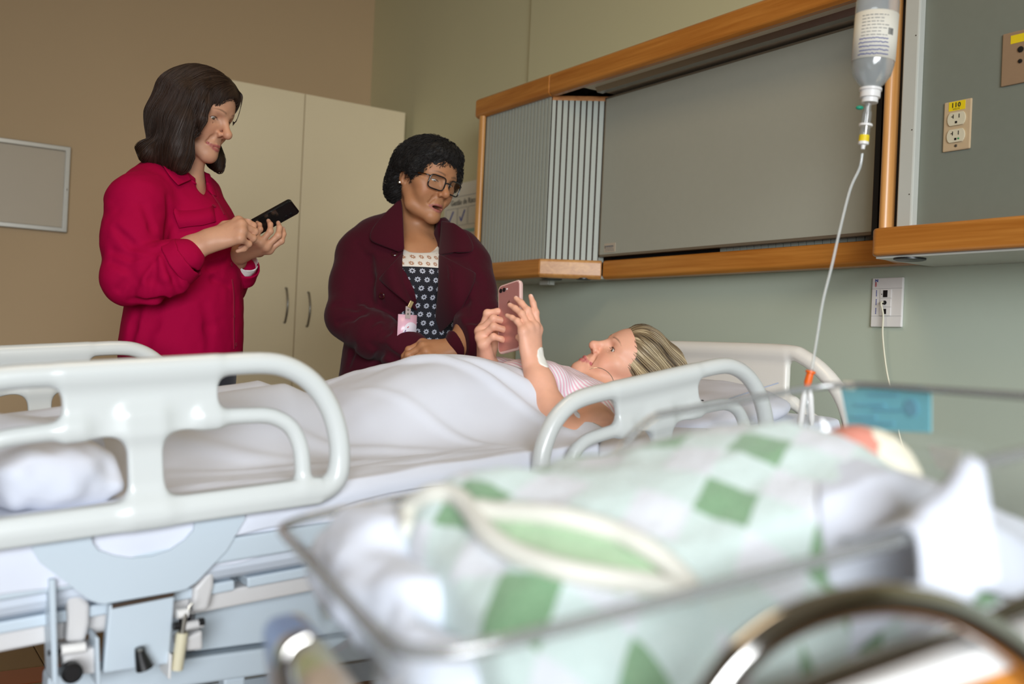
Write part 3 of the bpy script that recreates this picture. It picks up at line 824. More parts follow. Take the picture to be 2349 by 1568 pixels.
bed = thing('hospital_bed', 'white hospital bed with moulded plastic side rails', 'bed', (.9, 1.9, 0))
RHW = .31
def rail_sdf():
    S = SDF()
    pts = smooth_path([(0, 0, .1965), (.08, 0, .1965), (.17, 0, .1965), (.215, 0, .187), (.252, 0, .162), (.278, 0, .125), (.291, 0, .085), (.2945, 0, .045), (.288, 0, .012), (.268, 0, -.004), (.24, 0, -.006), (.1, 0, -.006), (0, 0, -.006)], 4)
    rs = [.0165 + .0025 * min(1, max(0, (i - 28) / 8)) for i in range(len(pts))]
    for sx in (1, -1):
        S.chain([(sx * a, b, c) for a, b, c in pts], rs, .0002)
        it = smooth_path([(.09, 0, .121), (.165, 0, .1185), (.195, 0, .111), (.217, 0, .094), (.229, 0, .066), (.232, 0, .035), (.232, 0, 0)], 3)
        S.cone((sx * .085, 0, .1212), (sx * .10, 0, .1208), .0125, .0125, .014); S.chain([(sx * a, b, c) for a, b, c in it], [.0125] * len(it), .0002); S.ball((sx * .232, 0, .004), .0125, .016)
    S.box((0, 0, .155), (.105, .0085, .048), .004, .02)
    S.box((0, 0, .06), (.024, .0085, .075), .004, .03)
    S.box((0, 0, -.006), (.26, .015, .0205), .006, .006)
    return S
V_, F_ = rail_sdf().mesh(.0034)
rail_me = None
def side_rail(cx, cz, y, tilt, name='side_rail', wear=False):
    global rail_me
    if rail_me is None:
        o = mobj(name, V_, F_, MT['rail'], bed, smooth=True, origin=(0, 0, 0)); rail_me = o.data
    else:
        o = bpy.data.objects.new(name, rail_me); link(o, bed)
    o.rotation_euler = (0, -tilt, 0)
    o.location = np.array((cx, y, cz)) - ORG[bed.name]
    ORG[o.name] = np.zeros(3)
    return o
def on_line(cx, cz, s, t): return cx + s * math.cos(t), cz + s * math.sin(t)
fx, fz = on_line(.345, .70, .017, BT)
HT = math.radians(11)
hx_, hz_ = on_line(1.30, .70, .043, HT)
rn = side_rail(fx, fz, YN_, BT)
side_rail(fx, fz, YF_, BT)
side_rail(hx_, hz_, YN_, HT)
side_rail(hx_, hz_ - .27, YF_ + .02, HT)      # far head rail is folded down
# rust patch on the lower bar of the near foot rail
mb = MB(); n = 18
V = [(0.0, -.0178, -.0135)] + [(.0005 + .017 * math.cos(a) * (1 + .25 * math.sin(3 * a)), -.0176 - .0002, -.0135 + .0042 * math.sin(a) * (1 + .2 * math.cos(4 * a))) for a in np.linspace(0, 2 * math.pi, n, endpoint=False)]
mb.add(V, [(0, 1 + i, 1 + (i + 1) % n) for i in range(n)])
mb.build('rust_patch', MT['rust'], rn)
# headboard across the head end
S = SDF()
HX = 1.93
yc_ = (YN_ + YF_) / 2; hw = (YF_ - YN_) / 2 - .002
hp = [(0, .215), (.24, .213), (.30, .20), (.36, .165), (.41, .115), (.44, .05), (.452, -.04), (.455, -.18)]
for s in (1, -1):
    hq = smooth_path([(a, b, 0) for a, b in hp], 4)
    S.chain([(HX, yc_ + s * a * hw / .46, .76 + b) for a, b, _z in hq], [.019] * len(hq), .0002)
    S.chain([(HX, yc_ + s * a * hw / .46, .76 + b) for a, b in [(.2, .10), (.27, .09), (.335, .05), (.37, -.02), (.375, -.15)]], [.014] * 5, .012)
S.box((HX, yc_, .86), (.010, hw * .55, .115), .005, .02)
S.box((HX, yc_, .63), (.012, hw, .10), .005, .02)
sobj('headboard', S, .005, M('white_headboard_plastic', srgb(238, 235, 228), .3, var=.012, vs=9, coat=.15), bed)
S = SDF(); FX_ = -.13
for s in (1, -1):
    S.chain([(FX_, yc_ + s * a * hw / .46, .62 + b) for a, b in hp], [.019] * 8, .01)
S.box((FX_, yc_, .70), (.010, hw * .9, .10), .005, .02)
sobj('footboard', S, .006, MT['rail'], bed)
# mattress deck and frame, all on the tipped axis
def deck(x, z): return on_line(.9, z, (x - .9), BT)
def tbox(name, x0, x1, y0, y1, z0, z1, mat, **k):
    mb = MB(); R = Ry(-BT)
    V = []
    mb.box((x0 - .9, y0, z0 - .7), (x1 - .9, y1, z1 - .7), R, (.9, 0, .7))
    return mb.build(name, mat, bed, **k)
tbox('mattress', -.10, 1.90, 1.485, 2.345, .612, .728, MT['mattress'], bevel=.035, seg=4)
for (x0, x1) in ((-.09, .50), (.52, .93), (.95, 1.89)):
    tbox('deck_panel', x0, x1, 1.50, 2.33, .595, .611, MT['bedmetal'], bevel=.003)
for y0 in (1.4695, 2.346):
    tbox('side_beam', -.12, 1.90, y0, y0 + .0125, .648, .684, MT['bedmetal'], bevel=.004)
for y0 in (1.515, 2.275):
    tbox('deck_rail', -.12, 1.90, y0, y0 + .04, .566, .594, MT['bedgrey'], bevel=.004)
for x0 in (-.12, .50, 1.2, 1.86):
    tbox('cross_beam', x0, x0 + .04, 1.556, 2.274, .560, .59, MT['bedmetal'], bevel=.004)
# lower chassis (level), lift arms, castors
for y0 in (1.56, 2.22):
    MB().box((.47, y0, .455), (1.55, y0 + .03, .590)).build('skirt_panel', MT['bedmetal'], bed, bevel=.004)
    MB().box((.26, y0 - .008, .405), (1.85, y0 + .04, .448)).build('chassis_beam', MT['bedmetal'], bed, bevel=.005)
    for x0 in (.52, .60, 1.45):
        MB().box((x0, y0, .17), (x0 + .035, y0 + .03, .405)).build('upright_post', MT['bedmetal'], bed, bevel=.004)
    MB().box((-.05, y0 - .01, .12), (1.85, y0 + .045, .17)).build('base_beam', MT['bedmetal'], bed, bevel=.006)
for x0 in (.02, 1.78):
    MB().box((x0 - .02, 1.60, .125), (x0 + .02, 2.22, .165)).build('base_beam', MT['bedmetal'], bed, bevel=.006)
    for y0 in (1.575, 2.24):
        wn_ = auto_smooth(MB().lathe([(.02, -.016), (.058, -.016), (.062, -.010), (.062, .010), (.058, .016), (.02, .016)], 20, (x0, y0, .062), (0, 1, 0)).build('castor', MT['black'], bed))
        MB().box((x0 - .012, y0 - .024, .055), (x0 + .012, y0 - .017, .13)).box((x0 - .012, y0 + .017, .055), (x0 + .012, y0 + .024, .13)).build('castor_fork', MT['steel_d'], wn_)
# rail carrier of the near foot rail: plate with an arched cut-out, flanges, lever, gas strut
def pz(px, py, Y=1.462): q = AT(px, py, Y=Y); return (q[0], q[2])
outer = [(72, 1245), (75, 1262), (92, 1290), (205, 1375), (225, 1383), (240, 1384), (400, 1357), (428, 1350), (450, 1335), (520, 1262), (562, 1190), (558, 1160), (430, 1175), (210, 1210), (70, 1232)]
cut = [(448, 1192), (445, 1215), (425, 1238), (390, 1262), (350, 1275), (300, 1280), (260, 1274), (225, 1262), (212, 1245), (208, 1228)]
O = [pz(*p) for p in outer[:11]] + [pz(*p) for p in ((560, 1165), (450, 1178))] + [pz(*p) for p in cut] + [pz(*p) for p in ((206, 1205), (70, 1228))]
MB().prism([(a, 1.462, b) for a, b in O], (0, 0, 0), (0, .006, 0)).build('rail_carrier', MT['bedmetal'], bed)
def prect(name, pts, Y, dep, mat, **k):
    return MB().prism([(a, Y, b) for a, b in [pz(*p, Y=Y) for p in pts]], (0, 0, 0), (0, dep, 0)).build(name, mat, bed, **k)
prect('lever_cover', [(252, 1388), (402, 1358), (388, 1522), (236, 1545)], 1.470, .02, MT['bedmetal'], bevel=.003)
prect('cover_lip', [(258, 1386), (400, 1358), (399, 1368), (257, 1396)], 1.468, .004, MT['groove'])
prect('flange', [(113, 1330), (128, 1328), (134, 1570), (121, 1570)], 1.455, .06, MT['bedmetal'], bevel=.002)
prect('flange', [(219, 1460), (228, 1462), (232, 1575), (222, 1575)], 1.458, .05, MT['bedmetal'], bevel=.002)
prect('flange', [(390, 1500), (396, 1500), (392, 1558), (386, 1558)], 1.458, .05, MT['white_pl'], bevel=.002)
prect('swing_arm', [(150, 1335), (190, 1370), (208, 1385), (206, 1430), (195, 1475), (150, 1475), (155, 1420)], 1.49, .03, MT['bedgrey'], bevel=.006)
prect('swing_arm', [(445, 1350), (470, 1320), (492, 1295), (492, 1345), (478, 1400), (440, 1405)], 1.49, .03, MT['bedgrey'], bevel=.006)
prect('foot_block', [(140, 1490), (222, 1485), (222, 1545), (150, 1550)], 1.475, .05, MT['bedgrey'], bevel=.004)
prect('foot_block', [(412, 1470), (465, 1445), (466, 1490), (415, 1495)], 1.475, .04, MT['bedgrey'], bevel=.004)
def ptube(name, pts, Y, r, mat, n=10):
    P = [AT(*p, Y=Y) for p in pts]
    return auto_smooth(MB().tube(P, r, n).build(name, mat, bed), 50)
ptube('pivot_pin', [(140, 1490), (195, 1483)], 1.468, .0075, MT['white_pl'])
ptube('pivot_pin', [(405, 1408), (430, 1404)], 1.468, .0075, MT['white_pl'])
ptube('pivot_pin', [(420, 1437), (465, 1428)], 1.468, .0065, MT['bedgrey'])
ptube('bolt', [(110, 1497), (142, 1493)], 1.466, .0035, MT['black'])
ptube('bolt', [(397, 1436), (412, 1434)], 1.466, .006, MT['black'])
ptube('bolt', [(455, 1427), (468, 1425)], 1.466, .006, MT['black'])
ptube('strut_cylinder', [(418, 1450), (406, 1535)], 1.466, .0085, M('cream_strut', srgb(214, 206, 178), .4, var=.04, vs=30))
ptube('strut_rod', [(425, 1405), (418, 1455)], 1.464, .004, MT['steel_d'])
ptube('spring_hook', [(432, 1408), (434, 1390), (442, 1382)], 1.464, .002, MT['steel_d'], 6)
q = AT(160, 1535, Y=1.455)
auto_smooth(MB().lathe([(.012, 0), (.014, .004), (.014, .018), (.010, .022)], 18, q, (0, -1, 0)).build('lock_knob', MT['black'], bed))
lv = ptube('release_lever', [(320, 1485), (322, 1500), (332, 1532)], 1.455, [.0065, .0078, .0125], MT['black'])
ptube('lever_pin', [(321, 1489), (321, 1492)], 1.447, .004, MT['steel_d'])
# ------------------------------------------------------------------ human figures: heads, hands, skin
def frame_from(fwd, up):
    """columns: person's right, forward, up"""
    f = unit(fwd); r = unit(np.cross(f, up)); u = np.cross(r, f)
    return np.stack([r, f, u], 1)
def cam_dir(r, u, a):
    """direction from image-right, up, away-from-camera components"""
    return unit(r * RH + u * UPW + a * FH)
class Paint:
    def __init__(s, base): s.base = np.array(base); s.l = []
    def ell(s, c, rad, col, feather=.3, R=None, amt=1.0): s.l.append((np.asarray(c, float), np.asarray(rad, float), np.array(col), feather, R, amt))
    def __call__(s, V):
        C = np.tile(s.base, (len(V), 1))
        mott = vnoise(V, 90, 3) * .5 + vnoise(V, 300, 5) * .3
        C *= (1 + .06 * mott)[:, None]
        for c, rad, col, fe, R, amt in s.l:
            q = V - c
            m0 = sq(q) < (rad.max() * (1 + fe)) ** 2
            if not m0.any(): continue
            p = q[m0]
            if R is not None: p = p @ R
            d = np.sqrt(((p / rad) ** 2).sum(1))
            w = np.clip((1 + fe - d) / (2 * fe), 0, 1); w = w * w * (3 - 2 * w) * amt
            C[m0] = C[m0] * (1 - w)[:, None] + col * w[:, None]
        return np.clip(C, 0, 1)
def skin_mat(name):
    t = NT(name)
    a = t.attr('Col')
    t.l(a.outputs['Color'], t.p.inputs['Base Color'])
    t.set(Roughness=.48, Specular_IOR_Level=.4, Subsurface_Weight=.12, Subsurface_Scale=.01)
    t.p.inputs['Subsurface Radius'].default_value = (1.0, .4, .2)
    v = t.coord('Object')
    t.bump(t.math('ADD', t.noise(v, 700, 2), t.math('MULTIPLY', t.noise(v, 120, 3), .8)), .12, .0008)
    return t.m
def add_head(S, P, o, R, sc=1.0, mouth=0.0, smile=0.0, eye=.0045, lip=(.5, .2, .2), brow=(.05, .03, .02), nose=1.0, jaw=1.0, cheek=0.0, brow_th=1.0, ears=True, folds=0.0, lipth=1.0, lipw=1.0):
    """skin of a head; o = point between the ears at eye height"""
    S.frame(o, R, sc)
    S.ell((0, -.006, .028), (.0735, .092, .081), .01)
    S.ell((0, .036, .030), (.060, .054, .058), .03)
    S.ell((0, .030, -.035), (.056 * jaw, .056, .064), .03)
    m = mouth
    for s in (1, -1):
        S.chain([(s * .047 * jaw, -.004, -.040), (s * .040 * jaw, .024, -.080 - m * .5), (s * .012, .070, -.098 - m)], [.018, .017, .0165], .02)
        S.ell((s * .036 * jaw, .057, -.036), (.023, .021, .024 + cheek), .02)
        S.ell((s * .050 * jaw, .042, -.014), (.017, .02, .014), .02)
        S.chain([(s * .046, .062, .0165), (s * .016, .0805, .0155)], [.0105, .0105], .016)
    S.ell((0, .062, -.068 - m * .3), (.031, .028, .030), .02)
    S.ball((0, .0765, -.0985 - m), .0165, .015)
    # eye hollows, lids, slit
    for s in (1, -1):
        S.ell((s * .032, .0905, -.001), (.0175, .0135, .0105), .012, 's')
        S.ell((s * .0315, .0665, -.0015), (.0150, .0140, .0135), .005)
        S.ell((s * .0315, .0690, .0075), (.0165, .0130, .0060), .006)
        S.ell((s * .0317, .0830, -.0025), (.0125, .0120, eye), .0025, 's')
    # nose
    n = nose
    S.cone((0, .0845, .010), (0, .0805 + .0225 * n, -.030), .0080, .0095, .010)
    S.ball((0, .0805 + .0250 * n, -.0330), .0102, .010)
    for s in (1, -1):
        S.ell((s * .0115, .0915, -.0375), (.0072, .0098, .0078), .006)
        S.ball((s * .0058, .0985, -.0455), .0036, .003, 's')
    # lips
    zu, zl = -.0685, -.0775 - m
    cx, cz, cy = .0235 * lipw, -.0725 - m * .35 + smile * .006, .0745 - smile * .002
    up = [(cx, cy, cz), (.013, .0855, zu - .0005), (.005, .0905, zu + .0012), (0, .0905, zu - .0004)]
    lo = [(cx, cy, cz - .0006), (.013, .0842, zl + .0012), (.005, .0885, zl - .001), (0, .0890, zl - .0012)]
    for s in (1, -1):
        S.chain([(s * a, b, c) for a, b, c in up], np.array([.0026, .0044, .0050, .0046]) * lipth, .004)
        S.chain([(s * a, b, c) for a, b, c in lo], np.array([.0026, .0050, .0060, .0060]) * lipth, .004)
    if m > .003:
        S.ell((0, .084, (zu + zl) / 2 + .0005), (.0165 * lipw, .022, m * .5 + .0014 * (2 - lipth)), .003, 's')
    else:
        for s in (1, -1):
            S.chain([(s * cx, cy + .003, cz), (s * .012, .0905, -.0733 + smile * .0005), (0, .0955, -.0735)], [.0007, .0011, .0011], .002, 's')
    if folds > 0:
        for s in (1, -1):
            S.chain([(s * .0165, .0895, -.040), (s * .0235, .0840, -.052), (s * .0285, .0760, -.066 - m * .3)], np.array([.0016, .0026, .0018]) * folds, .010, 's')
            S.chain([(s * .020, .0795, -.0125), (s * .032, .0765, -.0155), (s * .042, .0690, -.0125)], [.0010, .0014, .0010], .004, 's')
    # ears
    if ears:
        for s in (1, -1):
            Re = Rz(s * -.35)
            S.ell((s * .0755, -.013, -.004), (.0080, .0165, .029), .006, R=Re)
            S.ell((s * .0850, -.010, -.003), (.0050, .0095, .016), .004, 's', R=Re)
            S.ball((s * .0735, -.006, -.030), .0075, .006)
    # colours
    W = lambda p: o + sc * (R @ np.asarray(p, float))
    lipc = np.array(lip); base = P.base
    for s in (1, -1):
        for (pts, rr) in ((up, .0052), (lo, .0062)):
            for a, b in zip(pts[:-1], pts[1:]):
                for tt in (.15, .5, .85):
                    q = np.array(a) * (1 - tt) + np.array(b) * tt
                    P.ell(W((s * q[0], q[1] + .001, q[2])), np.array([.0042, .009, rr * .85 * lipth]) * sc, lipc, .3, R, .85)
        P.ell(W((s * .040, .070, -.032)), np.array([.022, .03, .016]) * sc, base * np.array([1.06, .86, .84]), .8, R, .45)
        for tt in np.linspace(0, 1, 9):
            x = .0135 + .034 * tt; z = .0195 + .0048 * math.sin(tt * math.pi * .8) - .002 * tt
            P.ell(W((s * x, .082 - .020 * tt ** 2, z)), np.array([.0040, .016, (.0030 - .0014 * tt) * brow_th]) * sc, brow, .4, R, .8)
        for tt in np.linspace(-1, 1, 11):     # lash line
            P.ell(W((s * (.0317 + .0125 * tt), .0795, -.0025 + (eye + .0004) * math.sqrt(max(0, 1 - tt * tt)))), np.array([.0020, .008, .0012]) * sc, np.array(brow) * .6, .35, R, .85)
        P.ell(W((s * .0325, .078, -.011)), np.array([.016, .012, .006]) * sc, base * .80, .7, R, .45)
    P.ell(W((0, .10, -.034)), np.array([.016, .02, .013]) * sc, base * np.array([1.03, .88, .86]), .7, R, .5)
    if m > .003:
        P.ell(W((0, .074, (zu + zl) / 2)), np.array([.017, .0105, m * .5 + .002]) * sc, np.array((.10, .025, .025)), .25, R, .95)
    S.frame()
def add_eyes(parent, o, R, sc=1.0, look=(0, 1, -.2), iris=(.09, .05, .03)):
    for s in (1, -1):
        c = o + sc * (R @ np.array([s * .0315, .0665, -.0015])); r = .0128 * sc
        n1, n2 = 14, 20
        L = unit(R @ np.asarray(look, float)); u = unit(np.cross(L, R[:, 2])); v = np.cross(u, L)
        V = [c + r * 1.015 * L]; F = []; C = [(.01, .01, .01)]
        for i in range(1, n1):
            th = math.pi * i / n1 * (.5 if i < 6 else 1.0) if False else math.pi * (i / n1) ** 1.5
            for k in range(n2):
                a = 2 * math.pi * k / n2
                V.append(c + r * (math.cos(th) * L + math.sin(th) * (math.cos(a) * u + math.sin(a) * v)))
                C.append((.008, .008, .008) if th < .22 else (iris if th < .50 else (.62, .58, .55)))
        for k in range(n2): F.append((0, 1 + k, 1 + (k + 1) % n2))
        for i in range(n1 - 2):
            for k in range(n2):
                a = 1 + i * n2; F.append((a + k, a + n2 + k, a + n2 + (k + 1) % n2, a + (k + 1) % n2))
        V = np.array(V); F2 = F
        mobj('eye', V, F2, MT['eye'], parent, smooth=True, col=np.array(C))
t = NT('wet_eye'); t.l(t.attr('Col').outputs['Color'], t.p.inputs['Base Color']); t.set(Roughness=.08, Coat_Weight=.5); MT['eye'] = t.m

FING = {'i': ((-.0265, .0880, .000), (.041, .024, .020), (.0094, .0084, .0076, .0060)),
        'm': ((-.0085, .0920, .003), (.045, .027, .021), (.0097, .0087, .0078, .0062)),
        'r': ((.0105, .0875, .001), (.041, .025, .020), (.0092, .0082, .0074, .0059)),
        'p': ((.0270, .0780, -.004), (.032, .019, .018), (.0082, .0072, .0065, .0052))}
def add_hand(S, P, wrist, fwd, dorsal, side, curl, thumb, sc=1.0, spread=None, nail=(.75, .55, .52), k=.006):
    """side: +1 right hand, -1 left; curl: finger -> (mcp, pip, dip) degrees, optional 4th sideways; thumb: list of 4 local points (x toward the thumb is negative)"""
    y = unit(fwd); z = np.asarray(dorsal, float); z = unit(z - y * (z @ y)); x = np.cross(y, z) * side
    R = np.stack([x, y, z], 1)
    S.frame(wrist, R, sc)
    W = lambda p: np.asarray(wrist) + sc * (R @ np.asarray(p, float))
    tips = {}
    mc = []
    for f, (b, L, r) in FING.items():
        cu = curl[f]; a = math.radians(cu[3]) if len(cu) > 3 else 0.0
        p = np.array(b); pts = [p.copy()]; ang = 0.0
        for j in range(3):
            ang += math.radians(cu[j])
            d = np.array([math.sin(a) * math.cos(ang), math.cos(a) * math.cos(ang), -math.sin(ang)])
            p = p + d * L[j]; pts.append(p.copy())
        S.chain(pts, r, .004)
        S.ball(pts[1], r[1] * 1.07, .004); S.ball(pts[0] + np.array([0, 0, .0015]), r[0] * 1.12, .008)
        tips[f] = (W(pts[3]), R @ d)
        mc.append(b)
        # nail
        nd = np.array([math.sin(a) * math.sin(ang), math.cos(a) * math.sin(ang), math.cos(ang)])
        sx = np.cross(d, nd)
        Rn = R @ np.stack([sx, d, nd], 1)
        P.ell(W(pts[3] + nd * r[3] * .9 + d * r[3] * .15), np.array([r[3] * .78, r[3] * 1.05, r[3] * .5]) * sc, nail, .2, Rn, .9)
    for (a, ra, b, rb) in (((-.012, .006, -.001), .0165, mc[0], .0120), ((-.003, .004, .001), .0175, mc[1], .0125), ((.006, .004, .0), .0170, mc[2], .0120), ((.014, .006, -.003), .0155, mc[3], .0112)):
        S.cone(a, (b[0] * .97, b[1] * .97, b[2] - .002), ra, rb, .012)
    S.ell((.018, .045, -.010), (.011, .032, .011), .012)
    th = [np.asarray(p, float) for p in thumb[:4]]
    S.chain(th, [.0150, .0120, .0105, .0078], .008)
    S.ball(th[2], .0112, .004)
    d = unit(th[3] - th[2])
    nz = unit(np.array([-.3, 0, 1.0]) - d * (np.array([-.3, 0, 1.0]) @ d)) if len(thumb) < 5 else unit(np.asarray(thumb[4]) - d * (np.asarray(thumb[4]) @ d))
    P.ell(W(th[3] + nz * .0068), np.array([.006, .0078, .004]) * sc, nail, .2, R @ np.stack([np.cross(d, nz), d, nz], 1), .9)
    S.frame()
    return R, tips
def add_forearm(S, elbow, wrist, sc=1.0, r0=.042, r1=.026, dorsal=None):
    e = np.asarray(elbow, float); w = np.asarray(wrist, float)
    mid = e + (w - e) * .35
    S.chain([e, mid, e + (w - e) * .8, w], [r0, r0 * .98, r1 * 1.1, r1], .02, flat=None if dorsal is None else .8, ax=dorsal)
    if dorsal is not None: S.cone(w, w + unit(w - e) * .015, r1 * .98, r1 * .9, .012, flat=.78, ax=dorsal)
# ------------------------------------------------------------------ clothing and hair helpers
def P3(px, py, D): return AT(px, py, D=D)
def surfs(S, pix, lo=1.2, hi=4.0):
    """points where the sight lines of photo pixels meet a shape (nan where they miss)"""
    pix = np.asarray(pix, float)
    d = CF + CXV * ((pix[:, :1] - CX) / FPX) - CUV * ((pix[:, 1:2] - CY) / FPX)
    t = np.full(len(pix), lo); live = np.ones(len(pix), bool)
    for _ in range(90):
        i = np.nonzero(live)[0]
        if len(i) == 0: break
        v = S.eval(CO + d[i] * t[i, None])
        done = np.abs(v) < .0006
        t[i] += np.where(done, 0, v * .75)
        live[i[done | (t[i] > hi)]] = False
    t[t > hi] = np.nan
    return CO + d * t[:, None]
def surf(S, px, py, lo=1.2, hi=4.0):
    p = surfs(S, [(px, py)], lo, hi)[0]
    return None if np.isnan(p).any() else p
def grad(S, P, e=.002):
    g = np.stack([S.eval(P + np.eye(3)[i] * e) - S.eval(P - np.eye(3)[i] * e) for i in range(3)], 1)
    return g / (np.linalg.norm(g, axis=1)[:, None] + 1e-9)
def creases(S, lines, S0=None):
    """each line: (pixels, radius, inset, op): folds pressed into (s) or standing on (u) the cloth"""
    out = []
    for pxs, r, inset, op in lines:
        pts = surfs(S, pxs)
        if np.isnan(pts).any(): continue
        n = grad(S, pts)
        out.append((pts + n * (r - inset if op == 's' else inset - r), r, op))
    for pts, r, op in out:
        m = len(pts)
        rs = [r * (.35 + .65 * math.sin(math.pi * (i + .5) / m)) for i in range(m)]
        for i in range(m - 1): S.cone(pts[i], pts[i + 1], rs[i], rs[i + 1], max(.012, r * 1.2), op)
def patch(S, px_poly, off, nsub=0):
    pts = surfs(S, px_poly); return pts + grad(S, pts) * off
def strip_on(S, pxs, w, off, name, mat, parent, n=6, thick=.0012):
    """ribbon lying on a surface along a pixel path (seam, placket edge)"""
    pp = smooth_path([(a, b, 0) for a, b in pxs], n)
    pts = surfs(S, pp[:, :2]); nr = grad(S, pts)
    T = np.gradient(pts, axis=0); T /= np.linalg.norm(T, axis=1)[:, None]
    B = np.cross(T, nr)
    V = np.stack([pts + nr * (off - .003) - B * w, pts + nr * off - B * w * .9, pts + nr * off + B * w * .9, pts + nr * (off - .003) + B * w], 1).reshape(-1, 3)
    return mobj(name, V, grid_faces(len(pts), 4), mat, parent, smooth=True)
def strands(S, P0, dirf, steps, ds, r0, lift, taper=True, curl=0.0, cf=60, sides=4, rng=RNG, loose=0.0):
    P = np.array(P0); N = len(P); path = [P.copy()]
    ph = rng.rand(N) * 6.28; lf = lift * (.3 + rng.rand(N))
    for i in range(steps):
        g = grad(S, P)
        d = dirf(P, i / steps)
        d = d - g * (d * g).sum(1)[:, None] * (1 - loose)
        d /= np.linalg.norm(d, axis=1)[:, None] + 1e-9
        P = P + d * ds
        v = S.eval(P); 
        P = P - g * ((v - lf) * .8)[:, None] * (1 - loose)
        if curl > 0:
            b = np.cross(d, g)
            P = P + curl * (np.cos(cf * i * ds + ph)[:, None] * b + np.sin(cf * i * ds + ph)[:, None] * g)
        path.append(P.copy())
    A = np.stack(path, 1)                      # N, steps+1, 3
    L = A.shape[1]
    T = np.gradient(A, axis=1); T /= np.linalg.norm(T, axis=2)[..., None] + 1e-9
    u = np.cross(T, np.array([.31, .2, .93])); u /= np.linalg.norm(u, axis=2)[..., None] + 1e-9
    v = np.cross(T, u)
    rr = r0 * (.6 + .6 * rng.rand(N))[:, None] * (np.ones(L) if not taper else np.clip(1.15 - np.linspace(0, 1, L) ** 3 * 1.05, .1, 1) * np.clip(np.linspace(0, 1, L) * 5 + .1, 0, 1))[None]
    V = []
    for k in range(sides):
        a = 2 * math.pi * k / sides
        V.append(A + rr[..., None] * (math.cos(a) * u + math.sin(a) * v))
    V = np.stack(V, 2).reshape(-1, 3)          # N, L, sides
    i, j, k = np.meshgrid(np.arange(N), np.arange(L - 1), np.arange(sides), indexing='ij')
    b = lambda j_, k_: ((i * L + j_) * sides + k_).ravel()
    F = np.stack([b(j, k), b(j, (k + 1) % sides), b(j + 1, (k + 1) % sides), b(j + 1, k)], 1)
    return V, F
def sample_surface(V, F, n, mask, rng=RNG):
    c = V[F].mean(1); ok = np.nonzero(mask(c))[0]
    return c[rng.choice(ok, n)] if len(ok) else np.zeros((0, 3))
def hair_mat(name, c1, c2, rough=.38):
    t = NT(name)
    v = t.coord('Object', (1, 1, .12))
    f = t.noise(v, 160, 3, .6)
    t.l(t.mix(f, c1, c2), t.p.inputs['Base Color'])
    t.set(Roughness=rough, Specular_IOR_Level=.45)
    t.bump(f, .35, .002)
    return t.m
def fabric(name, col, rough=.75, var=.06, weave=900, bump=.12, sheen=.2, spec=.3):
    t = NT(name)
    v = t.coord('Object')
    a = tuple(c * (1 - var) for c in col); b = tuple(min(1, c * (1 + var)) for c in col)
    t.l(t.mix(t.noise(v, weave, 2), a, b), t.p.inputs['Base Color'])
    t.set(Roughness=rough, Sheen_Weight=sheen, Specular_IOR_Level=spec)
    t.bump(t.noise(v, weave, 2), bump, .0006)
    return t.m
def leaf(S, name, outer, inner, off0, off1, parent, mat, th=.006):
    """outer / inner pixel edges, lofted across; raised off the coat"""
    n = 14
    A = smooth_path([(*p, 0) for p in outer], n // (len(outer) - 1) + 1)[:, :2]; B = smooth_path([(*p, 0) for p in inner], n // (len(inner) - 1) + 1)[:, :2]
    ta = np.linspace(0, 1, n); A = np.stack([np.interp(ta, np.linspace(0, 1, len(A)), A[:, i]) for i in (0, 1)], 1); B = np.stack([np.interp(ta, np.linspace(0, 1, len(B)), B[:, i]) for i in (0, 1)], 1)
    m = 8
    pp = np.array([A[i] * (1 - j / (m - 1)) + B[i] * (j / (m - 1)) for i in range(n) for j in range(m)])
    D = ((surfs(S, pp) - CO) @ CF).reshape(n, m)
    q = (pp - pp.mean(0)) / 60.0; Dv = D.ravel()
    B_ = np.stack([np.ones(len(q)), q[:, 0], q[:, 1], q[:, 0] ** 2, q[:, 0] * q[:, 1], q[:, 1] ** 2], 1)
    w = ~np.isnan(Dv); w &= Dv < np.nanmedian(Dv) + .06
    for _ in range(4):                                   # robust smooth fit of the coat front under the leaf
        cf, *_r = np.linalg.lstsq(B_[w], Dv[w], rcond=None); res = Dv - B_ @ cf
        w = (~np.isnan(Dv)) & (np.abs(res) < .02)
        if w.sum() < 20: break
    D = (B_ @ cf).reshape(n, m); out = []
    for i in range(n):
        for j in range(m):
            p = A[i] * (1 - j / (m - 1)) + B[i] * (j / (m - 1)); off = off0 + (off1 - off0) * j / (m - 1)
            out.append(AT(*p, D=D[i, j] - off))
    o = mobj(name, np.array(out), grid_faces(n, m), mat, parent, smooth=True)
    s = o.modifiers.new('solid', 'SOLIDIFY'); s.thickness = th; s.offset = 1
    b = o.modifiers.new('sub', 'SUBSURF'); b.levels = b.render_levels = 1
    return o
def button(S, px, py, r, mat, parent, name='button'):
    p = surf(S, px, py); n = grad(S, p[None])[0]
    return auto_smooth(MB().lathe([(r, -.001), (r, .0012), (r * .8, .002), (r * .55, .0014)], 14, p, n).build(name, mat, parent))
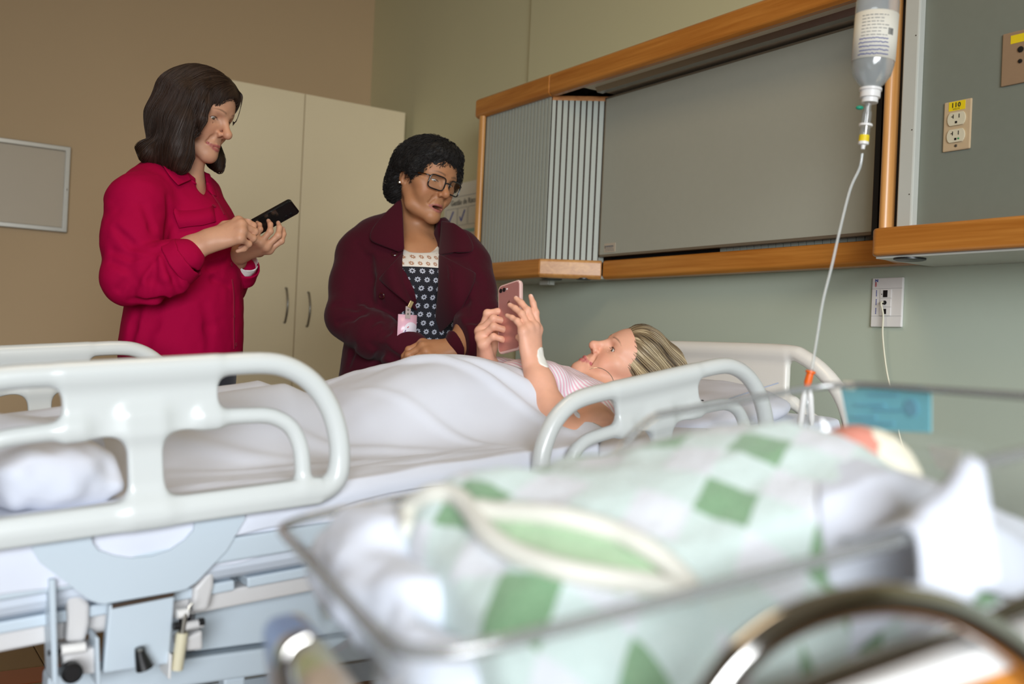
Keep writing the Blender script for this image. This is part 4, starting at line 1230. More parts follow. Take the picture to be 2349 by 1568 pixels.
def phone_mesh(name, label, c, L, N, size, mat_back, mat_side, mat_screen, rad=.010):
    """L long axis, N screen normal"""
    L = unit(L); N = unit(np.asarray(N) - L * (np.asarray(N) @ L)); Wd = np.cross(L, N)
    ph = thing(name, label, 'phone', tuple(c))
    l, w, t = size
    def rr(hl, hw, r, off):
        out = []
        for (sx, sy, a0) in ((1, 1, 0), (-1, 1, 90), (-1, -1, 180), (1, -1, 270)):
            for a in np.linspace(a0, a0 + 90, 6):
                x = sx * (hl - r) + r * math.cos(math.radians(a)); y = sy * (hw - r) + r * math.sin(math.radians(a))
                out.append(c + L * x + Wd * y + N * off)
        return out
    body = MB()
    rings = [rr(l / 2 - .002, w / 2 - .002, rad - .002, -t / 2), rr(l / 2, w / 2, rad, -t / 2 + .002), rr(l / 2, w / 2, rad, t / 2 - .002), rr(l / 2 - .0015, w / 2 - .0015, rad - .0015, t / 2)]
    m = len(rings[0]); V = [v for r_ in rings for v in r_]; F = []
    for i in range(3):
        for k in range(m): F.append((i * m + k, i * m + (k + 1) % m, (i + 1) * m + (k + 1) % m, (i + 1) * m + k))
    F.append(tuple(range(m - 1, -1, -1))); F.append(tuple(range(3 * m, 4 * m)))
    auto_smooth(mobj('case', V, F, mat_side, ph), 40)
    bk = MB().prism(rr(l / 2 - .004, w / 2 - .004, rad - .003, -t / 2 - .0004), (0, 0, 0), N * .0008).build('back_cover', mat_back, ph)
    MB().prism(rr(l / 2 - .005, w / 2 - .004, rad - .003, t / 2 - .0003), (0, 0, 0), N * .0007).build('screen', mat_screen, ph)
    return ph, L, N, Wd, bk
# ------------------------------------------------------------------ woman in the crimson shirt
MT['skinR'] = skin_mat('fair_skin')
MT['crimson'] = fabric('crimson_crepe', srgb(162, 0, 58), .85, .05, 700, .1, sheen=.0, spec=.12)
MT['crimson_seam'] = fabric('crimson_stitching', srgb(132, 2, 44), .75, .05, 700, .1, sheen=.05, spec=.2)
MT['navy'] = fabric('navy_trousers', srgb(28, 30, 48), .8)
MT['hairR'] = hair_mat('dark_brown_hair', srgb(22, 13, 9), srgb(60, 37, 23), .55)
red = thing('person', 'woman in a crimson shirt with a dark brown bob, tapping a black phone', 'person', (*P3(415, 800, 2.66)[:2], 0))
fb = unit(RH * math.cos(.33) - FH * math.sin(.33))
rb = np.cross(fb, UPW)
ho = P3(452, 257, 2.63)
pit = math.radians(-17)
hf = unit(unit(RH * math.cos(.30) - FH * math.sin(.30)) * math.cos(pit) + UPW * math.sin(pit))
HR = frame_from(hf, UPW)
PR = Paint(srgb(200, 150, 121)); SR = SDF()
add_head(SR, PR, ho, HR, 1.0, mouth=0.0, smile=.7, eye=.0040, lip=srgb(168, 94, 90), brow=srgb(72, 50, 38), nose=1.25, jaw=1.0, cheek=.0, brow_th=1.2, folds=.8, lipth=.85, lipw=1.1)
nb = P3(412, 425, 2.66)                        # neck base
nk = ho + HR @ np.array([0, -.012, -.055])
SR.cone(nk, nb, .050, .056, .02)
SR.cone(ho + HR @ np.array([0, .026, -.078]), P3(438, 415, 2.64), .026, .028, .015)
# torso and arms under the shirt
hipc = P3(418, 800, 2.66)
SR.cone(nb + UPW * -.06, hipc, .10, .12, .04, flat=.75, ax=fb)
shR, elR, wrR = P3(330, 455, 2.52), P3(292, 642, 2.42), P3(476, 553, 2.43)
SR.cone(shR, elR, .042, .038, .03)
add_forearm(SR, elR, wrR, r0=.038, r1=.0285, dorsal=cam_dir(-.3, .3, -.9))
shL, elL, wrL = P3(452, 455, 2.82), P3(505, 650, 2.84), P3(545, 584, 2.65)
SR.cone(shL, elL, .040, .036, .03)
add_forearm(SR, elL, wrL, r0=.040, r1=.026, dorsal=cam_dir(.3, -.5, -.8))
# right hand: pinched, index and thumb toward the phone
THp = [(-.016, .016, -.004), (-.036, .050, -.008), (-.037, .082, -.012), (-.030, .108, -.018), (-.5, .1, .85)]
add_hand(SR, PR, wrR, cam_dir(.86, .40, .10), cam_dir(-.18, .52, -.82), 1,
         {'i': (50, 58, 24, 2), 'm': (62, 74, 36), 'r': (66, 78, 38), 'p': (68, 78, 38)}, THp, .98, nail=srgb(216, 176, 166))
# left hand: under the phone, fingertips curled up its near edge
THl = [(-.016, .016, -.006), (-.042, .042, -.020), (-.052, .068, -.040), (-.050, .090, -.055)]
RL_, tipsL = add_hand(SR, PR, wrL, cam_dir(.80, .30, -.30), cam_dir(.30, -.78, -.62), -1,
         {'i': (30, 46, 20, -10), 'm': (34, 50, 22, -3), 'r': (40, 52, 24, 3), 'p': (48, 54, 26, 10)}, THl, .95, nail=srgb(214, 178, 172))
# legs
for s in (1, -1):
    h0 = hipc + rb * s * .085 + UPW * -.05
    kn = np.array([h0[0], h0[1], .48]) + fb * .02; an = np.array([h0[0], h0[1], .09])
    SR.chain([h0, kn, an], [.075, .05, .034], .03)
    SR.cone(an, an + fb * .09 + UPW * -.06, .034, .028, .02)
V, F = mesh_lod(SR, .0023, .008, [(ho, .16), (P3(445, 400, 2.64), .085), (wrR, .12), ((wrR * .7 + elR * .3), .08), (wrR + cam_dir(.87, .33, -.25) * .09, .1), (wrL, .07), (wrL + cam_dir(.80, .30, -.30) * .09, .11)])
bodyR = mobj('body', V, F, MT['skinR'], red, True, col=PR(V))
add_eyes(bodyR, ho, HR, 1.0, (.0, 1, -.45), (.10, .08, .05))
# trousers and shoes
S = SDF()
S.cone(hipc + UPW * .02, hipc + UPW * -.10, .165, .155, .03, flat=.72, ax=fb)
for s in (1, -1):
    h0 = hipc + rb * s * .085 + UPW * -.08
    S.chain([h0, np.array([h0[0], h0[1], .48]) + fb * .02, np.array([h0[0], h0[1], .10])], [.09, .066, .055], .04)
sobj('trousers', S, .008, MT['navy'], red)
for s in (1, -1):
    h0 = hipc + rb * s * .085; a = np.array([h0[0], h0[1], .045])
    S = SDF(); S.chain([a - fb * .05, a + fb * .06 + UPW * -.008, a + fb * .15 + UPW * -.018], [.04, .038, .03], .03)
    S.fn(lambda P: .003 - P[:, 2], (0, 0, 0), 9, .004, 's')
    sobj('shoe', S, .006, MT['black'], red)
# shirt
SH = SDF()
def sec(px, py, D): return P3(px, py, D)
ts = [(408, 446, .060, .75), (404, 464, .120, .62), (402, 485, .172, .64), (412, 530, .175, .74), (424, 600, .168, .80), (428, 670, .165, .82), (424, 740, .176, .80), (418, 800, .186, .78), (414, 850, .19, .76)]
for a, b in zip(ts[:-1], ts[1:]):
    SH.cone(sec(a[0], a[1], 2.66), sec(b[0], b[1], 2.66), a[2] * a[3] ** .25, b[2] * b[3] ** .25, .03, flat=(a[3] + b[3]) / 2, ax=fb)
SH.ell(P3(462, 530, 2.60), (.075, .07, .075), .05)
SH.ell(P3(478, 545, 2.72), (.075, .07, .075), .05)
# near sleeve
SH.chain([P3(345, 448, 2.55), P3(316, 470, 2.49), P3(305, 545, 2.45), P3(297, 635, 2.42)], [.072, .070, .066, .062], .04)
SH.chain([P3(292, 640, 2.42), P3(345, 622, 2.41), P3(392, 604, 2.41), P3(422, 592, 2.41)], [.060, .058, .054, .047], .02)
SH.cone(P3(268, 622, 2.42), P3(300, 600, 2.42), .020, .03, .03)
SH.chain([P3(285, 664, 2.41), P3(350, 660, 2.40), P3(408, 650, 2.40)], [.028, .032, .026], .03)
# far sleeve
SH.chain([P3(455, 450, 2.80), P3(490, 540, 2.85), P3(520, 655, 2.82)], [.065, .06, .055], .04)
SH.chain([P3(520, 655, 2.82), P3(553, 622, 2.74)], [.05, .042], .02)
zh_ = P3(415, 824, 2.6)[2]
SH.fn(lambda P: P[:, 2] - zh_ - .012 * np.cos((P @ fb) * 9), P3(415, 900, 2.66), .5, .006, 's')
# neck opening
SH.cone(nb + UPW * .0 + fb * .02, nb + UPW * .09 + fb * .03, .050, .06, .012, 's')
SH.cone(P3(455, 432, 2.64), P3(478, 425, 2.60), .02, .024, .012, 's')
def shirt_disp(P):
    return .0022 * vnoise(P * np.array([1, 1, .5]), 22, 1) + .0012 * vnoise(P, 48, 2)
creases(SH, [
    ([(262, 520), (300, 560), (350, 575), (392, 560)], .010, .006, 's'),
    ([(258, 575), (300, 590), (345, 588)], .009, .006, 's'),
    ([(255, 600), (290, 615), (330, 605), (372, 582)], .010, .007, 's'),
    ([(272, 665), (300, 630), (320, 605)], .008, .005, 's'),
    ([(300, 680), (310, 645), (330, 610)], .008, .006, 's'),
    ([(345, 680), (348, 645), (362, 600)], .007, .005, 's'),
    ([(380, 590), (395, 640), (412, 670)], .008, .007, 's'),
    ([(365, 590), (378, 640), (390, 680)], .008, .004, 'u'),
    ([(330, 470), (350, 520), (352, 560)], .010, .005, 's'),
    ([(385, 455), (390, 500), (380, 545)], .010, .004, 's'),
    ([(360, 700), (345, 745), (335, 790)], .016, .007, 's'),
    ([(430, 620), (480, 612), (520, 600)], .008, .004, 's'),
    ([(440, 642), (490, 640), (525, 655)], .008, .004, 's'),
    ([(318, 705), (305, 750), (298, 800)], .012, .005, 's'),
    ([(470, 700), (480, 750), (478, 800)], .014, .004, 's'),
    ([(300, 690), (370, 690), (420, 675)], .010, .008, 's'),
])
SH.disp = shirt_disp; SH.damp = .004
sobj('shirt', SH, .0042, MT['crimson'], red)
# rolled cuffs
def cuff(name, a, b, r0, r1, th, mat, parent, h=.0026):
    S = SDF(); a = np.asarray(a); b = np.asarray(b); d = unit(b - a)
    S.cone(a, b, r0, r1, .003); S.cone(a - d * .05, b + d * .08, r0 - th, r1 - th, .003, 's')
    S.fn(lambda P: (P - b) @ d, b, .001 + r0 * 2, .003, 'i'); S.fn(lambda P: -((P - a) @ d), a, r0 * 2, .003, 'i')
    S.disp = lambda P: .0012 * vnoise(P, 60, 4); S.damp = .002
    return sobj(name, S, h, mat, parent)
cuff('cuff', P3(404, 606, 2.41), P3(432, 588, 2.41), .0585, .0525, .008, MT['crimson'], red)
cuff('cuff', P3(548, 630, 2.75), P3(562, 606, 2.715), .048, .043, .006, MT['crimson'], red)
cuff('inner_cuff', P3(556, 614, 2.728), P3(566, 597, 2.705), .036, .034, .0035, MT['white_paint'], red, .0016)
leaf(SH, 'shirt_collar', [(372, 380), (388, 404), (408, 426)], [(416, 376), (427, 394), (438, 413)], .006, .012, red, MT['crimson'], .004)
leaf(SH, 'shirt_collar', [(482, 398), (492, 425), (500, 452)], [(466, 392), (471, 412), (474, 436)], .004, .012, red, MT['crimson'], .004)
strip_on(SH, [(438, 413), (450, 422), (464, 433)], .004, .003, 'collar_stand', MT['crimson'], red)
# placket, buttons, pocket flap
strip_on(SH, [(483, 440), (500, 465), (514, 492)], .0022, .0014, 'placket_edge', MT['crimson_seam'], red)
strip_on(SH, [(532, 640), (536, 680), (536, 740), (537, 800)], .0022, .0014, 'placket_edge', MT['crimson_seam'], red)
for q in ((491, 472), (531, 606), (537, 725), (541, 790)): button(SH, *q, .0055, MT['crimson_seam'], red)
pk = [(396, 486), (402, 505), (411, 524), (430, 521), (447, 519), (462, 518), (478, 514), (493, 510)]
a = patch(SH, pk, .0035); b = patch(SH, [(398, 478), (408, 482), (418, 484), (432, 484), (447, 483), (462, 481), (476, 478), (488, 474)], .0018)
V = np.vstack([b, a]); n = len(pk)
fl_ = mobj('pocket_flap', V, [(i, i + 1, n + i + 1, n + i) for i in range(n - 1)], MT['crimson'], red, smooth=True)
fl_.modifiers.new('s', 'SOLIDIFY').thickness = .003
button(SH, 460, 512, .0050, MT['crimson_seam'], red)
# hair
SHr = SDF()
SHr.frame(ho, HR)
SHr.ell((0, -.010, .036), (.0835, .101, .086), .01)
SHr.ell((0, .030, .062), (.070, .062, .045), .03)
SHr.chain([(.078, -.005, .03), (.084, -.012, -.03), (.086, -.030, -.075)], [.026, .028, .020], .03)
SHr.chain([(-.078, -.005, .03), (-.084, -.012, -.03), (-.083, .000, -.07)], [.024, .026, .020], .03)
SHr.chain([(.04, -.062, .03), (.045, -.060, -.04), (.05, -.052, -.10)], [.036, .038, .026], .04)
SHr.chain([(-.04, -.062, .03), (-.045, -.060, -.04), (-.05, -.052, -.10)], [.036, .038, .026], .04)
SHr.cone((0, -.062, 0), (0, -.058, -.09), .042, .034, .04)
SHr.frame()
# outward flip at the nape, loose ends over the shoulder
SHr.chain([P3(392, 335, 2.58), P3(365, 352, 2.57), P3(340, 348, 2.56), P3(322, 336, 2.56)], [.044, .032, .020, .006], .03)
SHr.chain([P3(432, 225, 2.545), P3(416, 285, 2.54), P3(409, 335, 2.54), P3(412, 368, 2.545), P3(416, 382, 2.545)], [.034, .034, .033, .026, .012], .03)
SHr.chain([P3(390, 350, 2.56), P3(395, 372, 2.55)], [.03, .014], .03)
SHr.chain([P3(470, 310, 2.745), P3(488, 352, 2.74), P3(497, 372, 2.73), P3(505, 390, 2.725)], [.020, .018, .016, .005], .03)
# near front lock that falls to the cheek
SHr.chain([P3(466, 205, 2.545), P3(466, 240, 2.535), P3(463, 272, 2.53), P3(460, 303, 2.535)], [.020, .014, .009, .003], .015)
# keep face free
SHr.frame(ho, HR)
SHr.ell((-.006, .096, -.026), (.058, .042, .088), .008, 's')
SHr.ell((.03, .075, -.062), (.05, .052, .052), .012, 's')
SHr.frame()
Vh, Fh = SHr.mesh(.004)
hairR = mobj('hair', Vh, Fh, MT['hairR'], red, True)
upv = HR[:, 2]; bk_ = HR[:, 1]
crown = ho + HR @ np.array([0.0, .035, .11])
def hdir(P, t):
    q = (P - ho) @ HR
    out = np.stack([q[:, 0] * .35, np.where(q[:, 2] > .05, -q[:, 1] * 0 - .15, -.05 * np.ones(len(P))), -np.ones(len(P)) * .9], 1)
    top = np.clip((q[:, 2] - .06) / .05, 0, 1)
    sd = np.sign(q[:, 0] + .008)
    out += np.stack([sd * 1.6 * top, -.55 * top, np.zeros(len(P))], 1)
    d = out @ HR.T
    low = np.clip((ho[2] - .075 - P[:, 2]) / .05, 0, 1)[:, None] * np.clip(-q[:, 1] / .06, 0, 1)[:, None]
    d = d * (1 - low) + low * (cam_dir(-.9, -.12, -.05))[None]
    return d
P0 = sample_surface(Vh, Fh, 1700, lambda c: ((c - ho) @ HR)[:, 2] > .02)
V1, F1 = strands(SHr, P0, hdir, 15, .0108, .0008, .0016)
mobj('hair_strands', V1, F1, MT['hairR'], hairR, True)['kind'] = 'stuff'
P0 = sample_surface(Vh, Fh, 900, lambda c: ((c - ho) @ HR)[:, 2] < .03)
V1, F1 = strands(SHr, P0, hdir, 9, .009, .0008, .0018)
mobj('hair_strands', V1, F1, MT['hairR'], hairR, True)['kind'] = 'stuff'
# wisps beside the far temple
mb = MB()
for k in range(7):
    j = k * 1.6
    mb.tube(smooth_path([P3(515 + j, 188 + j, 2.66), P3(545 + j * .9, 205 + j, 2.70), P3(552 + j * .3, 235, 2.70), P3(545 - j * .2, 268 + j * 2, 2.69), P3(534, 290, 2.69)][:3 + (k % 3)], 5), [.0009] * 40, 4) if False else \
        mb.tube(smooth_path([P3(515 + j, 188 + j, 2.66), P3(545 + j * .9, 205 + j, 2.70), P3(553 + j * .2, 235, 2.70), P3(546 - j * .4, 268 + j, 2.69), P3(534, 288 - j, 2.69)], 5), .0009, 4)
w_ = mb.build('loose_wisps', MT['hairR'], hairR); w_['kind'] = 'stuff'
# phone in the left hand
MT['phone_black'] = M('black_glossy_case', srgb(16, 17, 17), .15, var=.1, vs=30, coat=.4)
MT['screen'] = M('dark_screen_glass', srgb(12, 14, 18), .06, var=.1, vs=20, coat=.5)
pc = P3(624, 500, 2.66)
phL = cam_dir(.84, .52, .02); phN = cam_dir(-.53, .74, .42)
ph, L_, N_, W_, bk1 = phone_mesh('smartphone', 'black smartphone held by the woman in the crimson shirt', pc, phL, phN, (.140, .066, .0095), M('dark_back_glass', srgb(30, 32, 30), .12, var=.1, vs=30, coat=.4), MT['phone_black'], MT['screen'])
for dx in (0, .014):
    auto_smooth(MB().lathe([(.0055, 0), (.0055, .0015), (.004, .0018)], 14, pc + L_ * (.048 - dx) + W_ * -.018 - N_ * .0050, -N_).build('camera_lens', MT['black'], bk1))
# ------------------------------------------------------------------ woman in the burgundy coat
MT['skinB'] = skin_mat('brown_skin')
MT['wool'] = fabric('burgundy_wool', srgb(66, 17, 30), .95, .12, 500, .22, sheen=.06, spec=.1)
MT['wool_d'] = fabric('burgundy_piping', srgb(48, 12, 22), .9, .1, 500, .15, sheen=.2, spec=.15)
MT['hairB'] = hair_mat('black_curly_hair', srgb(9, 8, 8), srgb(30, 25, 23), .7)
bur = thing('person', 'woman in a burgundy wool coat and glasses, speaking toward the patient', 'person', (*P3(950, 830, 2.98)[:2], 0))
b_f = unit(-FH * math.cos(.50) + RH * math.sin(.50)); b_r = np.cross(b_f, UPW)      # body facing
y_ = math.radians(47)
h_f0 = unit(-FH * math.cos(y_) + RH * math.sin(y_))
h_f = unit(h_f0 * math.cos(-.20) + UPW * math.sin(-.20))
BR = frame_from(h_f, UPW)
rl = math.radians(7)                                     # head tilted toward her left
BR = BR @ np.array([[math.cos(rl), 0, math.sin(rl)], [0, 1, 0], [-math.sin(rl), 0, math.cos(rl)]]).T
bo = P3(975, 411, 2.93)
PB = Paint(srgb(176, 124, 88)); SB = SDF()
add_head(SB, PB, bo, BR, 1.0, mouth=.0055, smile=.0, eye=.0026, lip=srgb(158, 92, 84), brow=srgb(50, 36, 28), nose=1.0, jaw=1.10, cheek=.006, brow_th=1.5, folds=.6, lipth=.78, lipw=1.12)
bn = P3(952, 548, 3.0)
SB.cone(bo + BR @ np.array([0, -.020, -.050]), bn, .052, .060, .02)
SB.ell(bo + BR @ np.array([0, .028, -.096]), (.034, .034, .018), .02)
SB.ell(P3(966, 600, 2.945), (.10, .07, .080), .05)
SB.cone(P3(940, 500, 2.96), P3(975, 565, 2.915), .012, .012, .03)
SB.cone(bn + UPW * -.05, P3(945, 850, 3.0), .075, .13, .04, flat=.7, ax=b_f)
s1, e1, w1 = P3(838, 560, 2.98), P3(800, 725, 2.86), P3(955, 806, 2.72)
SB.cone(s1, e1, .045, .04, .03); add_forearm(SB, e1, w1, r0=.042, r1=.028, dorsal=cam_dir(0, .8, -.6))
s2, e2, w2 = P3(1062, 590, 2.88), P3(1098, 735, 2.76), P3(1047, 796, 2.68)
SB.cone(s2, e2, .045, .04, .03); add_forearm(SB, e2, w2, r0=.042, r1=.029, dorsal=cam_dir(.2, .8, -.5))
THb = [(-.016, .016, -.006), (-.038, .044, -.018), (-.042, .072, -.026), (-.034, .096, -.032)]
# her left hand lies over the right one
add_hand(SB, PB, w2, cam_dir(-.88, -.10, -.30), cam_dir(.10, .78, -.60), -1, {'i': (30, 34, 18, -4), 'm': (34, 36, 20), 'r': (38, 38, 20), 'p': (42, 38, 20, 3)}, THb, 1.0, nail=srgb(196, 150, 128))
add_hand(SB, PB, w1 + UPW * -.012, cam_dir(.93, -.22, -.20), cam_dir(.0, .80, -.6), 1, {'i': (10, 16, 10), 'm': (12, 20, 10), 'r': (16, 24, 12), 'p': (20, 26, 12)}, THb, 1.0, nail=srgb(196, 150, 128))
bh = P3(945, 850, 3.0)
for s in (1, -1):
    h0 = bh + b_r * s * .09 + UPW * -.05
    SB.chain([h0, np.array([h0[0], h0[1], .45]), np.array([h0[0], h0[1], .09])], [.08, .055, .036], .03)
    a = np.array([h0[0], h0[1], .09]); SB.cone(a, a + b_f * .09 + UPW * -.06, .034, .028, .02)
V, F = mesh_lod(SB, .0023, .008, [(bo, .165), (P3(965, 530, 2.93), .11), (P3(970, 590, 2.9), .08), (w1, .06), (w2, .07), (P3(1000, 800, 2.68), .12)])
bodyB = mobj('body', V, F, MT['skinB'], bur, True, col=PB(V))
add_eyes(bodyB, bo, BR, 1.0, (-.1, 1, -.75), (.03, .02, .015))
S = SDF()
for s in (1, -1):
    h0 = bh + b_r * s * .09 + UPW * -.06
    S.chain([h0, np.array([h0[0], h0[1], .45]), np.array([h0[0], h0[1], .10])], [.10, .075, .06], .04)
sobj('trousers', S, .008, MT['navy'], bur)
for s in (1, -1):
    h0 = bh + b_r * s * .09; a = np.array([h0[0], h0[1], .045])
    S = SDF(); S.chain([a - b_f * .05, a + b_f * .06 + UPW * -.008, a + b_f * .15 + UPW * -.018], [.04, .038, .03], .03)
    S.fn(lambda P: .003 - P[:, 2], (0, 0, 0), 9, .004, 's')
    sobj('shoe', S, .006, MT['black'], bur)
# blouse: white lace yoke above a dark flowered body
t = NT('lace_and_flower_blouse')
st = t.attr('st').outputs['Vector']
sp = t.n('ShaderNodeSeparateXYZ'); t.l(st, sp.inputs[0])
def diamond(t, sp, cell, off=0.5):
    u = t.math('DIVIDE', sp.outputs[0], cell); v = t.math('DIVIDE', sp.outputs[1], cell)
    row = t.math('FLOOR', v); sh = t.math('MULTIPLY', t.math('MODULO', t.math('ABSOLUTE', row), 2.0), off)
    fu = t.math('SUBTRACT', t.math('FRACT', t.math('ADD', t.math('ADD', u, sh), 100.0)), .5)
    fv = t.math('SUBTRACT', t.math('FRACT', t.math('ADD', v, 100.0)), .5)
    r = t.math('SQRT', t.math('ADD', t.math('MULTIPLY', fu, fu), t.math('MULTIPLY', fv, fv)))
    a = t.math('ARCTAN2', fv, fu)
    pet = t.math('ADD', .27, t.math('MULTIPLY', t.math('COSINE', t.math('MULTIPLY', a, 8.0)), .06))
    return r, pet
r1, p1 = diamond(t, sp, .024)
flower = t.math('LESS_THAN', r1, p1); core = t.math('LESS_THAN', r1, t.math('MULTIPLY', p1, .42))
ring = t.math('SUBTRACT', flower, core)
dots = t.noise(t.coord(), 500, 1)
dark = t.mix(ring, srgb(24, 24, 34), t.mix(dots, srgb(150, 156, 176), srgb(214, 216, 226)))
r2, p2 = diamond(t, sp, .020)
hole = t.math('SUBTRACT', t.math('LESS_THAN', r2, p2), t.math('LESS_THAN', r2, t.math('MULTIPLY', p2, .35)))
lace = t.mix(hole, srgb(232, 226, 218), srgb(176, 128, 98))
yoke = t.math('GREATER_THAN', sp.outputs[1], 0.0)
trim = t.math('GREATER_THAN', sp.outputs[2], .5)
cc = t.mix(yoke, dark, lace); cc = t.mix(trim, cc, (.80, .78, .74))
t.l(cc, t.p.inputs['Base Color']); t.set(Roughness=.85); t.bump(dots, .3, .001)
MT['blouse'] = t.m
SBl = SDF()
SBl.cone(P3(967, 625, 2.95), P3(968, 680, 2.93), .105, .135, .03, flat=.85, ax=b_f)
SBl.cone(P3(968, 680, 2.93), P3(960, 850, 2.97), .135, .150, .03, flat=.82, ax=b_f)
SBl.ell(P3(975, 640, 2.88), (.10, .10, .075), .05)
SBl.fn(lambda P: -(np.linalg.norm((P - P3(968, 520, 2.86)) * np.array([1, 1, 1.0]), axis=1) - .088), P3(968, 520, 2.86), .09, .006, 'i') if False else SBl.ball(P3(966, 516, 2.86), .084, .006, 's')
V, F = SBl.mesh(.004)
zj = P3(985, 617, 2.86)[2]; cx0 = P3(985, 617, 2.86)
uv = np.stack([(V - cx0) @ b_r, V[:, 2] - zj, (np.abs(np.linalg.norm(V - P3(966, 516, 2.86), axis=1) - .086) < .008).astype(float)], 1)
mobj('blouse', V, F, MT['blouse'], bur, True, uv=uv)
# coat
CT = SDF()
cs = [(958, 558, .075, .8), (952, 575, .14, .66), (948, 600, .185, .64), (950, 660, .190, .72), (948, 740, .195, .76), (940, 820, .21, .74), (932, 920, .225, .72), (928, 1040, .235, .72)]
for a, b in zip(cs[:-1], cs[1:]):
    CT.cone(P3(a[0], a[1], 2.98), P3(b[0], b[1], 2.98), a[2] * a[3] ** .25, b[2] * b[3] ** .25, .03, flat=(a[3] + b[3]) / 2, ax=b_f)
CT.ell(P3(925, 660, 2.86), (.085, .085, .075), .05)
CT.ell(P3(1030, 660, 2.80), (.085, .085, .075), .05)
# sleeves
CT.chain([P3(858, 552, 2.98), P3(828, 585, 2.96), P3(812, 650, 2.92), P3(800, 722, 2.87)], [.070, .068, .066, .066], .035)
CT.chain([P3(800, 728, 2.87), P3(860, 770, 2.80), P3(915, 795, 2.75), P3(945, 805, 2.73)], [.066, .064, .058, .052], .02)
CT.chain([P3(1050, 578, 2.88), P3(1070, 610, 2.86), P3(1082, 660, 2.82), P3(1096, 722, 2.77)], [.068, .066, .062, .060], .035)
CT.chain([P3(1096, 725, 2.77), P3(1075, 775, 2.71), P3(1062, 790, 2.69)], [.060, .056, .050], .02)
creases(CT, [
    ([(768, 700), (815, 705), (838, 720)], .010, .006, 's'), ([(775, 740), (810, 728), (838, 716)], .009, .007, 's'),
    ([(800, 700), (830, 690), (846, 660)], .010, .005, 's'), ([(848, 590), (852, 640), (848, 700)], .012, .010, 's'),
    ([(820, 560), (846, 600), (850, 650)], .010, .005, 's'), ([(850, 790), (900, 820), (930, 830)], .012, .006, 's'),
    ([(850, 745), (870, 730), (874, 690)], .008, .005, 's'), ([(860, 830), (880, 800), (930, 835)], .012, .005, 's'),
    ([(1062, 640), (1068, 690), (1072, 735)], .010, .007, 's'), ([(1068, 735), (1090, 735), (1112, 725)], .009, .006, 's'),
    ([(1080, 600), (1100, 640), (1110, 690)], .012, .004, 's'), ([(800, 835), (806, 810), (812, 790)], .010, .006, 's'),
    ([(885, 720), (890, 760), (880, 770)], .010, .004, 's'),
])
# open front: wedge between the lapels
wl = surfs(SBl, [(916, 570), (926, 600), (940, 640), (953, 680), (966, 720), (978, 760), (988, 800)]) - cx0
wr = surfs(SBl, [(1008, 570), (1006, 600), (1004, 640), (1002, 680), (1000, 720), (998, 760), (996, 800)]) - cx0
def wedge(P):
    """opening between the lapels, in body axes"""
    q = P - cx0
    x = q @ b_r; z = q[:, 2]; y = q @ b_f
    xl = np.interp(-z, -wl[:, 2], wl @ b_r); xr = np.interp(-z, -wr[:, 2], wr @ b_r)
    up = np.maximum(z - wl[0, 2], 0) * .1
    return np.maximum(np.maximum(x - xl - up, xr - up - x) * .9, -.05 - np.maximum(z, 0) * 1.1 - y)
CT.fn(wedge, cx0, .36, .006, 's')
CT.cone(bn + UPW * -.005, bn + UPW * .12 + b_f * .02, .062, .080, .015, 's')
CT.disp = lambda P: .0018 * vnoise(P * np.array([1, 1, .55]), 20, 6) + .0004 * vnoise(P, 130, 7); CT.damp = .003
sobj('coat', CT, .0045, MT['wool'], bur)
# lapels and collar: thick wool leaves lying on the coat
CT.disp = None
leaf(CT, 'lapel', [(869, 640), (900, 668), (940, 703), (968, 728), (980, 760)], [(925, 575), (938, 605), (955, 650), (972, 700), (981, 755)], .010, .016, bur, MT['wool'])
leaf(CT, 'lapel', [(1094, 625), (1090, 650), (1062, 705), (1035, 740), (1002, 770)], [(1004, 580), (1003, 610), (1002, 660), (998, 710), (996, 765)], .010, .016, bur, MT['wool'])
leaf(CT, 'collar', [(893, 488), (860, 520), (849, 550), (880, 565), (917, 577)], [(920, 455), (924, 480), (926, 520), (927, 550), (928, 572)], .012, .020, bur, MT['wool'], .008)
leaf(CT, 'collar', [(1040, 510), (1075, 535), (1090, 572), (1060, 576), (1040, 578)], [(1010, 505), (1008, 530), (1006, 550), (1005, 565), (1004, 585)], .012, .020, bur, MT['wool'], .008)
# cuffs of the coat, dark gold-rimmed buttons
MT['button_d'] = M('dark_horn_button', srgb(58, 20, 30), .25, var=.1, vs=60, coat=.5)
MT['gold'] = M('gold_rim', srgb(190, 150, 80), .25, metal=1, var=.05, vs=60)
for q in ((905, 583), (878, 677)):
    p = surf(CT, *q); n = grad(CT, p[None])[0]
    bt = auto_smooth(MB().lathe([(.0085, 0), (.0095, .003), (.0075, .0045), (.004, .004)], 18, p + n * .001, n).build('button', MT['button_d'], bur))
    auto_smooth(MB().tube([p + n * .0045 + .0082 * (math.cos(a) * unit(np.cross(n, UPW)) + math.sin(a) * np.cross(n, unit(np.cross(n, UPW)))) for a in np.linspace(0, 2 * math.pi, 20, endpoint=False)], .0008, 5, closed=True).build('button_rim', MT['gold'], bt))
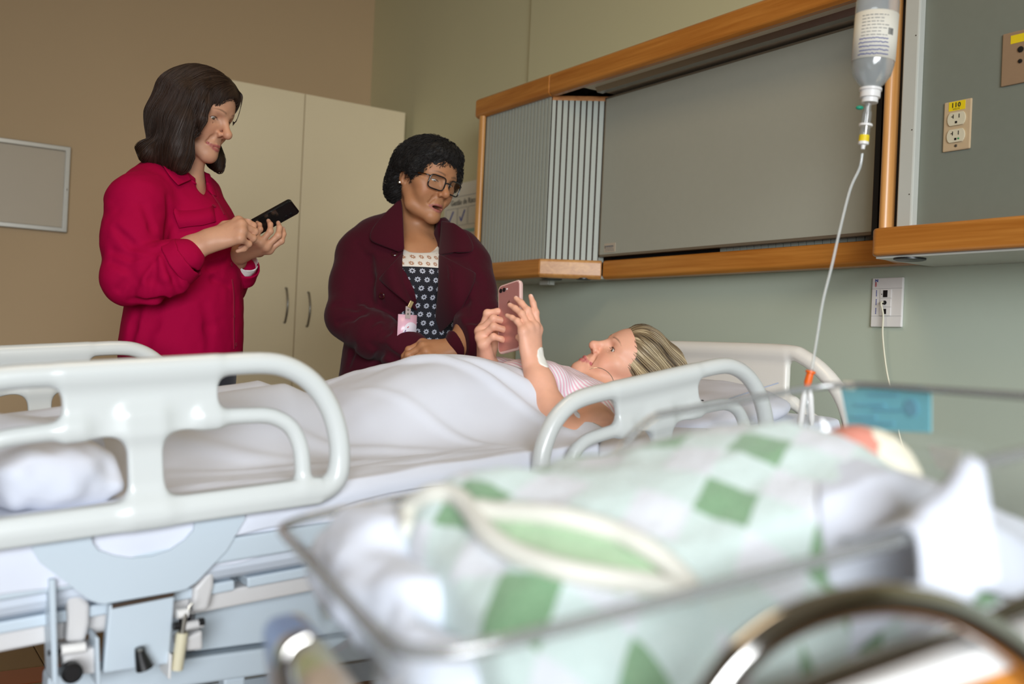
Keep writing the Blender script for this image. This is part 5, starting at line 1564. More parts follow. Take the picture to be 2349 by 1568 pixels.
# curly hair
HB = SDF(); HB.frame(bo, BR, 1.03)
HB.ell((0, -.010, .040), (.086, .094, .080), .01)
HB.ell((0, .030, .078), (.070, .060, .036), .03)
HB.ell((.070, -.012, .02), (.022, .05, .05), .03)
HB.ell((-.070, .0, .02), (.022, .06, .045), .03)
HB.ell((0, -.066, -.02), (.064, .036, .058), .04)
HB.ell((.052, -.050, -.048), (.030, .028, .038), .03)
HB.ell((-.052, -.050, -.048), (.030, .028, .038), .03)
HB.chain([(.062, .040, .060), (.072, .030, .020), (.076, .020, .0)], [.018, .014, .006], .02)
HB.ell((-.006, .100, -.036), (.056, .044, .083), .012, 's')
HB.ell((.082, .004, -.022), (.022, .028, .030), .010, 's')
HB.frame()
HB.disp = lambda P: .004 * vnoise(P, 75, 9) + .0022 * vnoise(P, 160, 11); HB.damp = .006
Vh, Fh = HB.mesh(.0032)
hairB = mobj('hair', Vh, Fh, MT['hairB'], bur, True)
HB.disp = None
def bdir(P, t):
    q = (P - bo) @ BR
    d = np.stack([q[:, 0] * 6, q[:, 1] * 2 - .35, -np.ones(len(P)) * .6], 1) + RNG.randn(len(P), 3) * .35
    return d @ BR.T
P0 = sample_surface(Vh, Fh, 3000, lambda c: ((c - bo) @ BR)[:, 2] > -.2)
V1, F1 = strands(HB, P0, bdir, 11, .0036, .0008, .0050, curl=.0011, cf=330)
mobj('hair_curls', V1, F1, MT['hairB'], hairB, True)['kind'] = 'stuff'
# glasses
MT['frame_black'] = M('black_glasses_frame', srgb(18, 20, 26), .2, var=.1, vs=40, coat=.3)
MT['lens'] = thin_clear('spectacle_lens', (.97, .98, .98), .05, .02)
gl = thing('glasses', 'dark rectangular glasses on the face of the woman in burgundy', 'glasses', tuple(bo + BR @ np.array([0, .1, -.005])))
GW = lambda p: bo + 1.03 * (BR @ np.asarray(p, float))
for s in (1, -1):
    ring = []
    for a in np.linspace(0, 2 * math.pi, 32, endpoint=False):
        ca, sa = math.cos(a), math.sin(a)
        x = .0255 * np.sign(ca) * abs(ca) ** .45; z = .0190 * np.sign(sa) * abs(sa) ** .52
        ring.append(GW((s * (.0345 + x), .0985 - .012 * ((.0345 + x) / .06) ** 2 + z * .10, -.008 + z)))
    auto_smooth(MB().tube(ring, .0021, 6, closed=True, flat=1.0).build('rim', MT['frame_black'], gl), 60)
    c = np.mean(ring, 0)
    mobj('lens', [c] + ring, [(0, 1 + i, 1 + (i + 1) % 32) for i in range(32)], MT['lens'], gl, True)
    auto_smooth(MB().tube(smooth_path([GW((s * .060, .087, .004)), GW((s * .069, .080, .005)), GW((s * .0765, .055, .004)), GW((s * .0795, .01, .003)), GW((s * .079, -.012, .000))], 5), .0019, 6).build('temple', MT['frame_black'], gl), 60)
    auto_smooth(MB().tube([GW((s * .0700, .079, .005)), GW((s * .0768, .055, .0042))], .0024, 6).build('temple_trim', MT['gold'], gl), 60)
auto_smooth(MB().tube(smooth_path([GW((.0105, .0985, -.003)), GW((0, .1005, -.001)), GW((-.0105, .0985, -.003))], 5), .0021, 6).build('bridge', MT['frame_black'], gl), 60)
# ear stud
er = GW((.0835, -.004, -.033))
ear = auto_smooth(MB().lathe([(.001, -.006), (.0045, 0), (.0052, .002), (.003, .0045)], 12, er, BR[:, 0]).build('earring', M('silver_stud', srgb(225, 225, 230), .1, metal=1, var=.05, vs=50), None))
tag(ear, 'small silver ear stud in the ear of the woman in burgundy', 'earring')
# identity badge clipped to the lapel
bc = surf(CT, 931, 755); n_ = unit(grad(CT, bc[None])[0] * 1.0 + b_f); c_ = bc + b_f * .007
bdg = thing('id_badge', 'pink and white identity badge clipped to the burgundy lapel', 'badge', tuple(c_))
bx_ = unit(np.cross(UPW, b_f)); by_ = UPW
def bq(u, v, off=0.0): return c_ + bx_ * u + by_ * v + b_f * off
t = NT('badge_print')
g = t.n('ShaderNodeNewGeometry')
sp2 = t.attr('st').outputs['Vector']; sx2 = t.n('ShaderNodeSeparateXYZ'); t.l(sp2, sx2.inputs[0])
du = t.math('SUBTRACT', sx2.outputs[0], .4); dv = t.math('ADD', sx2.outputs[1], .35)
rr_ = t.math('SQRT', t.math('ADD', t.math('MULTIPLY', du, du), t.math('MULTIPLY', dv, dv)))
t.l(t.mix(t.math('LESS_THAN', rr_, .85), srgb(226, 178, 196), srgb(232, 226, 238)), t.p.inputs['Base Color']); t.set(Roughness=.25)
w2_, h2_ = .0275, .040
V = []; uvb = []
for u in np.linspace(-1, 1, 3):
    for v in np.linspace(-1, 1, 3): V.append(bq(u * w2_, v * h2_, .0012)); uvb.append((u, v))
cd = mobj('card', V, grid_faces(3, 3), t.m, bdg, uv=np.array(uvb)); cd.modifiers.new('s', 'SOLIDIFY').thickness = .0015
auto_smooth(MB().tube(smooth_path([bq(-.004, -.002, .0018), bq(-.0065, -.010, .0018), bq(-.002, -.019, .0018), bq(.006, -.021, .0018)], 5), .0012, 6).build('badge_emblem', M('plum_print', srgb(96, 40, 110), .5, var=.05, vs=80), bdg))
auto_smooth(MB().tube([bq(.0005, .004, .0018), bq(.0045, .008, .0018)], .0011, 6).build('badge_emblem', MT['ink_red'], bdg))
auto_smooth(MB().lathe([(.0014, 0), (.0014, .0005)], 8, bq(.004, -.012, .0014), b_f).build('badge_emblem', MT['ink_blue'], bdg))
MB().box((-.006, -.0006, -.0012), (.006, .0006, .0012), np.stack([bx_, b_f, by_], 1), bq(0, .034, .0018)).build('badge_slot', MT['ink'], bdg)
MB().box((-.0075, -.0006, -.0165), (.0075, .0006, .0165), np.stack([bx_, b_f, by_], 1), bq(0, .046, .0028)).build('strap', M('clear_vinyl_strap', srgb(176, 160, 158), .3, var=.03, vs=60), bdg)
for v in (.042, .053):
    auto_smooth(MB().lathe([(.0030, 0), (.0024, .0014)], 12, bq(0, v, .0034), b_f).build('press_stud', MT['steel_d'], bdg))
MB().box((-.0055, -.0022, -.010), (.0055, .0022, .010), np.stack([unit(bx_ * .9 + by_ * -.4), b_f, unit(by_ * .9 + bx_ * .4)], 1), bq(.006, .068, .0035)).build('clip', M('brass_clip', srgb(200, 176, 130), .3, metal=.8, var=.05, vs=60), bdg, bevel=.001)
# ------------------------------------------------------------------ patient lying in the bed
MT['skinP'] = skin_mat('warm_light_skin')
MT['hairP'] = hair_mat('blonde_streaked_hair', srgb(96, 78, 56), srgb(206, 186, 150), .42)
t = NT('pink_striped_cotton')
v = t.coord('Object')
st = t.attr('st').outputs['Vector']; sp = t.n('ShaderNodeSeparateXYZ'); t.l(st, sp.inputs[0])
fr = t.math('FRACT', t.math('ADD', t.math('DIVIDE', sp.outputs[0], .0098), 1.0))
t.l(t.mix(t.math('LESS_THAN', fr, .46), srgb(242, 238, 243), srgb(236, 190, 208)), t.p.inputs['Base Color'])
t.set(Roughness=.85); t.bump(t.noise(v, 500, 2), .1, .0006)
MT['stripe'] = t.m
YP = 1.90
pat = thing('person', 'patient in a pink striped shirt lying in bed and looking at a phone', 'person', (1.2, YP, .72))
# head: face up, chin toward the feet, turned a little to the camera
po = AT(1436, 850, Y=YP)
pf = cam_dir(-.60, .78, -.27)                     # face direction
pu = cam_dir(.79, .61, .0)                        # toward the crown
PHR = frame_from(pf, pu)
PP = Paint(srgb(228, 172, 146)); SP = SDF()
add_head(SP, PP, po, PHR, .98, mouth=0, smile=1.3, eye=.0048, lip=srgb(196, 112, 112), brow=srgb(58, 42, 34), nose=1.02, jaw=1.0, cheek=.006, brow_th=1.2, folds=.5, lipw=1.1)
pn = np.array([1.455, YP, .815])
SP.cone(po + PHR @ np.array([0, -.015, -.055]), pn, .050, .055, .025)
SP.cone(pn, np.array([1.40, YP, .80]), .06, .08, .04)
SP.cone(np.array([1.40, YP, .81]), np.array([.98, YP, .785]), .105, .085, .05, flat=.75, ax=(0, 0, 1))
# legs under the sheet
for s in (1, -1):
    SP.chain([(.95, YP + s * .075, .765), (.50, YP + s * .085, .735), (.06, YP + s * .085, .71)], [.062, .046, .034], .03)
    SP.chain([(.06, YP + s * .09, .72), (.015, YP + s * .10, .80)], [.035, .025], .02)
# near (left) arm: upper arm on the mattress, forearm raised to the phone
sN = np.array([1.405, 1.735, .815])
eN = AT(1290, 1020, Y=1.63); wN = AT(1226, 842, Y=1.735)
SP.chain([sN, (sN + eN) / 2 + np.array([.008, -.012, .0]), eN], [.056, .050, .042], .03)
SP.ball(eN + np.array([.004, -.004, -.004]), .036, .02)
dN = cam_dir(-.20, .40, -.85)
fm = eN + (wN - eN) * .38
SP.chain([eN, fm, eN + (wN - eN) * .8, wN], [.037, .037, .028, .0255], .02)
wdir = unit(wN - eN)
hN = cam_dir(-.10, .97, .16)
THn = [(-.016, .016, -.006), (-.036, .040, -.024), (-.040, .060, -.046), (-.030, .078, -.062)]
RN_, tipN = add_hand(SP, PP, wN + wdir * .008, hN, cam_dir(.80, .12, -.60), -1,
    {'i': (2, 8, 6, 3), 'm': (20, 18, 8, 2), 'r': (27, 20, 8, 0), 'p': (32, 22, 8, -3)}, THn, .89, nail=srgb(238, 200, 190))
# far (right) arm
sF = np.array([1.40, 2.065, .815]); eF = np.array([1.30, 2.14, .79]); wF = AT(1116, 842, Y=1.955)
SP.cone(sF, eF, .054, .043, .03)
add_forearm(SP, eF, wF, r0=.042, r1=.027, dorsal=cam_dir(-.3, .3, .9))
THf = [(-.016, .016, -.006), (-.040, .042, -.020), (-.050, .070, -.034), (-.046, .096, -.044)]
RF_, tipF = add_hand(SP, PP, wF, cam_dir(-.15, .85, -.50), cam_dir(-1.0, -.10, .10), 1,
    {'i': (22, 62, 14, -4), 'm': (48, 62, 16, -1), 'r': (52, 62, 16, 2), 'p': (55, 60, 18, 5)}, THf, 1.0, nail=srgb(226, 178, 170))
V, F = mesh_lod(SP, .0023, .009, [(po, .165), (pn, .09), (eN, .08), (sN, .10), ((eN + wN) / 2, .10), (wN, .09), (wN + hN * .1, .12), (wF, .08), (wF + UPW * .1, .12)])
bodyP = mobj('body', V, F, MT['skinP'], pat, True, col=PP(V))
add_eyes(bodyP, po, PHR, .98, (.05, 1, -.45), (.06, .05, .03))
# shirt
SS = SDF()
SS.cone(np.array([1.435, YP, .822]), np.array([1.37, YP, .815]), .105, .130, .04, flat=.66, ax=(0, 0, 1))
SS.cone(np.array([1.37, YP, .815]), np.array([1.10, YP, .795]), .146, .135, .05, flat=.70, ax=(0, 0, 1))
for s in (1, -1):
    SS.ell((1.27, YP + s * .085, .885), (.085, .075, .045), .05)
SS.cone(np.array([1.405, 1.775, .82]), np.array([1.40, 1.715, .805]), .068, .062, .03)
SS.cone(np.array([1.40, 1.725, .805]), sN + (eN - sN) * .30, .064, .064, .02)
SS.cone(sF + np.array([0, -.03, 0]), sF + (eF - sF) * .5, .066, .064, .03)
SS.ball(pn + np.array([.045, 0, .055]), .098, .01, 's')
SS.cone(sN + (eN - sN) * .42, sN + (eN - sN) * .9, .058, .06, .004, 's')
SS.disp = lambda P: .0022 * vnoise(P * np.array([1, .6, 1]), 30, 12) + .0012 * vnoise(P, 60, 13); SS.damp = .004
V, F = SS.mesh(.0045)
w = V[:, 0] * .96 + V[:, 2] * .25
mobj('striped_shirt', V, F, MT['stripe'], pat, True, uv=np.stack([w, V[:, 1], V[:, 2]], 1))
# dressing on the wrist, neck chain
S = SDF(); g_c = AT(1248, 822, Y=1.722)
S.fn(lambda P: np.maximum(SP.eval(P) - .0022, (lambda q: np.sqrt((q[:, 0] / .017) ** 2 + (q[:, 1] / .030) ** 2 + (q[:, 2] / .030) ** 2) - 1)((P - g_c) @ np.stack([RH, FH, UPW], 1)) * .018), g_c, .035, .003)
S.disp = lambda P: .0010 * vnoise(P, 120, 3); S.damp = .002
sobj('wrist_dressing', S, .0022, M('white_gauze', srgb(238, 238, 232), .85, var=.02, vs=60), pat)
nk_ = smooth_path([AT(1352, 846, Y=1.835), AT(1372, 843, Y=1.82), AT(1390, 850, Y=1.81), AT(1402, 862, Y=1.805), AT(1408, 875, Y=1.80)], 6)
tag(auto_smooth(MB().tube(nk_, .0009, 6).build('necklace', M('fine_silver_chain', srgb(210, 200, 190), .25, metal=1, var=.05, vs=80))), 'fine chain around the neck of the patient', 'necklace')
# hair
HP = SDF(); HP.frame(po, PHR, .98)
HP.ell((0, -.012, .036), (.083, .094, .088), .01)
HP.ell((0, .020, .075), (.066, .060, .045), .03)
HP.chain([(-.076, -.012, .045), (-.082, -.030, .0), (-.076, -.055, -.035)], [.022, .022, .016], .03)
HP.chain([(.076, -.012, .045), (.082, -.030, .0), (.076, -.055, -.035)], [.022, .022, .016], .03)
HP.chain([(-.04, -.06, .09), (-.03, -.09, .07), (-.02, -.10, .02)], [.04, .036, .03], .04)
HP.chain([(.02, -.05, .105), (.03, -.09, .09)], [.036, .03], .04)
HP.ell((0, .100, -.030), (.066, .050, .092), .012, 's')
HP.ell((-.085, .020, -.032), (.030, .045, .040), .010, 's')
HP.ell((.085, .020, -.032), (.030, .045, .040), .010, 's')
HP.frame()
Vh, Fh = HP.mesh(.004)
t = NT('blonde_highlights')
sa = t.attr('st').outputs['Vector']; sp = t.n('ShaderNodeSeparateXYZ'); t.l(sa, sp.inputs[0])
f = t.noise(t.coord('Object', (1, 1, 1)), 60, 3)
nz = t.n('ShaderNodeTexNoise'); nz.inputs['Scale'].default_value = 1.0; nz.inputs['Detail'].default_value = 3
mp = t.n('ShaderNodeMapping'); mp.inputs['Scale'].default_value = (90, 10, 10); t.l(sa, mp.inputs[0]); t.l(mp.outputs[0], nz.inputs['Vector'])
t.l(t.ramp(nz.outputs['Fac'], [(.30, srgb(62, 50, 38)), (.50, srgb(132, 112, 84)), (.62, srgb(206, 188, 152)), (.75, srgb(232, 220, 192))]), t.p.inputs['Base Color'])
t.set(Roughness=.42); t.bump(nz.outputs['Fac'], .4, .002)
MT['hairP'] = t.m
q = (Vh - po) @ PHR
uvh = np.stack([np.arctan2(q[:, 0], q[:, 2] - .02) * .1, q[:, 1], q[:, 2]], 1)
hairP = mobj('hair', Vh, Fh, MT['hairP'], pat, True, uv=uvh)
def pdir(P, t):
    q = (P - po) @ PHR
    d = np.stack([q[:, 0] * 2.0, -np.ones(len(P)), .25 - q[:, 2] * 2], 1)
    return d @ PHR.T
P0 = sample_surface(Vh, Fh, 1300, lambda c: ((c - po) @ PHR)[:, 1] > -.06)
V1, F1 = strands(HP, P0, pdir, 13, .0095, .0008, .0018)
q = (P0 - po) @ PHR
L1 = len(V1) // len(P0)
uv1 = np.repeat(np.stack([np.arctan2(q[:, 0], q[:, 2] - .02) * .1 + RNG.randn(len(P0)) * .003, q[:, 1], q[:, 2]], 1), L1, 0)
mobj('hair_strands', V1, F1, MT['hairP'], hairP, True, uv=uv1)['kind'] = 'stuff'
# rose phone in a clear case
MT['rose'] = M('rose_gold_metal', srgb(214, 158, 152), .3, metal=.55, var=.03, vs=20)
MT['rose_case'] = M('clear_rose_case', srgb(226, 190, 184), .15, var=.03, vs=20, coat=.6)
pq = AT(1171, 727, Y=1.865)
pl_, pn_ = unit(CUV + FH * .22), unit(np.array([1.0, .06, -.22]))
rph, L_, N_, W_, bk2 = phone_mesh('smartphone', 'rose gold smartphone held up by the patient', pq, pl_, pn_, (.160, .080, .009), MT['rose'], MT['rose_case'], MT['screen'], .012)
sd = -1 if (W_ @ RH) > 0 else 1
lens = MB()
for k in (0, 1):
    auto_smooth(MB().lathe([(.0048, 0), (.0048, .0016), (.0036, .0018)], 16, pq + L_ * .066 + W_ * sd * (.028 - .012 * k) - N_ * .0050, -N_).build('camera_lens', MT['black'], bk2))
auto_smooth(MB().lathe([(.0022, 0), (.0022, .0008)], 10, pq + L_ * .066 + W_ * sd * .006 - N_ * .0050, -N_).build('flash', MT['white_pl'], bk2))
# round fruit mark on the back
mk = MB()
c0 = pq + L_ * .030 - N_ * .0051
ring = []
for a in np.linspace(0, 2 * math.pi, 28, endpoint=False):
    r_ = .0058 * (1 - .10 * math.cos(2 * a) * 0 - .12 * max(0, math.cos(a - math.pi / 2)) ** 8)
    x = r_ * math.cos(a); y = r_ * math.sin(a) * 1.05
    dx = x - .0074
    if dx * dx + y * y < .0031 ** 2: x = .0074 - math.sqrt(max(.0031 ** 2 - y * y, 0))
    ring.append(c0 + W_ * (-sd) * x + L_ * y)
mk.add([c0 + W_ * sd * .0012] + ring, [(0, 1 + i, 1 + (i + 1) % 28) for i in range(28)])
lf = [c0 + L_ * (.0068 + .0020 * math.sin(a) + .0016 * math.cos(a)) + W_ * (-sd) * (.0010 + .0014 * math.cos(a)) for a in np.linspace(0, 2 * math.pi, 10, endpoint=False)]
mk2 = MB().add(lf, [tuple(range(10))])
mat_mk = M('polished_mark', srgb(150, 110, 104), .1, metal=.9, var=.03, vs=40)
mk.build('back_emblem', mat_mk, bk2); mk2.build('back_emblem', mat_mk, bk2)
# ------------------------------------------------------------------ bedding
def mz(x): return .716 + math.tan(BT) * (x - .9) + .016            # mattress top
# fitted sheet with tails hanging over the near side
nu, nv = 120, 60
us = np.linspace(-.11, 1.905, nu)
prof = [(2.36, -.10), (2.362, -.05), (2.355, -.012), (2.33, .004), (2.25, .006), (2.1, .006), (1.9, .006), (1.7, .006), (1.58, .006), (1.50, .004), (1.484, -.008), (1.481, -.030), (1.481, -.052), (1.481, -.078)]
pp = smooth_path([(a, b, 0) for a, b in prof], 5)[:, :2]
V = []
for u in us:
    for k, (y, dz) in enumerate(pp):
        n1 = float(vnoise(np.array([[u * 9, k * .25, 0]]), 1.0, 21)[0]); n2 = float(vnoise(np.array([[u * 30, k * .12, 3]]), 1.0, 22)[0])
        hang = max(0, -dz - .02)
        yy = y + (.005 * n2 * min(1, hang * 14) if y < 1.6 else 0)
        dd = dz * (1 + (.25 * n1 if (hang > 0) else 0)) + .003 * n1
        V.append((u - math.sin(BT) * 0, yy, mz(u) + dd))
sh = mobj('fitted_sheet', np.array(V), grid_faces(nu, len(pp))[:, ::-1], MT['sheet'], None, True)
tag(sh, 'white fitted sheet stretched over the bed mattress', 'bed sheet')
# body relief under the cover
def relief(x, y):
    c = np.abs(y - YP)
    leg = (np.interp(x, [-.1, .02, .06, .15, .5, .9], [.0, .11, .10, .075, .090, .115])) * (np.exp(-((c - .09) / .085) ** 2) + .55 * np.exp(-(c / .10) ** 2))
    tor = np.interp(x, [.70, .84, .95, 1.03, 1.12, 1.25, 1.40], [.0, .110, .145, .157, .152, .142, .13]) * np.exp(-(c / np.interp(x, [.8, 1.0, 1.2], [.185, .215, .24])) ** 4)
    return np.maximum(np.minimum(leg, .16) * np.interp(x, [.70, .95], [1, 0]), tor)
# cover sheet (heightfield that falls off the near side), turned back at the chest
nx, ny = 210, 130
ys = np.concatenate([np.linspace(2.42, 1.485, 100), np.linspace(1.484, 1.474, 30)])
V = np.zeros((nx, ny, 3))
xs0 = np.linspace(-.10, 1.0, nx)
for j in range(ny):
    y = ys[j]
    top = np.interp(y, [1.46, 1.49, 1.60, 1.70, 1.80, 1.90, 2.05, 2.2, 2.42], [1.18, 1.20, 1.30, 1.24, 1.185, 1.145, 1.13, 1.16, 1.20])
    x = -.10 + (top + .10) * np.linspace(0, 1, nx)
    P = np.stack([x, np.full(nx, y), np.zeros(nx)], 1)
    z = np.array([mz(a) for a in x]) + .014 + relief(x, y)
    # long pulled folds fanning from the hip toward the near edge
    fold = np.zeros(nx)
    for (x0, y0, x1, y1, w, h) in ((.90, 1.99, 1.24, 1.56, .010, .011), (.97, 1.90, 1.27, 1.63, .014, .016), (.84, 1.84, 1.06, 1.53, .010, .005),
                                   (.55, 1.80, .95, 1.60, .012, .007), (.30, 1.82, .70, 1.66, .012, .008), (1.05, 2.00, 1.17, 1.84, .012, .014), (.2, 1.95, .55, 1.93, .014, .010), (.45, 1.68, .9, 1.55, .010, .007), (.70, 2.0, .92, 1.98, .010, .012),
                                   (.60, 1.56, 1.15, 1.535, .008, .010), (.70, 1.60, 1.05, 1.57, .008, .007), (.35, 1.60, .66, 1.54, .010, .010)):
        dx, dy = x1 - x0, y1 - y0; L = math.hypot(dx, dy)
        s_ = ((x - x0) * dx + (y - y0) * dy) / L; n_ = (-(x - x0) * dy + (y - y0) * dx) / L
        fold += h * np.exp(-(n_ / w) ** 2) * np.clip(1.2 - np.abs(s_ / L - .5) * 2, 0, 1)
    nz_ = .0028 * vnoise(P * np.array([4, 9, 1]), 1, 31) + .0022 * vnoise(P * np.array([12, 30, 1]), 1, 32)
    side = np.clip((1.60 - y) / .12, 0, 1)
    z = z + fold * (1 - side * .5) + nz_ * (1 + side)
    if j >= 100:
        t_ = (j - 99) / 30
        hang = np.interp(x, [-.1, .1, .35, .55, .75, 1.0, 1.18], [.085, .08, .07, .045, .030, .028, .05]) * (1 + .3 * vnoise(np.stack([x * 5, x * 0, x * 0], 1), 1, 33))
        z = z - t_ * hang
        y = y - .004 * np.sin(t_ * math.pi) + .004 * vnoise(np.stack([x * 22, x * 0 + t_, x * 0], 1), 1, 34) * t_
    V[:, j, 0] = x; V[:, j, 1] = y; V[:, j, 2] = z
cv = mobj('cover_sheet', V.reshape(-1, 3), grid_faces(nx, ny), MT['sheet'], None, True)
cv.modifiers.new('s', 'SOLIDIFY').thickness = .004
tag(cv, 'rumpled white cover sheet drawn over the legs and belly of the patient', 'bed sheet')
# bunched cloth by the feet, seen through the near rail
S = SDF()
for a, b, r0_, r1_ in (((.05, 1.62, .735), (.30, 1.58, .745), .055, .045), ((.10, 1.70, .78), (.32, 1.68, .77), .05, .03), ((.0, 1.60, .78), (.12, 1.72, .82), .05, .04), ((.22, 1.56, .73), (.34, 1.55, .72), .04, .02)):
    S.cone(a, b, r0_, r1_, .03)
S.disp = lambda P: .010 * vnoise(P * np.array([1, 1, 1.6]), 16, 41) + .005 * vnoise(P, 40, 42); S.damp = .012
tag(sobj('bunched_sheet', S, .006, MT['sheet']), 'bunched white cloth lying at the foot of the bed', 'bed sheet')
# pillow
S = SDF(); ctr = np.array([1.70, 1.90, .825])
S.fn(lambda P: (lambda q: (np.abs(q[:, 0] / .19) ** 3.4 + np.abs(q[:, 1] / .37) ** 3.4 + np.abs(q[:, 2] / (.062 * (1.02 - .5 * (np.abs(q[:, 0] / .19) ** 3 + np.abs(q[:, 1] / .37) ** 3).clip(0, 1.6) * .55))) ** 2.2 - 1) * .045)((P - ctr) @ Ry(-.16)), ctr, .42, .01)
S.ell(po + np.array([.03, .0, -.075]), (.10, .10, .06), .05, 's')
S.disp = lambda P: .003 * vnoise(P, 22, 51); S.damp = .004
pwv, pwf = S.mesh(.006)
pw = thing('pillow', 'white pillow under the head of the patient', 'pillow', (1.70, 1.90, .77))
mobj('pillow_case', pwv, pwf, M('pale_blue_pillowcase', srgb(222, 224, 236), .85, var=.02, vs=30, bump=.1, bs=300), pw, True)
e0 = smooth_path([AT(1610, 935, Y=1.56), AT(1700, 905, Y=1.56), AT(1785, 878, Y=1.56)], 6)
auto_smooth(MB().tube(e0, .0016, 6).build('seam', M('grey_blue_seam', srgb(176, 184, 204), .8, var=.05, vs=60), pw))
# ------------------------------------------------------------------ infusion bottle on its hanger
MT['bottle'] = thin_clear('milky_bottle_plastic', (.86, .88, .88), .10, .12, .30)
MT['tube'] = thin_clear('clear_infusion_tube', (.93, .94, .94), .08, .15, .38)
MT['clearpl'] = thin_clear('clear_hard_plastic', (.93, .94, .95), .12, .04, .12)
iD = 1.87
top_ = P3(2022, -60, iD); tip = P3(1997, 236, iD)
axd = unit(top_ - tip)
bt0 = P3(1997, 206, iD)
iv = thing('infusion_bottle', 'milky infusion bottle with a written label hanging upside down', 'infusion bottle', tuple(tip))
pxm = FPX / iD
prof = [(.0130, 0.0), (.0145, 3 / pxm), (.024, 14 / pxm), (.034, 32 / pxm), (.0385, 55 / pxm), (.0392, 80 / pxm), (.0392, 200 / pxm), (.036, 216 / pxm), (.030, 226 / pxm), (.012, 232 / pxm), (.003, 233 / pxm)]
auto_smooth(MB().lathe(prof, 40, bt0, axd).build('bottle_body', MT['bottle'], iv), 40)
liq = [(.012, .002), (.033, 34 / pxm), (.0372, 58 / pxm), (.0376, 62 / pxm)]
auto_smooth(MB().lathe(liq, 36, bt0, axd).build('liquid', thin_clear('saline', (.90, .93, .95), .05, .02, .06), iv), 40)
auto_smooth(MB().lathe([(.0150, -.0245), (.0150, -.016), (.0185, -.015), (.0185, -.003), (.0205, -.002), (.0205, .0025), (.014, .003)], 28, bt0, axd).build('cap', MT['white_pl'], iv), 30)
# label wrapped round the bottle
fr_ = unit((CO - bt0) - axd * ((CO - bt0) @ axd)); sd_ = np.cross(axd, fr_)
def lab(u, h, off=.0006):                     # u: metres round the bottle from the camera side, h: height above the cap
    a = u / .0392
    return bt0 + axd * h + (.0392 + off) * (math.cos(a) * fr_ + math.sin(a) * sd_)
h0_, h1_ = 62 / pxm, 170 / pxm
V = [lab(u, h) for u in np.linspace(-.052, .062, 30) for h in (h0_, h1_)]
lb = mobj('label', V, grid_faces(30, 2), MT['paper'], iv, True)
lb.modifiers.new('s', 'SOLIDIFY').thickness = .0003
rs_ = random.Random(3)
sgn = 1 if (sd_ @ RH) > 0 else -1
for k in range(7):                             # small printed lines, too fine to read
    h = h1_ - .010 - .0062 * k; u = -.026
    mb = MB()
    while u < .020 - (k % 3) * .006:
        w_ = .003 + rs_.random() * .006
        mb.tube([lab(sgn * u, h - 0, .0008), lab(sgn * (u + w_ / 2), h, .0008), lab(sgn * (u + w_), h, .0008)], .0006, 4); u += w_ + .002
    mb.build('printed_line', MT['ink_grey'], lb)['kind'] = 'stuff'
for k in range(5):                             # handwriting in blue pen
    h = h0_ + .006 + .0072 * k; pts = []
    u = -.030 + .003 * rs_.random()
    while u < .030 - .006 * rs_.random():
        pts.append(lab(sgn * u, h + .0022 * (rs_.random() - .4), .0008)); u += .0013
    MB().tube(pts, .0008, 4).build('handwriting', MT['ink_blue'], lb)
for k in range(8):
    u = .024 + .0014 * k; hb = h1_ - .045
    MB().tube([lab(sgn * u, hb, .0008), lab(sgn * u, hb + .012, .0008)], .0004 if k % 3 else .0006, 4).build('bar', MT['ink'], lb)
# hanging ring and hook up to the ceiling
tp = bt0 + axd * (233 / pxm)
ring = [tp + axd * (.012 + .012 * math.sin(a)) + sd_ * .012 * math.cos(a) for a in np.linspace(0, 2 * math.pi, 24, endpoint=False)]
auto_smooth(MB().tube(ring, .002, 8, closed=True).build('hanging_ring', MT['white_pl'], iv), 60)
hg = thing('infusion_hanger', 'thin steel hanger rod coming down from the ceiling', 'hanger', (tp[0], tp[1], ZC))
auto_smooth(MB().tube(smooth_path([tp + axd * .022 + fr_ * .0, tp + axd * .017 + fr_ * .010, tp + axd * .026 + fr_ * .018, tp + axd * .05 + fr_ * .010, np.array([tp[0], tp[1], tp[2] + .10]), np.array([tp[0], tp[1], ZC - .3]), np.array([tp[0], tp[1], ZC - .012])], 6), .003, 8).build('rod', MT['steel_d'], hg), 60)
auto_smooth(MB().lathe([(.03, -.012), (.03, 0)], 20, (tp[0], tp[1], ZC), (0, 0, 1)).build('ceiling_plate', MT['steel_d'], hg))
# giving set: spike, green tab, drip chamber, tube, orange connector, clips
gs = thing('infusion_set', 'clear infusion line with a yellow-banded drip chamber and an orange connector', 'infusion line', tuple(P3(1980, 340, iD)))
d1, d2 = P3(1992, 236, iD), P3(1979, 342, iD)
dn = unit(d2 - d1); Ld = np.linalg.norm(d2 - d1)
def dp(f): return d1 + dn * (Ld * f)
auto_smooth(MB().lathe([(.006, 0), (.006, Ld * .18), (.0085, Ld * .20), (.0085, Ld * .48)], 18, d1, dn).build('spike_housing', MT['clearpl'], gs), 40)
auto_smooth(MB().lathe([(.0125, 0), (.0125, Ld * .045), (.006, Ld * .05)], 20, dp(.46), dn).build('flange', MT['white_pl'], gs), 40)
auto_smooth(MB().lathe([(.0092, 0), (.0085, Ld * .22), (.0085, Ld * .24)], 20, dp(.50), dn).build('drip_chamber', MT['clearpl'], gs), 40)
auto_smooth(MB().lathe([(.0092, 0), (.0095, Ld * .14)], 20, dp(.70), dn).build('yellow_band', MT['yellow'], gs), 40)
auto_smooth(MB().lathe([(.0096, 0), (.0096, Ld * .06), (.0045, Ld * .075), (.0035, Ld * .16)], 20, dp(.84), dn).build('outlet', MT['white_pl'], gs), 40)
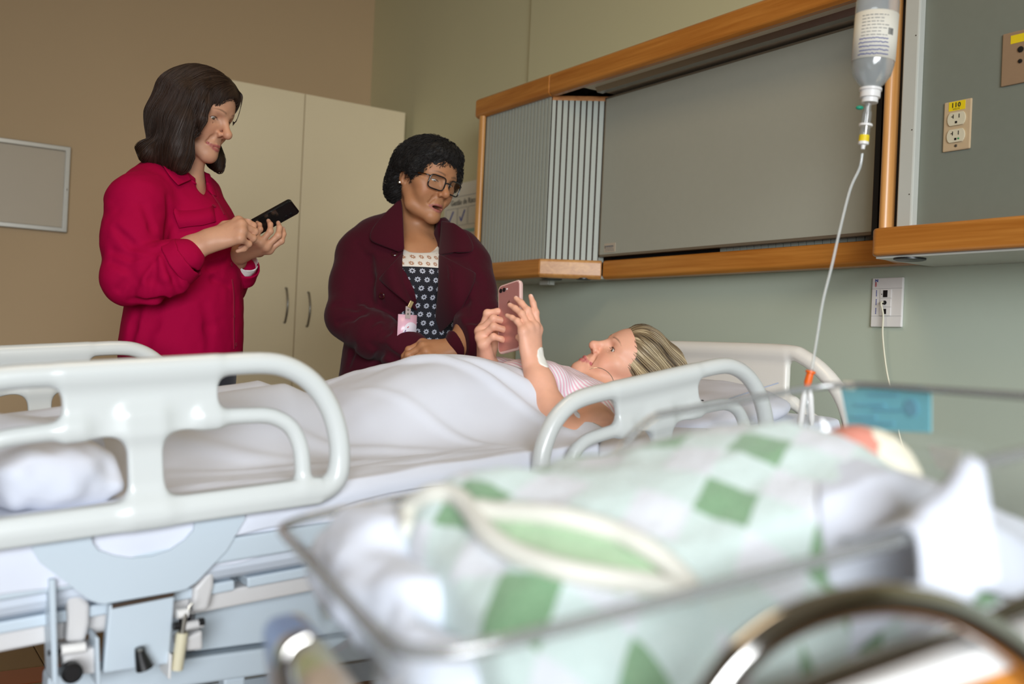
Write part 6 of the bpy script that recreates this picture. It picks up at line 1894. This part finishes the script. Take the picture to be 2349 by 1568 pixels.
S = SDF(); S.ell(P3(1972, 247, iD), (.0075, .005, .004), .002, R=np.stack([RH, FH, UPW], 1)); sobj('air_vent_tab', S, .0012, M('green_tab', srgb(16, 140, 110), .4, var=.05, vs=60), gs)
path = [P3(1978, 352, iD), P3(1972, 385, iD), P3(1950, 435, 1.86), P3(1926, 530, 1.83), P3(1908, 610, 1.80), P3(1888, 690, 1.77), P3(1875, 770, 1.74), P3(1862, 848, 1.70)]
auto_smooth(MB().tube(smooth_path(path, 8), .0027, 10).build('line', MT['tube'], gs), 60)
oc = [P3(1860, 850, 1.70), P3(1851, 885, 1.70)]; od = unit(oc[1] - oc[0])
mo_ = M('orange_connector', srgb(240, 108, 30), .4, var=.05, vs=60)
auto_smooth(MB().lathe([(.0085, 0), (.0085, .004), (.0062, .005), (.0066, .020), (.0050, .028)], 18, oc[0], od).build('connector', mo_, gs), 40)
for k, (a, b) in enumerate((((1846, 893), (1834, 985)), ((1858, 893), (1862, 975)))):
    A_, B_ = P3(*a, 1.69), P3(*b, 1.69)
    auto_smooth(MB().tube([A_, A_ * .8 + B_ * .2, A_ * .2 + B_ * .8, B_], [.0035, .0055, .0055, .003], 10).build('line_clip', MT['white_pl'], gs), 50)
auto_smooth(MB().tube(smooth_path([oc[1], P3(1852, 935, 1.69), P3(1845, 1010, 1.72), P3(1760, 1010, 1.85), P3(1620, 985, 2.0)], 8), .0022, 8).build('line', MT['tube'], gs), 60)
# ------------------------------------------------------------------ acrylic bassinet with the baby
FFo = np.array([.320, .822, .79]); EW = unit(np.array([-.187, -.982, 0])); EL = unit(np.array([.982, -.187, 0]))
_t = math.radians(9.5)
TA = EL * math.cos(_t) + UPW * math.sin(_t); TN = -EL * math.sin(_t) + UPW * math.cos(_t)
TW, TL, TD = .385, .612, .20
def tb(s, w, n=0.0): return FFo + TA * s + EW * w + TN * n
def tray(px, py, s=None, w=None, n=None):
    """sight line of a pixel met with a plane of the tub frame"""
    d = CF + CXV * (px - CX) / FPX - CUV * (py - CY) / FPX
    ax, v = (TA, s) if s is not None else ((EW, w) if w is not None else (TN, n))
    return CO + d * ((v - (CO - FFo) @ ax) / (d @ ax))
def loc_(p): q = np.asarray(p) - FFo; return np.array([q @ TA, q @ EW, q @ TN])
MT['acrylic'] = thin_clear('clear_acrylic', (.955, .965, .965), .06, .05, .03)
MT['acrylic_edge'] = thin_clear('acrylic_rim', (.62, .60, .58), .22, .08, .22)
bs = thing('bassinet', 'clear acrylic baby bassinet on a wheeled trolley in the foreground', 'bassinet', (*tb(.3, .2)[:2], 0))
def rimpath(inset, nseg=7, r=.045):
    c = [(inset, inset), (TL - inset, inset), (TL - inset, TW - inset), (inset, TW - inset)]
    out = []
    for (cx_, cy_), a0 in zip(c, (180, 270, 0, 90)):
        sx = 1 if cx_ < TL / 2 else -1; sy = 1 if cy_ < TW / 2 else -1
        o = (cx_ + sx * r, cy_ + sy * r)
        for a in np.linspace(a0, a0 + 90, nseg):
            out.append((o[0] + r * math.cos(math.radians(a)), o[1] + r * math.sin(math.radians(a))))
    P = np.array(out + [out[0]]); dd = np.concatenate([[0], np.cumsum(np.linalg.norm(np.diff(P, axis=0), axis=1))])
    tt = np.linspace(0, dd[-1], 160, endpoint=False)
    return np.stack([np.interp(tt, dd, P[:, i]) for i in (0, 1)], 1)
def hstep(s):
    x = np.clip((s - .315) / .075, 0, 1); return .036 * x * x * (3 - 2 * x)
rows = []
for ins, f in ((-.012, -.004), (0.0, 0.0), (.004, .02), (.010, .30), (.018, .65), (.024, .90), (.034, .985), (.06, 1.0)):
    R_ = rimpath(ins)
    rows.append([tb(s, w, hstep(s) * (1 - min(1, f * 1.2)) - TD * f) for s, w in R_])
V = np.array(rows).transpose(1, 0, 2).reshape(-1, 3)
F = grid_faces(160, len(rows), True)
tubo = mobj('tub', V, F, MT['acrylic'], bs, True)
bot = [tb(s, w, -TD) for s, w in rimpath(.06)]
mobj('tub_floor', [np.mean(bot, 0)] + bot, [(0, 1 + (i + 1) % 160, 1 + i) for i in range(160)], MT['acrylic'], bs)
auto_smooth(MB().tube([tb(s, w, hstep(s) + .001) for s, w in rimpath(-.008)], .0042, 8, closed=True).build('tub_rim', MT['acrylic_edge'], bs), 60)
# mattress in the tub
S = SDF(); Rt = np.stack([TA, EW, TN], 1)
S.frame(FFo, Rt); S.box((TL / 2, TW / 2, -TD + .026), (TL / 2 - .05, TW / 2 - .045, .022), .015); S.frame()
sobj('crib_mattress', S, .007, MT['sheet'], bs)
# trolley: chrome side hoop, lower tube, shelf and wooden cabinet, castors
def hoop(name, pix, w, r, mat, n=8):
    P = smooth_path([tray(*p, w=w) for p in pix], n)
    return auto_smooth(MB().tube(P, r, 14).build(name, mat, bs), 60)
hoop('side_hoop', [(1560, 1700), (1640, 1580), (1700, 1505), (1790, 1437), (1900, 1392), (2030, 1372), (2150, 1388), (2250, 1432), (2349, 1500), (2440, 1590), (2500, 1720)], .446, .0092, MT['chrome'])
hoop('lower_tube', [(1560, 1690), (1860, 1572), (2040, 1505), (2200, 1445), (2420, 1360)], .438, .0062, MT['chrome'])
hoop('foot_hoop', [(700, 1650), (660, 1568), (655, 1520), (672, 1480), (705, 1462)], .30, .0055, MT['chrome'])
g0 = loc_(tray(2010, 1560, w=.40)); 
zt = tb(.3, .2, -TD)[2]
def cab(name, s0, s1, w0, w1, z0, z1, mat, **k):
    b = FFo.copy(); b[2] = 0
    P = [b + EL * s + EW * w + UPW * z0 for s, w in ((s0, w0), (s1, w0), (s1, w1), (s0, w1))]
    return MB().prism(P, (0, 0, 0), (0, 0, z1 - z0)).build(name, mat, bs, **k)
zs_ = .625
cab('trolley_shelf', -.10, .62, .02, .43, zs_ - .02, zs_, MT['white_pl'], bevel=.004)
cab('cabinet', .03, .60, .04, .425, .12, zs_ - .021, MT['wood_x'], bevel=.004)
wd = MT['wood_x']
for nm, n0, n1, w0, w1, mt in (('side_board', -.30, -.078, .420, .432, wd), ('board_edge', -.078, -.060, .416, .436, MT['white_pl'])):
    MB().prism([tb(.16, w0, n0), tb(.58, w0, n0), tb(.58, w0, n1), tb(.16, w0, n1)], (0, 0, 0), EW * (w1 - w0)).build(nm, mt, bs, bevel=.003)
for s in (.05, .58):
    for w in (.06, .40):
        b = FFo.copy(); b[2] = 0; p = b + EL * s + EW * w
        auto_smooth(MB().tube([p + UPW * .06, p + UPW * .122], .012, 10).build('castor_stem', MT['steel_d'], bs))
        auto_smooth(MB().lathe([(.012, -.010), (.035, -.010), (.038, 0), (.035, .010), (.012, .010)], 18, p + UPW * .038, EL).build('castor', MT['black'], bs))
for s in (.06, .55):
    for w in (.06, .34):
        b = FFo.copy(); b[2] = 0
        q = tb(s, w, -TD); p = b + EL * s + EW * w
        auto_smooth(MB().tube([np.array([q[0], q[1], zs_ - .002]), q + TN * .002], .007, 10).build('tub_prop', MT['chrome'], bs))
# small tray of tools under the rim
# blue card and white sticker on the head end
def wallrect(name, pix, s, mat, label, cat, off=.002):
    P = [tray(*p, s=s) for p in pix]; c = np.mean(P, 0)
    o = MB().prism(P, TA * 0, TA * off).build(name, mat, None, origin=c)
    return tag(o, label, cat)
cd_ = wallrect('cot_card', [(1928, 888), (2110, 884), (2134, 902), (2134, 992), (1946, 984)], TL + .014, M('light_blue_card', srgb(150, 236, 255), .6, var=.04, vs=30), 'light blue name card fixed to the head end of the bassinet', 'card', .0015)
mpr = M('faded_card_print', srgb(140, 205, 232), .7, var=.06, vs=60)
for k, (x0, x1, y_) in enumerate(((1990, 2060, 905), (1960, 2030, 928), (2000, 2075, 940), (1955, 2010, 956), (1975, 2050, 970))):
    MB().tube([tray(x0, y_, s=TL + .0132), tray((x0 + x1) / 2, y_ + 1, s=TL + .0132), tray(x1, y_ + 1, s=TL + .0132)], .0011, 5).build('card_print', mpr, cd_)
ct_ = tray(2090, 935, s=TL + .0134)
auto_smooth(MB().lathe([(.009, 0), (.009, .0006)], 18, ct_, -TA).build('card_stamp', mpr, cd_))
wallrect('white_sticker', [(2128, 1020), (2205, 1030), (2190, 1085), (2150, 1075)], TL - .004, MT['paper'], 'small white sticker on the head end of the bassinet', 'sticker', .001)

# ---- baby
MT['skinBaby'] = skin_mat('newborn_skin')
bb = thing('person', 'sleeping newborn with a cream cap wrapped in a green checked blanket', 'person', tuple(tb(.4, .17, -.12)))
bho = tb(.468, .165, -.032)
BBR = frame_from(unit(TN * .94 - TA * .34), unit(TA * .94 + TN * .34))
PBb = Paint(srgb(226, 150, 134)); S = SDF()
add_head(S, PBb, bho, BBR, .56, mouth=0, eye=.0016, lip=srgb(200, 104, 100), brow=srgb(190, 130, 110), nose=.7, jaw=1.08, cheek=.008, brow_th=.6)
S.chain([tb(.43, .165, -.075), tb(.36, .165, -.08), tb(.24, .165, -.09), tb(.14, .165, -.10)], [.024, .058, .060, .040], .03)
V, F = S.mesh(.0028)
bodyb = mobj('body', V, F, MT['skinBaby'], bb, True, col=PBb(V))
S = SDF(); S.frame(bho, BBR, .58)
S.ell((0, -.014, .034), (.084, .100, .090), .01); S.ell((0, .092, -.040), (.090, .060, .095), .01, 's')
S.chain([(s_, .052 - abs(s_) * .35, .070 - abs(s_) * .6) for s_ in np.linspace(-.07, .07, 9)], [.013] * 9, .008)
S.frame(); S.disp = lambda P: .0012 * vnoise(P, 130, 8); S.damp = .002
sobj('knit_cap', S, .003, M('cream_knit', srgb(240, 234, 214), .9, var=.04, vs=200, bump=.4, bs=500), bb)

# ---- checked blanket
t = NT('green_checked_terry')
st = t.attr('st').outputs['Vector']; sp = t.n('ShaderNodeSeparateXYZ'); t.l(st, sp.inputs[0])
def cells(o): return t.math('FLOOR', t.math('DIVIDE', o, .040))
cu, cv_ = cells(sp.outputs[0]), cells(sp.outputs[1])
a_ = t.math('MODULO', t.math('ABSOLUTE', cu), 2.0); b_ = t.math('MODULO', t.math('ABSOLUTE', cv_), 2.0)
spk = t.noise(t.coord(), 330, 2, .7); big = t.noise(t.coord(), 14, 2)
mint = t.mix(spk, srgb(188, 208, 203), srgb(212, 223, 221)); wht = t.mix(spk, srgb(206, 209, 216), srgb(220, 222, 227)); grn = t.mix(spk, srgb(84, 126, 90), srgb(150, 184, 146))
kk = t.math('MULTIPLY', a_, b_); one = t.math('SUBTRACT', t.math('ADD', a_, b_), t.math('MULTIPLY', kk, 2.0))
sel = t.math('GREATER_THAN', t.math('FRACT', t.math('MULTIPLY', t.math('ADD', t.math('MULTIPLY', cu, .37), t.math('MULTIPLY', cv_, .71)), 1.7)), .30)
c0 = t.mix(one, wht, mint); c0 = t.mix(t.math('MULTIPLY', kk, sel), c0, grn)
c0 = t.mix(t.math('MULTIPLY', kk, t.math('SUBTRACT', 1.0, sel)), c0, mint)
c0 = t.mix(sp.outputs[2], c0, t.mix(spk, srgb(150, 186, 146), srgb(184, 206, 172)))
t.l(c0, t.p.inputs['Base Color']); t.set(Roughness=.95, Sheen_Weight=.3); t.bump(spk, .6, .003)
MT['terry'] = t.m
MT['binding'] = fabric('cream_binding', srgb(212, 210, 200), .9, .05, 300, .2)
def bn_(s, w):
    rg = np.interp(s, [.03, .05, .065, .086, .122, .195, .274, .338, .383, .428, .455, .50], [-.16, -.10, .012, .028, .040, .038, .043, .043, .046, .033, .000, -.05])
    pr_ = np.interp(w, [.020, .05, .10, .17, .24, .30, .345, .368], [-.13, -.06, -.010, .0, -.012, -.038, -.085, -.150])
    return np.maximum(rg + pr_, -.17)
ns_, nw_ = 170, 130
ss, ww = np.meshgrid(np.linspace(.034, .475, ns_), np.linspace(.020, .368, nw_), indexing='ij')
q = np.stack([ss.ravel(), ww.ravel(), np.zeros(ss.size)], 1)
nn = bn_(q[:, 0], q[:, 1])
sm = nn.reshape(ns_, nw_)
for _ in range(6):
    E = np.pad(sm, 1, mode='edge'); sm = (E[1:-1, 1:-1] * 2 + E[:-2, 1:-1] + E[2:, 1:-1] + E[1:-1, :-2] + E[1:-1, 2:]) / 6
nn = sm.ravel() + .009 * vnoise(q * np.array([9, 14, 1]), 1, 61) + .004 * vnoise(q * np.array([26, 34, 1]), 1, 62) + .0012 * vnoise(q * 160, 1, 63)
NB = nn.reshape(ns_, nw_)
V = FFo + q[:, :1] * TA + q[:, 1:2] * EW + nn[:, None] * TN
def hitB(px, py):
    d = CF + CXV * (px - CX) / FPX - CUV * (py - CY) / FPX
    for tt in np.linspace(.3, 1.3, 700):
        s, w, n = loc_(CO + d * tt)
        if .034 < s < .475 and .02 < w < .368:
            i = (s - .034) / .441 * (ns_ - 1); j = (w - .02) / .348 * (nw_ - 1)
            if n < NB[int(i), int(j)]: return (s, w, NB[int(i), int(j)])
    return None
# the strip of blanket folded over between the two bindings is sage green
e1 = [(940, 1230), (942, 1185), (989, 1150), (1043, 1152), (1078, 1182), (1118, 1243), (1186, 1290), (1293, 1325), (1400, 1347), (1500, 1365), (1590, 1385)]
e2 = [(1100, 1185), (1132, 1188), (1275, 1200), (1400, 1232), (1470, 1265), (1535, 1312), (1590, 1370)]
h1 = [h for h in (hitB(*p) for p in e1) if h]; h2 = [h for h in (hitB(*p) for p in e2) if h]
cs_, sn_ = math.cos(.62), math.sin(.62)
u_ = q[:, 0] * cs_ - q[:, 1] * sn_; v_ = q[:, 0] * sn_ + q[:, 1] * cs_
uvq = np.stack([u_ + .010 * vnoise(q * 8, 1, 65), v_ + .010 * vnoise(q * 8, 1, 66), np.zeros(len(q))], 1)
if len(h1) > 3 and len(h2) > 3:
    A1 = np.array(h1); A2 = np.array(h2)
    poly = np.vstack([A2[:, :2], A1[::-1][:7, :2]])
    x, y = q[:, 0], q[:, 1]; ins = np.zeros(len(q), bool)
    for k in range(len(poly)):
        x1, y1 = poly[k]; x2, y2 = poly[(k + 1) % len(poly)]
        c = ((y1 > y) != (y2 > y)) & (x < (x2 - x1) * (y - y1) / (y2 - y1 + 1e-12) + x1); ins ^= c
    uvq[:, 2] = ins
bl = thing('baby_blanket', 'green and white checked terry blanket with cream binding over the newborn', 'blanket', tuple(tb(.25, .17, -.1)))
bo_ = mobj('terry_cloth', V, grid_faces(ns_, nw_)[:, ::-1], MT['terry'], bl, True, uv=uvq)
bo_.modifiers.new('s', 'SOLIDIFY').thickness = .004
for h in (h1, h2):
    if len(h) > 3:
        P = smooth_path([tb(a, b, c + .005) for a, b, c in h], 6)
        auto_smooth(MB().tube(P, .0075, 10, flat=1.0).build('binding', MT['binding'], bl), 60)
# ---- white crib sheet around the head, with a tail over the near rim
ns2, nw2 = 70, 70
V = []
for us_ in np.linspace(0, 1, ns2):
    for w in np.linspace(.185, .358, nw2):
        s0_ = np.interp(w, [.185, .26, .31, .358], [.385, .362, .318, .285]); s = s0_ + (.585 - s0_) * us_
        n = np.interp(s, [.285, .33, .375, .40, .43, .46, .50, .56, .585], [-.005, .018, .030, .026, .014, .000, -.020, -.058, -.08]) + np.interp(w, [.185, .21, .24, .30, .335, .356], [-.022, .0, -.002, -.010, -.035, -.08])
        V.append(tb(s, w, n + .004 * float(vnoise(np.array([[s * 30, w * 30, 0]]), 1, 71)[0])))
cs1 = mobj('crib_sheet', V, grid_faces(ns2, nw2)[:, ::-1], MT['sheet'], None, True, origin=tb(.5, .2, -.1))
tag(cs1, 'white crib sheet bunched around the head of the newborn', 'crib sheet'); cs1.modifiers.new('s', 'SOLIDIFY').thickness = .003
V = []; nt = 24
for s in np.linspace(.312, .378, 16):
    for k in range(nt):
        f = k / (nt - 1); top = hstep(s) + .008
        if f < .35: w, n = TW - .045 + .050 * f / .35, -.012 + (top + .012) * f / .35
        else: g = (f - .35) / .65; w, n = TW + .012 + .010 * math.sin(g * 1.6), top - (top + .042 - .25 * abs(s - .352)) * g
        V.append(tb(s + .004 * math.sin(f * 5), w + .003 * math.sin(s * 160 + f * 3), n))
tl = mobj('hanging_cloth', V, grid_faces(16, nt), MT['sheet'], None, True, origin=tb(.357, TW, 0))
tag(tl, 'white cloth with blue laundry marks hanging over the near rim of the bassinet', 'cloth'); tl.modifiers.new('s', 'SOLIDIFY').thickness = .003
for (i, k, di, dk) in ((2, 9, 1, 2), (2, 13, 1, -2), (5, 12, 0, 2), (9, 16, 2, 1), (11, 19, -1, 2)):
    p0, p1 = np.array(V[i * nt + k]), np.array(V[(i + di) * nt + k + dk])
    MB().tube([p0 + EW * .0012, (p0 + p1) / 2 + EW * .0014, p1 + EW * .0012], .0022, 6, flat=.3).build('laundry_mark', MT['ink_blue'], tl)
# ---- things at the foot end of the tub
S = SDF()
for (s, w, n, r) in ((.045, .07, -.035, .042), (.045, .14, -.030, .042), (.045, .20, -.040, .040), (.06, .10, -.02, .040), (.055, .26, -.07, .040)):
    S.ball(tb(s, w, n), r, .03)
S.disp = lambda P: .010 * vnoise(P, 26, 81) + .004 * vnoise(P, 60, 82); S.damp = .012
tag(sobj('white_bundle', S, .005, MT['sheet']), 'white bundled cloth at the foot end of the bassinet', 'cloth')
t = NT('bright_packet_print')
f1 = t.noise(t.coord(), 16, 2); f2 = t.n('ShaderNodeTexVoronoi'); f2.inputs['Scale'].default_value = 22; t.l(t.coord(), f2.inputs['Vector'])
sx_ = t.n('ShaderNodeSeparateColor'); t.l(f2.outputs['Color'], sx_.inputs[0])
t.l(t.ramp(sx_.outputs[0], [(0.0, srgb(206, 166, 92)), (.22, srgb(206, 206, 214)), (.45, srgb(186, 194, 120)), (.6, srgb(176, 172, 186)), (.78, srgb(210, 182, 132)), (.92, srgb(136, 162, 206))]), t.p.inputs['Base Color']); t.set(Roughness=.3)
t.t.nodes[-1]
P = [tb(-.046, w, n) for w, n in ((.13, -.155), (.345, -.155), (.345, -.035), (.13, -.035))]
pk_ = MB().prism(P, (0, 0, 0), TA * .034).build('packet', t.m, None, bevel=.012, seg=3, origin=tb(-.05, .22, -.15))
tag(pk_, 'brightly printed packet standing beside the foot end of the bassinet', 'packet')
# ------------------------------------------------------------------ bedside table at the right edge, with a black bag
tz = .60
tc = AT(2228, 1292, Z=tz)
tbx0, tby1 = tc[0], tc[1]
bt_ = thing('bedside_table', 'wooden bedside table with a steel rail beside the head of the bed', 'bedside table', (tbx0 + .2, tby1 - .25, 0))
MB().box((tbx0, tby1 - .5, tz - .025), (min(tbx0 + .42, XW - .02), tby1, tz)).build('table_top', MT['wood_x'], bt_, bevel=.004)
MB().box((tbx0 + .015, tby1 - .485, .08), (min(tbx0 + .41, XW - .025), tby1 - .015, tz - .026)).build('cabinet', MT['white_pl'], bt_, bevel=.004)
for a in (tbx0 + .05, tbx0 + .36):
    for b in (tby1 - .45, tby1 - .06):
        auto_smooth(MB().lathe([(.012, -.01), (.036, -.01), (.036, .01), (.012, .01)], 16, (a, b, .04), (1, 0, 0)).build('castor', MT['black'], bt_))
rl_ = [(tbx0 + .01, tby1 - .48, tz), (tbx0 + .01, tby1 - .48, tz + .035), (tbx0 + .01, tby1 - .02, tz + .035), (tbx0 + .01, tby1 - .02, tz)]
auto_smooth(MB().tube(rl_, .010, 10).build('guard_rail', MT['steel_d'], bt_), 60)
S = SDF(); c = np.array([tbx0 + .14, tby1 - .13, tz + .072])
S.ell(c, (.09, .075, .062), .02); S.ell(c + np.array([.03, -.05, .02]), (.06, .05, .06), .02)
for k in range(9):
    a = k * .7; S.ball(c + np.array([.07 * math.cos(a), .05 * math.sin(a), .05 + .012 * math.sin(k * 2.1)]), .022, .012)
S.disp = lambda P: .006 * vnoise(P, 40, 91); S.damp = .008
tag(sobj('black_bag', S, .005, M('black_ruffled_fabric', srgb(34, 36, 42), .8, var=.2, vs=60)), 'black ruffled pouch lying on the bedside table', 'bag')
